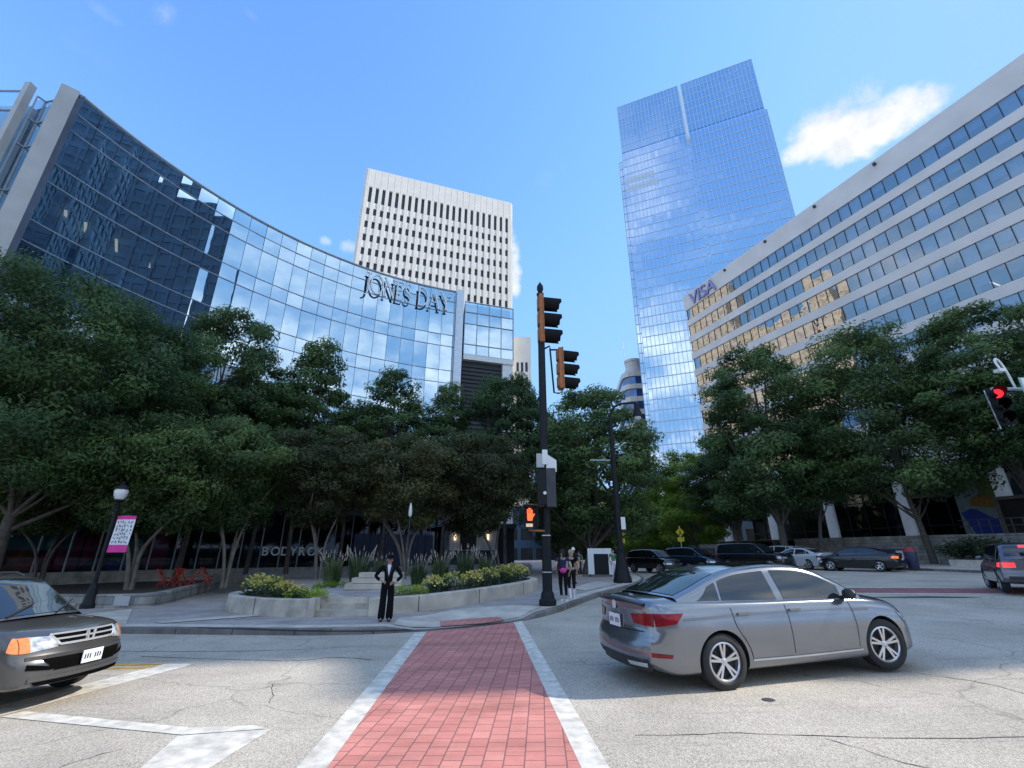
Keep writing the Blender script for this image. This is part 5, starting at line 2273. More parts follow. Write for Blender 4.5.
def plate(root, car, front, y, z, txt=None, w=.32, h=.16, off=.012):
    x = car.h if front else -car.h
    v = car.warp(x, y, z)
    s = 1 if front else -1
    mb = MB()
    xx = v.x + s * off
    mb.box(min(xx, xx + s * .012), max(xx, xx + s * .012), y - w / 2, y + w / 2, z - h / 2, z + h / 2)
    p = part('number_plate', mb, M_plate, root)
    if txt:
        tm = MB()
        for k in range(7):
            if k == 3:
                continue
            yy = y + (k - 3) * w * .125
            tm.box(min(xx + s * .0125, xx + s * .0145), max(xx + s * .0125, xx + s * .0145), yy - w * .035, yy + w * .035, z - h * .2, z + h * (.2 if k % 2 else .17))
        link('plate_marks', tm.mesh('plate_marks', M_plink), p)
    return p


def build_car(name, label, paint, car, loc, yaw, tilt=(0, 0), detail=2, wheels=dict(), group=None, trims=True):
    t = thing(name, label, 'car', loc, yaw, group)
    t.rotation_euler = (tilt[0], tilt[1], yaw)
    me = boolean_wells(car.body(), car, [paint, M_plast])
    link('body', me, t)
    part('roof', car.green(), paint, t, smooth=35)
    part('windscreen', car.screen(car.wsx[0] - .03, car.wsx[1] + .05), M_cglass, t, smooth=60)
    part('rear_window', car.screen(car.rwx[0] + .04, car.rwx[1] - .05), M_cglass, t, smooth=60)
    for sg in (-1, 1):
        for xa, xb, sl in car.wins:
            part('side_window', car.swin(xa, xb, sg, slant=sl), M_cglass, t, smooth=60)
    for x, kind in ((car.xr, 'r'), (car.xf, 'f')):
        for sg in (-1, 1):
            wheel(car, t, x, sg, steer=car.steer if kind == 'f' else 0, **wheels)
    return t


SEDAN = dict(L=4.70, W=1.80, H=1.455, wr=.325, xr=-1.22, xf=1.466, bowf=.34, bowr=.22, crown=.035, tumble=.24, wbow=.16, steer=R(-9),
             planT=[(-1, .86), (-.93, .93), (-.8, .975), (-.5, 1), (.5, 1), (.78, .975), (.92, .92), (1, .82)],
             belt=[(-1, .96), (-.9, 1.01), (-.6, 1.0), (-.2, .965), (.2, .935), (.5, .90), (.8, .80), (.94, .70), (1, .62)],
             hood=[(-1, 1.03), (-.95, 1.10), (-.75, 1.10), (-.5, 1.05), (.3, 1.0), (.45, 1.02), (.7, .94), (.88, .83), (1, .70)],
             sill=[(-1, .33), (-.9, .25), (-.75, .20), (.75, .18), (.9, .20), (1, .24)],
             nose=[(0, .10), (.3, 0), (.5, .02), (.65, .08), (.8, .2), (1.2, .5)],
             tail=[(.2, .10), (.45, 0), (.60, .015), (.72, .09), (.95, .10), (1.08, .07), (1.3, .07)],
             roof=[(-1.86, 1.085), (-1.5, 1.19), (-1.1, 1.315), (-.65, 1.40), (-.1, 1.425), (.3, 1.405), (.62, 1.34), (.95, 1.205), (1.25, 1.07), (1.42, .99)],
             wsx=(1.40, .48), rwx=(-1.84, -.95),
             wins=[(-1.55, -1.13, (.28, .02)), (-1.09, -.18, (.04, -.04)), (-.06, 1.02, (-.04, 0))])
M_silver = carpaint('silver_paint', (.22, .235, .26), .75, .19)
cs = Car(**SEDAN)
sx_, sy_, syaw = 3.70, 7.90, R(14.5)
sed = build_car('silver_sedan', 'silver grey four door sedan crossing the junction in front, seen from its right rear', M_silver, cs, (sx_, sy_, G(sx_, sy_) + .012), syaw, tilt=(0, R(-2.0)))
for sg in (-1, 1):
    for xa, xb, sl in ((-.99, -.12, 0), (-.12, .98, 0)):
        pts = [(xa + (.20 if xa < -.5 else 0), .34), (xb, .33), (xb, .925), (xa - (.0 if xa < -.5 else 0), .935)]
        dr = part('door', cs.spatch(pts, sg, off=.003, skirt=.005), [M_silver, M_seam], sed, smooth=40)
        hx = xa + .16 if xa < -.5 else xa + .13
        hb = MB()
        y = cs.sidey(hx, .82)
        hb.box(hx - .09, hx + .09, sg * (y + .006) - .014, sg * (y + .006) + .022 * (1 if sg > 0 else 1), .845, .875)
        link('handle', hb.mesh('handle', M_silver), dr)
    part('door_gap', join(cs.sline([(-.12, .34), (-.12, .62), (-.12, .93)], sg, .008, .006), cs.sline([(.98, .34), (1.0, .6), (.99, .90)], sg, .008, .006), cs.sline([(-.79, .34), (-.83, .48), (-.97, .72), (-1.0, .94)], sg, .008, .006)), M_seam, sed)
    part('sill_trim', cs.sline([(-.80, .315), (0, .30), (1.02, .30)], sg, .022, .012), M_alu, sed)
    part('shoulder_crease', cs.sline([(-1.75, .835), (-.9, .845), (.2, .825), (1.3, .79)], sg, .035, .002), mat('crease_shade', (.18, .185, .2), .3, .7, var=0), sed)  # darker strip paints the shading along the shoulder crease
    part('tail_light', join(cs.spatch([(-2.34, .77), (-1.86, .80), (-1.72, .915), (-2.34, .925)], sg, .010), cs.fpatch([(sg * .45, .79), (sg * .77, .77), (sg * .77, .925), (sg * .40, .90)], False, .010) if sg > 0 else cs.fpatch([(-.77, .77), (-.45, .79), (-.40, .90), (-.77, .925)], False, .010)), M_taillamp, sed, smooth=60)
    part('reflector', cs.spatch([(-2.34, .435), (-2.0, .415), (-1.98, .455), (-2.34, .485)], sg, .008), M_taillamp, sed)
    part('head_light', join(cs.spatch([(1.98, .60), (2.34, .56), (2.34, .66), (1.84, .715)], sg, .008), cs.fpatch([(sg * .72, .56), (sg * .42, .56), (sg * .40, .65), (sg * .72, .66)][::1 if sg < 0 else 1], True, .008)), M_headlamp, sed, smooth=60)
    part('exhaust_trim', cs.fpatch([(sg * .36, .30), (sg * .68, .31), (sg * .70, .36), (sg * .34, .35)], False, .014), M_chrome, sed)
part('lower_valance', cs.fpatch([(-.72, .26), (.72, .26), (.72, .40), (-.72, .40)], False, .006), M_plast, sed)
part('trunk_gap', join(cs.fpatch([(-.62, .70), (.62, .70), (.62, .712), (-.62, .712)], False, .007)), M_seam, sed)
sp = MB()
rows = []
for k in range(13):
    y = -.66 + 1.32 * k / 12
    v = cs.warp(-cs.h, y, 1.03)
    zt = 1.068 - .05 * (y / .66) ** 2
    rows.append([(v.x + .02, y, zt - .035), (v.x - .015, y, zt + .012), (v.x + .05, y, zt + .022), (v.x + .16, y, zt + .008)])
sp.grid(rows)
part('boot_lip', sp, M_plast, sed, smooth=50)
plate(sed, cs, False, 0, .79, 'RVX 2841', off=.02)
em = MB()
v = cs.warp(-cs.h, 0, .985)
for r0, r1 in ((.048, .060),):
    em.lathe([(r0, 0), (r1, 0), (r1, .008), (r0, .008)], 24, axis='x', c=(v.x - .018, 0, .985))
for a, b in (((-.03, .03), (-.012, -.04)), ((-.012, -.04), (0, -.012)), ((0, -.012), (.012, -.04)), ((.012, -.04), (.03, .03)), ((-.014, .038), (0, .006)), ((0, .006), (.014, .038))):
    em.bar((v.x - .016, a[0], .985 + a[1]), (v.x - .016, b[0], .985 + b[1]), .006, .01, up=(1, 0, 0))
part('emblem', em, M_chrome, sed)
mirror_part(cs, sed, .98, .965, M_plast)
fin = MB()
fin.face([(-.98, -.012, 1.385), (-.80, -.012, 1.425), (-.97, 0, 1.475)])
fin.face([(-.98, .012, 1.385), (-.97, 0, 1.475), (-.80, .012, 1.425)])
fin.face([(-.98, -.012, 1.385), (-.97, 0, 1.475), (-.98, .012, 1.385)])
part('antenna_fin', fin, M_plast, sed)
sr = MB()
sr.grid([[cs.gwarp(x, cs.ghy(x, cs.roofz(x) - .035) * q, cs.roofz(x) + cs.crown * (1 - q * q) + .004) for q in (-.75, -.4, 0, .4, .75)] for x in (-.55, -.2, .1, .4)], flip=False)
part('sunroof', sr, M_cglass, sed, smooth=60)

# ---- grey boxy SUV at the left edge
SUV = dict(L=4.55, W=1.79, H=1.66, wr=.34, xr=-1.33, xf=1.30, bowf=.30, bowr=.12, crown=.03, tumble=.20, wbow=.14, steer=R(6),
           planT=[(-1, .93), (-.9, .97), (-.6, 1), (.6, 1), (.82, .985), (.94, .95), (1, .88)],
           belt=[(-1, 1.0), (-.6, 1.01), (.2, 1.0), (.5, .985), (.75, .93), (.92, .86), (1, .78)],
           hood=[(-1, 1.04), (-.6, 1.05), (.3, 1.06), (.42, 1.08), (.7, 1.01), (.9, .93), (1, .84)],
           sill=[(-1, .40), (-.85, .32), (-.6, .28), (.6, .28), (.85, .27), (1, .30)],
           nose=[(0, .1), (.35, 0), (.55, .0), (.64, .05), (.8, .10), (.95, .22)],
           tail=[(.2, .05), (.5, 0), (.7, .04), (1.1, .05), (1.6, .1)],
           roof=[(-2.2, 1.05), (-2.08, 1.35), (-1.9, 1.58), (-1.4, 1.625), (-.4, 1.635), (.3, 1.61), (.55, 1.56), (.85, 1.37), (1.15, 1.17), (1.36, 1.05)],
           wsx=(1.34, .48), rwx=(-2.19, -1.92),
           wins=[(-2.0, -1.28, (.1, 0)), (-1.2, -.22, (0, 0)), (-.12, 1.0, (0, 0))])
M_greypaint = carpaint('warm_grey_paint', (.075, .073, .072), .35, .32)
ch = Car(**SUV)
hx, hy, hyaw = -7.68, 7.06, R(-2)
hon = build_car('grey_suv', 'older warm grey SUV with amber lamps waiting at the stop line', M_greypaint, ch, (hx, hy, G(hx, hy) + .01), hyaw, tilt=(0, R(-1.1)), wheels=dict(spokes=5, double=False, rimr=.62))
for sg in (-1, 1):
    y0, y1, y2 = .45, .72, .80
    q = [(sg * y1, .70), (sg * .43, .735), (sg * .48, .87), (sg * y1, .885)]
    part('head_light', ch.fpatch(q, True, .012), M_headlamp, hon, smooth=60)
    part('turn_light', join(ch.fpatch([(sg * .79, .70), (sg * .70, .70), (sg * .70, .885), (sg * .79, .88)], True, .014), ch.spatch([(2.02, .73), (2.27, .70), (2.27, .875), (1.98, .885)], sg, .010)), M_amber, hon, smooth=60)
    part('bumper_recess', ch.fpatch([(sg * .74, .50), (sg * .50, .47), (sg * .46, .50), (sg * .74, .57)], True, .012), M_void, hon)
    part('wheel_arch_trim', join(*[ch.sline([(x + .40 * math.cos(a), .34 + .40 * math.sin(a)) for a in [R(10 + 16 * k) for k in range(11)]], sg, .05, .012, 2) for x in (ch.xr, ch.xf)]), M_plast, hon)
    for xa, xb in ((-1.1, -.17), (-.17, .95)):
        part('door', ch.spatch([(xa, .40), (xb, .40), (xb, .97), (xa, .98)], sg, .003, .005), [M_greypaint, M_seam], hon)
part('grille', join(ch.fpatch([(-.42, .765), (.42, .765), (.50, .885), (-.50, .885)], True, .008)), M_void, hon)
gb = MB()


def fbar(c, y0, z0, y1, z1, w, off=.018, n=8):
    mb = MB()
    pts = []
    for i in range(n + 1):
        t = i / n
        v = c.warp(c.h, y0 + (y1 - y0) * t, z0 + (z1 - z0) * t)
        pts.append(v + Vector((off, 0, 0)))
    for a, b in zip(pts, pts[1:]):
        mb.bar(a, b, .012, w, up=(0, 0, 1))
    return mb


part('grille_trim', join(fbar(ch, -.50, .89, .50, .89, .022), fbar(ch, -.42, .762, .42, .762, .028), fbar(ch, -.50, .885, -.42, .765, .03), fbar(ch, .50, .885, .42, .765, .03), fbar(ch, -.46, .828, .46, .828, .022)), M_chrome, hon)
em = MB()
v = ch.warp(ch.h, 0, .828)
ex = v.x + .034
for a, b in (((-.05, .055), (-.036, -.05)), ((.05, .055), (.036, -.05)), ((-.042, .0), (.042, .0))):
    em.bar((ex, a[0], .828 + a[1]), (ex, b[0], .828 + b[1]), .02, .018, up=(1, 0, 0))
for a, b in (((-.075, .07), (.075, .07)), ((.075, .07), (.058, -.066)), ((.058, -.066), (-.058, -.066)), ((-.058, -.066), (-.075, .07))):
    em.bar((ex - .004, a[0], .828 + a[1]), (ex - .004, b[0], .828 + b[1]), .012, .014, up=(1, 0, 0))
part('emblem', em, M_chrome, hon)
part('lower_intake', ch.fpatch([(-.46, .46), (.46, .46), (.60, .61), (-.60, .61)], True, .014), M_void, hon)
part('bumper_lip', fbar(ch, -.74, .63, .74, .63, .05, .012), M_greypaint, hon)
part('bumper_edge', fbar(ch, -.70, .38, .70, .38, .045, .014), M_greypaint, hon)
part('skid_panel', ch.fpatch([(-.62, .305), (.62, .305), (.66, .35), (-.66, .35)], True, .014), M_void, hon)
plate(hon, ch, True, -.02, .56, 'RBD 4096', off=.035)
mirror_part(ch, hon, .92, 1.06, M_greypaint, w=.24)
hon.scale = (.92, .92, .92)
wp = MB()
for y in (-.45, .25):
    a, b = ch.gwarp(1.33, y, 1.085), ch.gwarp(1.12, y + .5, 1.225)
    wp.bar(a + Vector((.015, 0, .02)), b + Vector((.015, 0, .02)), .02, .015)
part('wiper', wp, M_plast, hon)
rr = MB()
for y in (-.62, .62):
    rr.tube([(-1.7, y, 1.60), (-1.6, y, 1.665), (.1, y, 1.675), (.25, y, 1.62)], .018, 8)
part('roof_rail', rr, M_plast, hon)
# things seen through the windscreen: dashboard papers are too small; the sky mirrors in the glass


# ---- background cars
def simple_car(name, label, base, paint, loc, yaw, front=None, rear=None, group='cars on the street at right', scale=1.0, tail=None, platey=True, wheels=None, **over):
    d = dict(base)
    d.update(over)
    c = Car(**d)
    t = build_car(name, label, paint, c, loc, yaw, wheels=wheels or dict(spokes=5, double=False), group=group)
    t.scale = (scale,) * 3
    hz = c.zb(c.h) - .14
    for sg in (-1, 1):
        part('head_light', join(c.fpatch([(sg * .76, hz), (sg * .42, hz), (sg * .44, hz + .10), (sg * .76, hz + .12)], True, .01), c.spatch([(c.h - .36, hz + .01), (c.h - .03, hz), (c.h - .03, hz + .12), (c.h - .42, hz + .13)], sg, .008)), M_headlamp, t, smooth=60)
        tz = c.zb(-c.h) - .2
        part('tail_light', join(c.fpatch([(sg * .78, tz), (sg * .48, tz), (sg * .48, tz + .15), (sg * .78, tz + .15)], False, .01), c.spatch([(-c.h + .03, tz), (-c.h + .38, tz + .02), (-c.h + .32, tz + .15), (-c.h + .03, tz + .15)], sg, .008)), tail or M_taillamp, t, smooth=60)
        for xa, xb in ((c.wins[-2][0], c.wins[-2][1] + .06), (c.wins[-1][0] - .04, c.wins[-1][1] - .05)):
            part('door', c.spatch([(xa, c.zs(xa) + .12), (xb, c.zs(xb) + .12), (xb, c.zb(xb) - .05), (xa, c.zb(xa) - .05)], sg, .003, .005), [paint, M_seam], t)
    part('grille', c.fpatch([(-.40, hz - .10), (.40, hz - .10), (.42, hz + .10), (-.42, hz + .10)], True, .008), M_plast, t)
    part('lower_intake', c.fpatch([(-.6, c.zs(c.h) + .05), (.6, c.zs(c.h) + .05), (.62, c.zs(c.h) + .17), (-.62, c.zs(c.h) + .17)], True, .008), M_plast, t)
    part('rear_valance', c.fpatch([(-.7, c.zs(-c.h) + .02), (.7, c.zs(-c.h) + .02), (.72, c.zs(-c.h) + .14), (-.72, c.zs(-c.h) + .14)], False, .008), M_plast, t)
    plate(t, c, False, 0, c.zb(-c.h) - .26 if c.H < 1.55 else .8)
    mirror_part(c, t, c.wins[-1][1] - .04, c.zb(0) + .05, paint)
    return t


M_blk = carpaint('black_paint', (.012, .013, .016), .3, .2)
M_navyp = carpaint('deep_blue_paint', (.02, .035, .06), .5, .22)
M_whitep = carpaint('silver_white_paint', (.62, .63, .64), .3, .3)
M_plum = carpaint('graphite_paint', (.13, .13, .16), .6, .25)


def place(px, py, dx=0, dy=0):
    """street point seen at a pixel of the photograph"""
    v = 384 - py
    a, f, u = px - 512, FPX * cth - v * sth, FPX * sth + v * cth
    z = 0
    for _ in range(60):
        t = (z - HC) / u
        x, y = a * t, f * t
        z = .5 * z + .5 * G(x, y)
    return (x + dx, y + dy, G(x + dx, y + dy) + .01)


HATCH = dict(SUV)
HATCH.update(L=4.4, W=1.80, H=1.60, bowf=.42, hood=[(-1, 1.04), (-.6, 1.05), (.3, 1.04), (.42, 1.05), (.7, .97), (.9, .86), (1, .74)], belt=[(-1, 1.0), (-.6, 1.01), (.2, .98), (.5, .95), (.75, .88), (.92, .79), (1, .70)],
             roof=[(-2.1, 1.03), (-1.95, 1.3), (-1.7, 1.49), (-1.2, 1.55), (-.3, 1.575), (.25, 1.55), (.55, 1.49), (.9, 1.30), (1.2, 1.13), (1.42, 1.02)], wsx=(1.40, .48), rwx=(-2.09, -1.72), xf=1.32, xr=-1.30)
BIG = dict(SUV)
BIG.update(L=4.9, W=2.0, H=1.86, wr=.39, xr=-1.45, xf=1.45, bowf=.22, tumble=.16, hood=[(-1, 1.2), (.3, 1.22), (.45, 1.22), (.8, 1.16), (1, 1.02)], belt=[(-1, 1.15), (.3, 1.14), (.6, 1.1), (.9, 1.04), (1, .98)],
           roof=[(-2.4, 1.2), (-2.25, 1.55), (-2.1, 1.77), (-1.4, 1.82), (-.4, 1.835), (.3, 1.81), (.55, 1.75), (.85, 1.55), (1.1, 1.36), (1.3, 1.22)], wsx=(1.28, .48), rwx=(-2.39, -2.12), nose=[(0, .1), (.4, 0), (.8, .02), (1.1, .12)],
           wins=[(-2.15, -1.3, (.1, 0)), (-1.22, -.2, (0, 0)), (-.1, .95, (0, 0))])
away = math.atan2(.90, -.43)
toward = away + math.pi
simple_car('black_hatchback', 'small black hatchback facing us, leftmost of the cars behind the silver sedan', HATCH, M_blk, place(655, 572.5), toward + R(4), scale=.98)
simple_car('dark_blue_crossover', 'dark blue crossover facing us between the black hatchback and the big black SUV', HATCH, M_navyp, place(694, 571, 0, 0), toward + R(8), scale=1.03)
simple_car('black_suv', 'tall black SUV with bright headlights facing us behind the roof of the silver sedan', BIG, M_blk, place(757, 571.5), toward + R(10))
simple_car('white_sedan', 'silver white sedan seen from behind, between the tall black SUV and the black sedan', SEDAN, M_whitep, place(804, 569), away - R(8), steer=0)
simple_car('pale_hatchback', 'pale silver hatchback half hidden between the tall black SUV and the silver white sedan', HATCH, M_whitep, place(781, 566), away)
simple_car('black_sedan', 'black sedan stopped along the right pavement with orange lit rear lamps', SEDAN, M_blk, place(862, 571), away + R(14), steer=0, tail=mat('orange_lamp', (.6, .12, .03), .2, var=.1, emit=(1, .25, .08), es=.8))
gs = simple_car('graphite_suv', 'graphite SUV with lit red tail lights driving away at the right edge', HATCH, M_plum, (18.55, 18.0, G(18.55, 18.0) + .01), math.atan2(.80, .60), tail=M_tailon, scale=1.03)
c_ = Car(**HATCH)
part('brake_light', c_.screen(c_.rwx[1] - .16, c_.rwx[1] - .06, q=.32, off=.012), M_tailon, gs)
# ------------------------------------------------------------------ street furniture
def rod(name, pts, r, mats, parent, n=10):
    mb = MB()
    mb.tube(pts, r, n)
    return part(name, mb, mats, parent, smooth=50)


# signal pole at the corner
px0, py0 = 1.11, 15.75
pz = plz(px0, py0)
sp = thing('signal_pole', 'tall black signal pole with two orange three-lamp heads and a lit hand signal', 'traffic signal', (px0, py0, pz))
mb = MB()
mb.lathe([(.27, 0), (.27, .16), (.22, .2), (.2, .34), (.175, .4)], 16)
part('base', mb, M_black, sp, smooth=30)
mb = MB()
mb.lathe([(.155, .38), (.15, 3), (.12, 11.0)], 16)
for z in (.9, 2.0):
    mb.lathe([(.162, z), (.162, z + .05)], 16)
part('pole', mb, M_black, sp, smooth=40)
mb = MB()
mb.lathe([(.13, 11.0), (.15, 11.1), (.08, 11.18), (.13, 11.32), (.12, 11.46), (.05, 11.58), (.01, 11.66)], 14)
part('finial', mb, M_black, sp, smooth=50)
mb = MB()
for z in (.95, 2.05):
    mb.lathe([(.165, z), (.165, z + .03)], 16)
part('clamp_band', mb, M_alu, sp)


def sighead(parent, x, y, z0, h, face, mats_back=M_sigyel, lit=None, wdt=.42):
    """three-lamp head; face = yaw of the direction the lamps look"""
    T = Matrix.Translation((x, y, z0)) @ Matrix.Rotation(face, 4, 'Z')
    s = h / 3
    mb = MB()
    mb.box(-.09, .05, -wdt / 2, wdt / 2, 0, h, T=T)
    mb.box(.05, .075, -wdt / 2 - .03, wdt / 2 + .03, -.02, h + .02, T=T)
    for k in range(3):
        mb.box(-.14, -.09, -wdt * .36, wdt * .36, s * k + s * .12, s * k + s * .88, T=T)
    hd = part('signal_head', mb, mats_back, parent)
    vmat = MATS.get('visor_black') or mat('visor_black', (.008, .008, .009), .7, 0, .15, var=.1)
    for k in range(3):
        c = s * (k + .5)
        vb_ = MB()
        r_ = s * .40
        rows = []
        for i in range(15):
            a = R(-65 + 310 * i / 14)
            ln = wdt * (1.55 if -20 < (-65 + 310 * i / 14) < 200 else 1.35)
            rows.append([T @ Vector((.075, math.cos(a) * r_, c + math.sin(a) * r_)), T @ Vector((.11 + ln, math.cos(a) * r_ * .98, c + math.sin(a) * r_ * .98 - .03)),
                         T @ Vector((.11 + ln, math.cos(a) * r_ * .93, c + math.sin(a) * r_ * .93 - .03)), T @ Vector((.075, math.cos(a) * r_ * .95, c + math.sin(a) * r_ * .95))])
        vb_.grid(rows)
        link('visor', vb_.mesh('visor', vmat, 50), hd)
        ln_ = MB()
        ln_.lathe([(r_ * .93, .078), (r_ * .6, .115), (.02, .13)], 18, axis='x', c=(0, 0, c), T=T)
        link('lens', ln_.mesh('lens', M_red_on if lit == k else M_lens, 50), hd)
    return hd


sighead(sp, .02, -.02, 8.95, 2.05, R(6))
sighead(sp, .70, .05, 7.15, 1.6, R(8), wdt=.36)
rod('bracket', [(.12, 0, 8.75), (.3, 0, 8.85), (.34, .05, 8.72), (.66, .05, 8.72)], .035, M_black, sp)
rod('bracket', [(.32, .03, 8.75), (.42, .03, 7.0), (.62, .04, 6.98)], .035, M_black, sp)
# walk signal with the raised hand
mb = MB()
mb.box(-.72, -.30, -.30, -.06, 2.30, 2.98)
ph = part('walk_signal', mb, M_black, sp)
for z in (2.20, 3.0):
    rod('orange_arm', [(-.05, -.12, z), (-.52, -.14, z + .02), (-.56, -.16, z + .04)], .035, M_sigyel, sp)
mb = MB()
mb.box(-.735, -.285, -.42, -.3, 2.96, 3.0)
mb.box(-.735, -.715, -.42, -.3, 2.30, 2.96)
mb.box(-.305, -.285, -.42, -.3, 2.30, 2.96)
link('hood', mb.mesh('hood', M_black), ph)
hm_ = MB()
hx0, hz0 = -.53, 2.66
hm_.face([(hx0 + a * .9, -.312, hz0 + b * .9) for a, b in ((-.08, -.17), (.08, -.17), (.11, -.02), (.09, .08), (-.09, .08), (-.10, -.04))])
for k, (fx, fl) in enumerate(((-.075, .15), (-.025, .19), (.025, .18), (.072, .13))):
    hm_.box(hx0 + fx - .019, hx0 + fx + .019, -.3125, -.3105, hz0 + .05, hz0 + .06 + fl)
hm_.face([(hx0 + a, -.3122, hz0 + b) for a, b in ((.08, -.08), (.165, .05), (.14, .08), (.08, .02))])
link('hand_symbol', hm_.mesh('hand_symbol', M_hand_on), ph)
cdn = MB()
cdn.box(-.66, -.44, -.312, -.302, 2.32, 2.42)
link('countdown', cdn.mesh('countdown', mat('dim_countdown', (.5, .4, .3), .4, var=.2, emit=(1, .75, .5), es=.5)), ph)
# control cabinets and the notice plates above
mb = MB()
mb.box(-.27, .02, -.36, -.16, 3.0, 4.15)
part('control_box', mb, M_black, sp)
mb = MB()
mb.box(.03, .34, -.34, -.12, 2.95, 4.2)
part('control_box', mb, M_dkgrey, sp)
mb = MB()
mb.lathe([(.055, -.385), (.055, -.362)], 16, axis='y', c=(-.03, 0, 3.38))
part('button_disc', mb, M_white, sp)
mb = MB()
mb.box(-.28, -.02, -.20, -.18, 4.25, 4.72)
part('notice_plate', mb, M_pier, sp)
mb = MB()
mb.hexa([(.05, -.19, 4.14), (.40, -.16, 4.10), (.40, -.14, 4.10), (.05, -.17, 4.14), (.05, -.19, 4.72), (.40, -.16, 4.5), (.40, -.14, 4.5), (.05, -.17, 4.72)])
part('notice_plate', mb, M_white, sp)
mb = MB()
mb.box(-.08, .1, -.22, -.17, 4.35, 4.85)
part('notice_plate', mb, M_white, sp)

# black cobra-head street lamp
lx, ly = 5.45, 24.6
lz = plz(lx, ly)
sl = thing('street_lamp', 'tall black street lamp with flared bell base and curved arm behind the silver sedan', 'street lamp', (lx, ly, lz))
mb = MB()
mb.lathe([(.46, 0), (.46, .12), (.40, .3), (.30, .8), (.22, 1.25), (.19, 1.5), (.21, 1.56), (.17, 1.62)], 16)
part('base', mb, M_black, sl, smooth=25)
mb = MB()
mb.lathe([(.165, 1.6), (.15, 4.5), (.11, 8.3)], 14)
for z in (3.2, 6.0):
    mb.lathe([(.17, z), (.17, z + .1)], 14)
part('pole', mb, M_black, sl, smooth=40)
rod('arm', cr([(0, 0, 8.2), (.05, 0, 8.75), (.45, -.05, 9.15), (1.1, -.1, 9.25), (1.45, -.1, 9.25)], 5), .06, M_black, sl)
mb = MB()
mb.lathe([(.05, 9.3), (.13, 9.2), (.14, 8.95), (.22, 8.75), (.27, 8.45)], 16, c=(1.5, -.1, 0))
lh = part('lamp_head', mb, M_black, sl, smooth=40)
mb = MB()
mb.lathe([(.20, 8.44), (.17, 8.32), (.05, 8.26)], 16, c=(1.5, -.1, 0))
link('lamp_glass', mb.mesh('lamp_glass', M_globe, 50), lh)
rod('side_arm', [(0, 0, 6.05), (-1.25, -.05, 6.05)], .025, M_alu, sl)
mb = MB()
mb.box(.1, .32, -.2, -.18, 2.5, 3.1)
part('pole_sign', mb, M_white, sl)


# acorn lamps
def acorn(t, h, s=1.0):
    mb = MB()
    mb.lathe([(.24 * s, 0), (.24 * s, .12), (.19 * s, .2), (.15 * s, .55), (.11 * s, .75), (.085 * s, .82)], 14)
    part('base', mb, M_black, t, smooth=30)
    mb = MB()
    mb.lathe([(.075 * s, .8), (.055 * s, h - .95), (.09 * s, h - .92), (.06 * s, h - .85), (.12 * s, h - .7), (.06 * s, h - .66), (.07 * s, h - .62), (.16 * s, h - .56), (.17 * s, h - .5)], 14)
    part('post', mb, M_black, t, smooth=40)
    mb = MB()
    mb.lathe([(.13 * s, h - .5), (.2 * s, h - .36), (.225 * s, h - .2), (.2 * s, h - .12)], 18)
    part('lamp_globe', mb, M_globe, t, smooth=60)
    mb = MB()
    mb.lathe([(.235 * s, h - .12), (.22 * s, h - .06), (.12 * s, h + .04), (.04 * s, h + .08), (.05 * s, h + .13), (.01 * s, h + .2)], 18)
    part('cap', mb, M_black, t, smooth=40)


llx, lly = -15.0, 18.0
lam = thing('lamp_post', 'black ornamental lamp post with a pink and white banner beside the stone seat wall', 'street lamp', (llx, lly, plz(llx, lly)))
acorn(lam, 4.25, 1.02)
bn = thing('street_banner', 'white street banner with black scrawl lettering and pink ends on the lamp post', 'banner', (llx, lly, plz(llx, lly)))
mb = MB()
bxs = [.12 + .70 * k / 8 for k in range(9)]
wv = lambda x, z: .035 * math.sin(x * 9 + z * 2.2)
zr = (1.88, 2.10, 2.9, 3.12, 3.22)
Z = [1.86, 1.98, 2.12] + [2.12 + .9 * k / 8 for k in range(1, 8)] + [3.02, 3.16]
for k in range(len(Z) - 1):
    m = 0 if (Z[k] < 2.1 or Z[k] > 3.0) else 1
    mb.grid([[(x, wv(x, z), z - .16 * (x - .1) * 0) for z in (Z[k], Z[k + 1])] for x in bxs], m=m)
part('banner_cloth', mb, [M_pink, M_wcloth], bn, smooth=60)
mb = MB()
rg = random.Random(4)
for row in range(6):
    for c in range(6):
        x0 = .17 + .105 * c
        z0 = 2.17 + .14 * row
        pts = [(x0 + rg.uniform(0, .08), 0, z0 + rg.uniform(0, .11)) for _ in range(4)]
        P = cr(pts, 3)
        for a, b in zip(P, P[1:]):
            if (b - a).length > .004:
                a2 = Vector((a.x, wv(a.x, a.z) - .006, a.z))
                b2 = Vector((b.x, wv(b.x, b.z) - .006, b.z))
                mb.bar(a2, b2, .022, .003, up=(0, 1, 0))
part('scrawl', mb, M_plink if 'M_plink' in globals() else M_black, bn)
for z in (1.84, 3.17):
    rod('banner_arm', [(0, 0, z), (.84, 0, z)], .014, M_black, bn, 6)
bl = thing('lamp_post', 'small far black lamp post with pale globe behind the walkers', 'street lamp', (5.9, 34.5, plz(5.9, 34.5)))
acorn(bl, 4.6, 1.2)
p1 = thing('bird_topped_post', 'slim grey post with small white finial rising out of the planting by the suited man', 'post', (-5.0, 23.4, plz(-5, 23.4) + .42))
rod('pole', [(0, 0, 0), (0, 0, 2.85)], .024, M_dkgrey, p1)
mb = MB()
mb.lathe([(.05, 2.85), (.09, 2.95), (.08, 3.2), (.06, 3.35), (.02, 3.5)], 10)
part('finial', mb, M_white, p1, smooth=50)

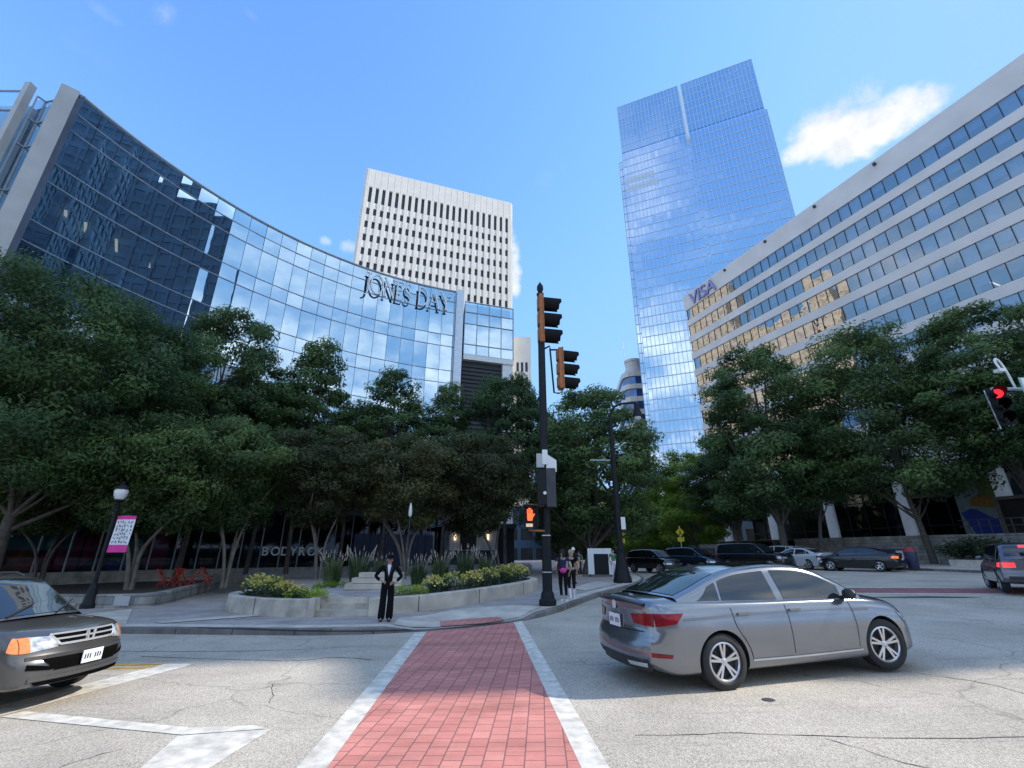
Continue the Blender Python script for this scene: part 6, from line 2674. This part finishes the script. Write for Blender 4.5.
# signal, street name plate and camera on a mast arm that enters from the right edge
ma = thing('mast_arm_signal', 'signal head showing red on a mast arm entering at the right edge', 'traffic signal', (17.6, 13.6, G(17.6, 13.6)))
rod('pole', [(2.4, .3, 0), (2.4, .3, 7.4)], .14, M_black, ma)
rod('arm', [(2.4, .3, 6.25), (-2.2, .3, 6.3)], .05, M_alu, ma)
sighead(ma, -2.05, .35, 5.12, 1.22, R(232), M_black, lit=2, wdt=.36)
rod('bracket', [(-2.36, .4, 6.28), (-2.28, .4, 5.0)], .02, M_alu, ma, 6)
nb = thing('street_name_plate', 'white and green street name plate hanging from the mast arm at the right edge', 'street sign', (17.6, 13.6, G(17.6, 13.6)))
mb = MB()
mb.box(-1.6, -.98, -.10, -.06, 6.0, 6.52)
part('white_panel', mb, M_white, nb)
mb = MB()
mb.box(-.975, .7, -.10, -.06, 6.0, 6.52)
part('green_panel', mb, mat('sign_green', (.01, .20, .12), .4, var=.08), nb)
mb = MB()
mb.box(-1.63, .73, -.058, -.05, 5.97, 6.55)
part('sign_edge', mb, mat('sign_edge', (.25, .55, .48), .4, var=.05), nb)
cm_ = thing('camera_pole', 'white hooked camera pole standing on the mast arm at the right edge', 'camera', (17.6, 13.6, G(17.6, 13.6)))
rod('pole', cr([(-1.42, .3, 6.3), (-1.5, .3, 6.9), (-1.6, .3, 7.25), (-1.76, .25, 7.32), (-1.86, .2, 7.18), (-1.84, .15, 6.92)], 5), .034, M_white, cm_)
mb = MB()
mb.box(-1.98, -1.76, .05, .25, 6.82, 6.92)
part('camera_body', mb, M_white, cm_)

# sandwich board / kiosk panel and bins
bd = thing('sidewalk_board', 'white framed board with a black panel standing on the pavement behind the walkers', 'sign board', (5.35, 30.0, plz(5.35, 30.0)), R(-12))
mb = MB()
mb.box(-.72, .72, -.04, .04, 1.28, 1.6)
mb.box(-.72, -.36, -.04, .04, .12, 1.278)
mb.box(.52, .72, -.04, .04, .12, 1.278)
part('board_frame', mb, M_white, bd)
mb = MB()
mb.box(-.357, .517, -.02, .03, .1, 1.275)
part('board_panel', mb, M_black, bd)
mb = MB()
for x in (-.66, .6):
    mb.box(x, x + .06, -.3, .3, 0, .1)
part('board_foot', mb, M_black, bd)
b1 = thing('news_box', 'navy street box with pale panel right of the black sedan', 'news box', place(898, 570)[:2] + (pz2(*place(898, 570)[:2]),), away)
mb = MB()
mb.box(-.35, .35, -.55, .55, .15, 1.15)
part('box_body', mb, M_navy, b1)
mb = MB()
mb.box(-.365, -.353, -.4, .4, .55, 1.05)
part('panel', mb, M_pier, b1)
mb = MB()
mb.box(-.3, .3, -.5, .5, 0, .147)
part('foot', mb, M_black, b1)
b2 = thing('trash_bin', 'dark litter bin with red top right of the navy street box', 'litter bin', place(915, 571)[:2] + (pz2(*place(915, 571)[:2]),), 0)
mb = MB()
mb.lathe([(.36, 0), (.42, .1), (.46, 1.2), (.44, 1.25)], 14)
part('bin_body', mb, M_navy, b2, smooth=35)
mb = MB()
mb.lathe([(.46, 1.255), (.44, 1.4), (.28, 1.62), (.1, 1.66)], 14)
b2.scale = (.72, .72, .78)
part('bin_top', mb, mat('bin_red', (.30, .03, .03), .5, var=.2), b2, smooth=35)

# yellow signs down the street
for nm, lb, px, py, Y, s in (('warning_sign', 'yellow diamond warning sign with plaque left of the fresh green tree', 621, 533, 58, .75), ('warning_sign', 'larger orange yellow diamond sign above the dark blue crossover', 680, 532, 50, .6)):
    p = at(px, py, Y)
    t = thing(nm, lb, 'road sign', (p.x, Y, G(p.x, Y)))
    zc_ = p.z - G(p.x, Y)
    rod('post', [(0, .04, 0), (0, .04, zc_ + .6)], .04, M_alu, t, 6)
    mb = MB()
    r_ = .75 * s
    mb.hexa([(-r_, -.02, zc_), (0, -.02, zc_ - r_), (r_, -.02, zc_), (0, -.02, zc_ + r_), (-r_, .02, zc_), (0, .02, zc_ - r_), (r_, .02, zc_), (0, .02, zc_ + r_)])
    ym = MATS.get('sign_yellow') or mat('sign_yellow', (.75, .55, .02), .5, var=.08)
    f_ = part('sign_face', mb, ym, t)
    mb = MB()
    mb.tube([(0, -.03, zc_ - .2 * s), (0, -.03, zc_ + .1 * s)], .09 * s, 8)
    mb.tube([(0, -.03, zc_ + .2 * s), (0, -.03, zc_ + .34 * s)], .08 * s, 8)
    for sg in (-1, 1):
        mb.bar((0, -.03, zc_ - .2 * s), (sg * .2 * s, -.03, zc_ - .45 * s), .09 * s, .02, up=(0, 1, 0))
    link('symbol', mb.mesh('symbol', M_black), f_)
    mb = MB()
    mb.box(-.55 * s, .55 * s, -.02, .02, zc_ - 1.55 * s, zc_ - .85 * s)
    part('plaque', mb, ym, t)

# red folding chairs by the left tree bed
CH = 'red metal chairs by the left tree bed'


def chair(name='cafe_chair'):
    t = thing(name, 'x', 'chair', (0, 0, 0), 0, CH)
    for sg in (-1, 1):
        mb = MB()
        mb.bar((-.22 * 1, sg * .22, 0), (.24, sg * .22, .46), .035, .035)
        part('leg', mb, M_redmetal, t)
        mb = MB()
        mb.bar((.26, sg * .20, 0), (-.30, sg * .20, .92), .035, .035)
        part('leg', mb, M_redmetal, t)
    mb = MB()
    for k in range(6):
        mb.box(-.2 + k * .078, -.14 + k * .078, -.24, .24, .455, .475)
    part('seat', mb, M_redmetal, t)
    mb = MB()
    for k in range(4):
        z = .60 + k * .085
        x = .26 - .56 * z / .92
        mb.box(x - .012, x + .012, -.22, .22, z, z + .055)
    part('backrest', mb, M_redmetal, t)
    return t


c0 = chair()
spots = [(-16.1, 23.0, .3, 'leftmost red metal chair by the tree bed'), (-15.65, 23.2, .1, 'red metal chair second from the left by the tree bed'), (-15.25, 23.0, -.1, 'red metal chair in the middle of the row by the tree bed'),
         (-14.85, 23.3, .4, 'red metal chair second from the forked pale trunk'), (-14.4, 23.5, .2, 'rightmost red metal chair beside the forked pale trunk')]
for i, (x, y, a, lb) in enumerate(spots):
    z = plz(x, y) + .36
    if i == 0:
        c0.location = (x, y, z)
        c0.rotation_euler = (0, 0, a)
        c0['label'] = lb
        c0.scale = (.85,) * 3
    else:
        dup(c0, (x, y, z), a + math.pi * (i % 2), lb, CH, (.85,) * 3)


# ------------------------------------------------------------------ people
def skinmesh(name, joints, edges, mats, sub=2, root=0):
    me = bpy.data.meshes.new(name)
    me.from_pydata([j[0] for j in joints], edges, [])
    o = bpy.data.objects.new('tmp', me)
    COL.objects.link(o)
    md = o.modifiers.new('s', 'SKIN')
    md.use_smooth_shade = True
    md.branch_smoothing = .6
    for i, j in enumerate(joints):
        r_ = j[1]
        me.skin_vertices[0].data[i].radius = r_ if isinstance(r_, tuple) else (r_, r_)
    me.skin_vertices[0].data[root].use_root = True
    s_ = o.modifiers.new('d', 'SUBSURF')
    s_.levels = sub
    dg = bpy.context.evaluated_depsgraph_get()
    res = bpy.data.meshes.new_from_object(o.evaluated_get(dg))
    bpy.data.objects.remove(o)
    bpy.data.meshes.remove(me)
    res.materials.clear()
    res.materials.append(mats)
    res.polygons.foreach_set('use_smooth', [True] * len(res.polygons))
    res.name = name
    return res


M_skin1 = mat('skin_tan', (.42, .23, .16), .55, var=.08)
M_skin2 = mat('skin_light', (.55, .34, .26), .55, var=.08)
M_hair1 = mat('dark_hair', (.02, .014, .01), .6, var=.2)
M_hair2 = mat('fair_hair', (.45, .33, .18), .6, var=.2)
M_suit = mat('black_suit_cloth', (.008, .008, .011), .9, 0, .1, var=.25, scale=12)
M_shirt = mat('white_shirt', (.75, .72, .76), .8, var=.05)
M_legg = mat('black_leggings', (.010, .010, .012), .8, 0, .15, var=.2)
M_navyt = mat('navy_top', (.022, .025, .07), .85, var=.2)
M_pinkbag = mat('hot_pink_bag', (.75, .03, .28), .5, var=.08)
M_shoe = mat('white_shoe', (.72, .70, .70), .6, var=.08)
M_shoeb = mat('black_shoe', (.02, .02, .02), .4, var=.1)
M_greent = mat('green_top', (.05, .22, .10), .85, var=.1)
M_tan = mat('tan_cloth', (.35, .26, .17), .85, var=.1)
M_eye = mat('eye_dark', (.01, .01, .01), .2, var=0)


def person(label, loc, rz, group, H_, pose, skin, look):
    """figure facing local -y.  pose: dict of joint positions for a 1.75 m body"""
    t = thing('person', label, 'person', loc, rz, group)
    s = H_ / 1.75
    P = {'pelvis': (0, 0, .96), 'waist': (0, 0, 1.08), 'chest': (0, 0, 1.28), 'neck': (0, .01, 1.47), 'head': (0, -.005, 1.57), 'crown': (0, 0, 1.68),
         'shL': (.19, .01, 1.40), 'shR': (-.19, .01, 1.40), 'hipL': (.09, 0, .91), 'hipR': (-.09, 0, .91)}
    P.update(pose)
    V = lambda k: Vector(P[k])
    J, E, ix = [], [], {}

    def add(k, r_, par=None, pos=None):
        ix[k] = len(J)
        J.append((tuple(pos if pos is not None else P[k]), r_))
        if par:
            E.append((ix[par], ix[k]))
    add('pelvis', (.13, .095))
    add('waist', (.115, .08), 'pelvis')
    add('chest', (.135, .095), 'waist')
    add('neck', .052, 'chest')
    add('jaw', (.062, .070), 'neck', V('head') + Vector((0, -.02, -.045)))
    add('head', (.082, .096), 'jaw')
    add('crown', (.066, .078), 'head')
    add('nose', .014, 'head', V('head') + Vector((0, -.105, -.02)))
    for sd in 'LR':
        add('ear' + sd, .016, 'head', V('head') + Vector((.078 if sd == 'L' else -.078, .01, -.01)))
        add('sh' + sd, .062, 'chest')
        add('el' + sd, .043, 'sh' + sd)
        add('wr' + sd, .028, 'el' + sd)
        d = (V('wr' + sd) - V('el' + sd)).normalized()
        d = Vector(P.get('hd' + sd, tuple(d))).normalized()
        side = d.cross(Vector((0, 1, .2))).normalized()
        add('palm' + sd, (.036, .018), 'wr' + sd, V('wr' + sd) + d * .075)
        pc = V('wr' + sd) + d * .10
        for f in range(4):
            o_ = side * (.030 - .02 * f)
            ln = (.065, .078, .072, .055)[f]
            bend = Vector((0, -.3, -.25)) * .35
            add('f%d%s' % (f, sd), .0095, 'palm' + sd, pc + o_ + d * ln * .5)
            add('g%d%s' % (f, sd), .0085, 'f%d%s' % (f, sd), pc + o_ + (d + bend).normalized() * ln)
        add('th' + sd, .0105, 'wr' + sd, V('wr' + sd) + d * .05 + side * .045)
        add('tt' + sd, .009, 'th' + sd, V('wr' + sd) + d * .09 + side * .06)
        add('hip' + sd, (.085, .085), 'pelvis')
        add('kn' + sd, .056, 'hip' + sd)
        add('an' + sd, .036, 'kn' + sd)
        a = V('an' + sd)
        add('to' + sd, (.04, .025), 'an' + sd, a + Vector((0, -.15, -.055)))
    link('body', skinmesh('body', J, E, skin), t)

    def cloth(name, keys, mats, sub=2):
        jj, ee, ii = [], [], {}
        for k, r_, par in keys:
            ii[k] = len(jj)
            pos = P[k] if isinstance(k, str) and k in P else k
            jj.append((tuple(pos), r_))
            if par is not None:
                ee.append((ii[par], ii[k]))
        return link(name, skinmesh(name, jj, ee, mats, sub), t)
    look(t, P, V, cloth)
    # eyes and mouth
    hd = V('head')
    for sg in (-1, 1):
        mb = MB()
        mb.lathe([(.004, -.012), (.011, -.006), (.011, .004), (.004, .009)], 10, axis='y', c=(hd.x + sg * .032, hd.y - .083, hd.z + .008))
        part('eye', mb, M_eye, t, smooth=60)
    mb = MB()
    mb.box(hd.x - .022, hd.x + .022, hd.y - .094, hd.y - .082, hd.z - .062, hd.z - .054)
    part('mouth', mb, mat('lip', (.3, .09, .08), .5, var=.05) if 'lip' not in MATS else MATS['lip'], t)
    t.scale = (s, s, s)
    return t


def shoe(t, P, sd, m, rz=0):
    a = Vector(P['an' + sd])
    mb = MB()
    rows = []
    for y, w_, h in ((.07, .028, .05), (.05, .038, .085), (.0, .040, .09), (-.06, .042, .07), (-.13, .046, .05), (-.18, .036, .04), (-.205, .015, .025)):
        z0 = a.z - .085
        rows.append([(a.x - w_, a.y + y, z0), (a.x - w_, a.y + y, z0 + h * .6), (a.x - w_ * .5, a.y + y, z0 + h), (a.x + w_ * .5, a.y + y, z0 + h), (a.x + w_, a.y + y, z0 + h * .6), (a.x + w_, a.y + y, z0), (a.x - w_, a.y + y, z0)])
    mb.grid(rows)
    mb.face(rows[0][:-1])
    mb.face(rows[-1][:-1][::-1])
    part('shoe', mb, m, t, smooth=50)


def hairdome(t, V, mats, r=.098, back=.0, ponytail=False, cap=None, low=-.02):
    mb = MB()
    hd = V('head') + Vector((0, .012, .025))
    rows = []
    for i in range(9):
        ph = R(90 * (i / 8) ** .9)
        rows.append([hd + Vector((math.cos(a) * r * .92 * math.cos(ph) * (1), math.sin(a) * r * 1.1 * math.cos(ph), r * 1.12 * math.sin(ph) + (low if math.sin(a) > -.2 else .012) * math.cos(ph) * 1.5)) for a in [6.2832 * k / 18 for k in range(19)]])
    mb.grid(rows)
    part('hair' if cap is None else cap, mb, mats, t, smooth=60)
    if ponytail:
        mb = MB()
        mb.tube(cr([tuple(hd + Vector((0, .09, .06))), tuple(hd + Vector((0, .15, .03))), tuple(hd + Vector((.01, .15, -.12))), tuple(hd + Vector((.01, .12, -.22)))], 4), [.03] * 3 + [.045] * 6 + [.03, .022, .015, .008], 9)
        part('ponytail', mb, mats, t, smooth=60)


# person in a black suit, hands at the hips
def suit_look(t, P, V, cloth):
    cloth('trousers', [('pelvis', (.15, .11), None), ('hipL', (.105, .105), 'pelvis'), ('knL', (.10, .095), 'hipL'), ((P['anL'][0], P['anL'][1] + .0, .01), (.105, .11), 'knL'),
                       ('hipR', (.105, .105), 'pelvis'), ('knR', (.10, .095), 'hipR'), ((P['anR'][0], P['anR'][1], .01), (.105, .11), 'knR')], M_suit)
    cloth('jacket', [('waist', (.135, .105), None), ((0, 0, .90), (.165, .125), 'waist'), ((0, 0, .83), (.17, .13), (0, 0, .90)), ('chest', (.155, .115), 'waist'), ((0, .01, 1.43), (.085, .07), 'chest'),
                     ('shL', .072, 'chest'), ('elL', .054, 'shL'), (tuple(V('elL').lerp(V('wrL'), .86)), .042, 'elL'), ('shR', .072, 'chest'), ('elR', .054, 'shR'), (tuple(V('elR').lerp(V('wrR'), .86)), .042, 'elR')], M_suit)
    mb = MB()
    mb.face([(-.055, -.118, 1.43), (0, -.128, 1.16), (.055, -.118, 1.43), (0, -.10, 1.46)])
    part('shirt_front', mb, M_shirt, t)
    mb = MB()
    for sg in (-1, 1):
        mb.face([(sg * .055, -.122, 1.44), (sg * .10, -.112, 1.36), (sg * .008, -.136, 1.10), (0, -.132, 1.15)])
    part('lapel', mb, mat('lapel_cloth', (.02, .021, .026), .8, var=.1), t)
    hairdome(t, V, M_hair1, r=.094)
    mb = MB()
    hd = V('head')
    mb.lathe([(.100, hd.z + .05), (.103, hd.z + .065), (.098, hd.z + .115), (.078, hd.z + .145), (.02, hd.z + .155)], 18, c=(hd.x, hd.y + .01, 0))
    mb.hexa([(-.07, -.19, hd.z + .035), (.07, -.19, hd.z + .035), (.085, -.07, hd.z + .05), (-.085, -.07, hd.z + .05), (-.07, -.19, hd.z + .045), (.07, -.19, hd.z + .045), (.085, -.07, hd.z + .065), (-.085, -.07, hd.z + .065)])
    part('cap', mb, M_suit, t, smooth=40)
    for sd in 'LR':
        shoe(t, P, sd, M_shoeb if sd == 'L' else M_shoeb)


X, Y_ = -3.24, 13.1
person('person in a black suit and dark cap standing at the kerb with hands on hips', (X, Y_, plz(X, Y_)), R(12), None, 1.62,
       {'elL': (.36, .03, 1.14), 'wrL': (.205, -.10, .99), 'hdL': (-.8, -.3, -.25), 'elR': (-.37, .03, 1.15), 'wrR': (-.20, -.12, 1.02), 'hdR': (.75, -.4, -.2),
        'knL': (.105, -.01, .50), 'anL': (.10, .03, .085), 'knR': (-.10, -.01, .50), 'anR': (-.12, .01, .085)}, M_skin1, suit_look)


def jog_look(t, P, V, cloth):
    cloth('leggings', [('pelvis', (.145, .115), None), ('hipL', (.098, .10), 'pelvis'), ('knL', .066, 'hipL'), (tuple(V('knL').lerp(V('anL'), .8)), .045, 'knL'), ('hipR', (.098, .10), 'pelvis'), ('knR', .066, 'hipR'), (tuple(V('knR').lerp(V('anR'), .8)), .045, 'knR')], M_legg)
    cloth('top', [('waist', (.125, .095), None), ((0, 0, 1.0), (.135, .105), 'waist'), ('chest', (.145, .11), 'waist'), ((0, .01, 1.41), (.09, .07), 'chest'), ('shL', .07, 'chest'), (tuple(V('shL').lerp(V('elL'), .55)), .056, 'shL'), ('shR', .07, 'chest'), (tuple(V('shR').lerp(V('elR'), .55)), .056, 'shR')], M_navyt)
    hairdome(t, V, M_hair1, ponytail=True)
    mb = MB()
    rows = []
    for i in range(9):
        a = R(180 * i / 8)
        rows.append([(.02 + .115 * math.cos(b) * math.sin(a), .145 + .045 * math.sin(b) * math.sin(a), 1.0 - .085 * math.cos(a)) for b in [6.2832 * k / 14 for k in range(15)]])
    mb.grid(rows)
    part('waist_bag', mb, M_pinkbag, t, smooth=60)
    mb = MB()
    mb.lathe([(.148, 1.0), (.15, 1.015), (.148, 1.03)], 20)
    part('bag_strap', mb, M_pinkbag, t, smooth=60)
    for sd in 'LR':
        shoe(t, P, sd, M_shoe)


X, Y_ = 1.72, 16.75
person('person in navy top and black leggings with hot pink waist bag beside the signal pole', (X, Y_, plz(X, Y_)), R(186), 'people on the plaza corner', 1.68,
       {'elL': (.28, .10, 1.14), 'wrL': (.20, -.06, .98), 'elR': (-.27, .12, 1.13), 'wrR': (-.24, -.02, .93), 'knL': (.085, -.06, .50), 'anL': (.075, -.0, .085), 'knR': (-.08, .0, .50), 'anR': (-.075, .10, .085)}, M_skin2, jog_look)


def comp_look(t, P, V, cloth):
    cloth('leggings', [('pelvis', (.14, .11), None), ('hipL', (.095, .098), 'pelvis'), ('knL', .066, 'hipL'), (tuple(V('knL').lerp(V('anL'), .45)), .055, 'knL'), ('hipR', (.095, .098), 'pelvis'), ('knR', .066, 'hipR'), (tuple(V('knR').lerp(V('anR'), .45)), .055, 'knR')], M_legg)
    cloth('top', [('waist', (.12, .09), None), ((0, 0, 1.0), (.13, .10), 'waist'), ('chest', (.14, .105), 'waist'), ((0, .01, 1.41), (.09, .07), 'chest'), ('shL', .068, 'chest'), (tuple(V('shL').lerp(V('elL'), .55)), .055, 'shL'), ('shR', .068, 'chest'), (tuple(V('shR').lerp(V('elR'), .55)), .055, 'shR')], M_suit)
    hairdome(t, V, M_hair2, ponytail=True)
    for sd in 'LR':
        a = V('an' + sd)
        mb = MB()
        mb.tube([a + Vector((0, 0, -.02)), V('kn' + sd).lerp(a, .45)], [.047, .06], 10)
        part('sock', mb, M_shoe, t, smooth=60)
        shoe(t, P, sd, M_shoe)


X, Y_ = 2.12, 17.75
person('person with fair hair and long white socks beside the one with the pink bag', (X, Y_, plz(X, Y_)), R(190), 'people on the plaza corner', 1.66,
       {'elL': (.27, .06, 1.13), 'wrL': (.25, -.14, .95), 'elR': (-.27, .08, 1.13), 'wrR': (-.24, -.04, .90), 'knL': (.085, -.08, .50), 'anL': (.08, .06, .085), 'knR': (-.08, .02, .50), 'anR': (-.08, -.06, .085)}, M_skin2, comp_look)


def walk_look(t, P, V, cloth):
    cloth('shorts', [('pelvis', (.15, .115), None), ('hipL', (.105, .105), 'pelvis'), (tuple(V('hipL').lerp(V('knL'), .75)), .095, 'hipL'), ('hipR', (.105, .105), 'pelvis'), (tuple(V('hipR').lerp(V('knR'), .75)), .095, 'hipR')], M_tan)
    cloth('shirt', [('waist', (.14, .105), None), ((0, 0, .98), (.15, .11), 'waist'), ('chest', (.155, .115), 'waist'), ((0, .01, 1.42), (.095, .07), 'chest'), ('shL', .075, 'chest'), (tuple(V('shL').lerp(V('elL'), .7)), .062, 'shL'), ('shR', .075, 'chest'), (tuple(V('shR').lerp(V('elR'), .7)), .062, 'shR')], M_navyt)
    hairdome(t, V, M_white, r=.10, cap='cap')
    mb = MB()
    rows = []
    for i in range(9):
        a = R(180 * i / 8)
        rows.append([(.16 * math.cos(b) * math.sin(a) ** .5, .17 + .10 * math.sin(b) * math.sin(a) ** .5, 1.22 - .24 * math.cos(a)) for b in [6.2832 * k / 16 for k in range(17)]])
    mb.grid(rows)
    part('backpack', mb, M_legg, t, smooth=60)
    for sd in 'LR':
        shoe(t, P, sd, M_shoeb)


X, Y_ = 3.05, 24.4
person('person with white cap, black backpack and shorts walking away behind the women', (X, Y_, plz(X, Y_)), R(170), 'people on the plaza corner', 1.74,
       {'elL': (.28, .0, 1.14), 'wrL': (.26, -.18, .98), 'elR': (-.28, .08, 1.14), 'wrR': (-.28, .06, .90), 'knL': (.09, -.14, .52), 'anL': (.09, -.10, .10), 'knR': (-.09, .04, .50), 'anR': (-.09, .24, .12)}, M_skin1, walk_look)


def green_look(t, P, V, cloth):
    cloth('trousers', [('pelvis', (.14, .11), None), ('hipL', (.1, .1), 'pelvis'), ('knL', .075, 'hipL'), (tuple(V('knL').lerp(V('anL'), .85)), .06, 'knL'), ('hipR', (.1, .1), 'pelvis'), ('knR', .075, 'hipR'), (tuple(V('knR').lerp(V('anR'), .85)), .06, 'knR')], M_shirt if P.get('wt') else M_legg)
    cloth('shirt', [('waist', (.135, .1), None), ((0, 0, .98), (.145, .11), 'waist'), ('chest', (.15, .11), 'waist'), ((0, .01, 1.42), (.095, .07), 'chest'), ('shL', .072, 'chest'), (tuple(V('shL').lerp(V('elL'), .7)), .06, 'shL'), ('shR', .072, 'chest'), (tuple(V('shR').lerp(V('elR'), .7)), .06, 'shR')], M_greent)
    hairdome(t, V, M_hair1)
    for sd in 'LR':
        shoe(t, P, sd, M_shoe)


std = {'elL': (.27, .04, 1.13), 'wrL': (.25, -.06, .88), 'elR': (-.27, .04, 1.13), 'wrR': (-.25, -.06, .88), 'knL': (.09, -.03, .50), 'anL': (.09, .0, .085), 'knR': (-.09, .0, .50), 'anR': (-.10, .04, .085)}
X, Y_ = 4.15, 30.5
person('person in a green top and dark trousers near the white framed board', (X, Y_, plz(X, Y_)), R(150), 'people on the plaza corner', 1.55, dict(std), M_skin1, green_look)
X, Y_ = 5.75, 28.0
d_ = dict(std)
d_['wt'] = (1, 1, 1)
person('person in a green top and white trousers beside the white framed board', (X, Y_, plz(X, Y_)), R(20), 'people on the plaza corner', 1.6, d_, M_skin2, green_look)
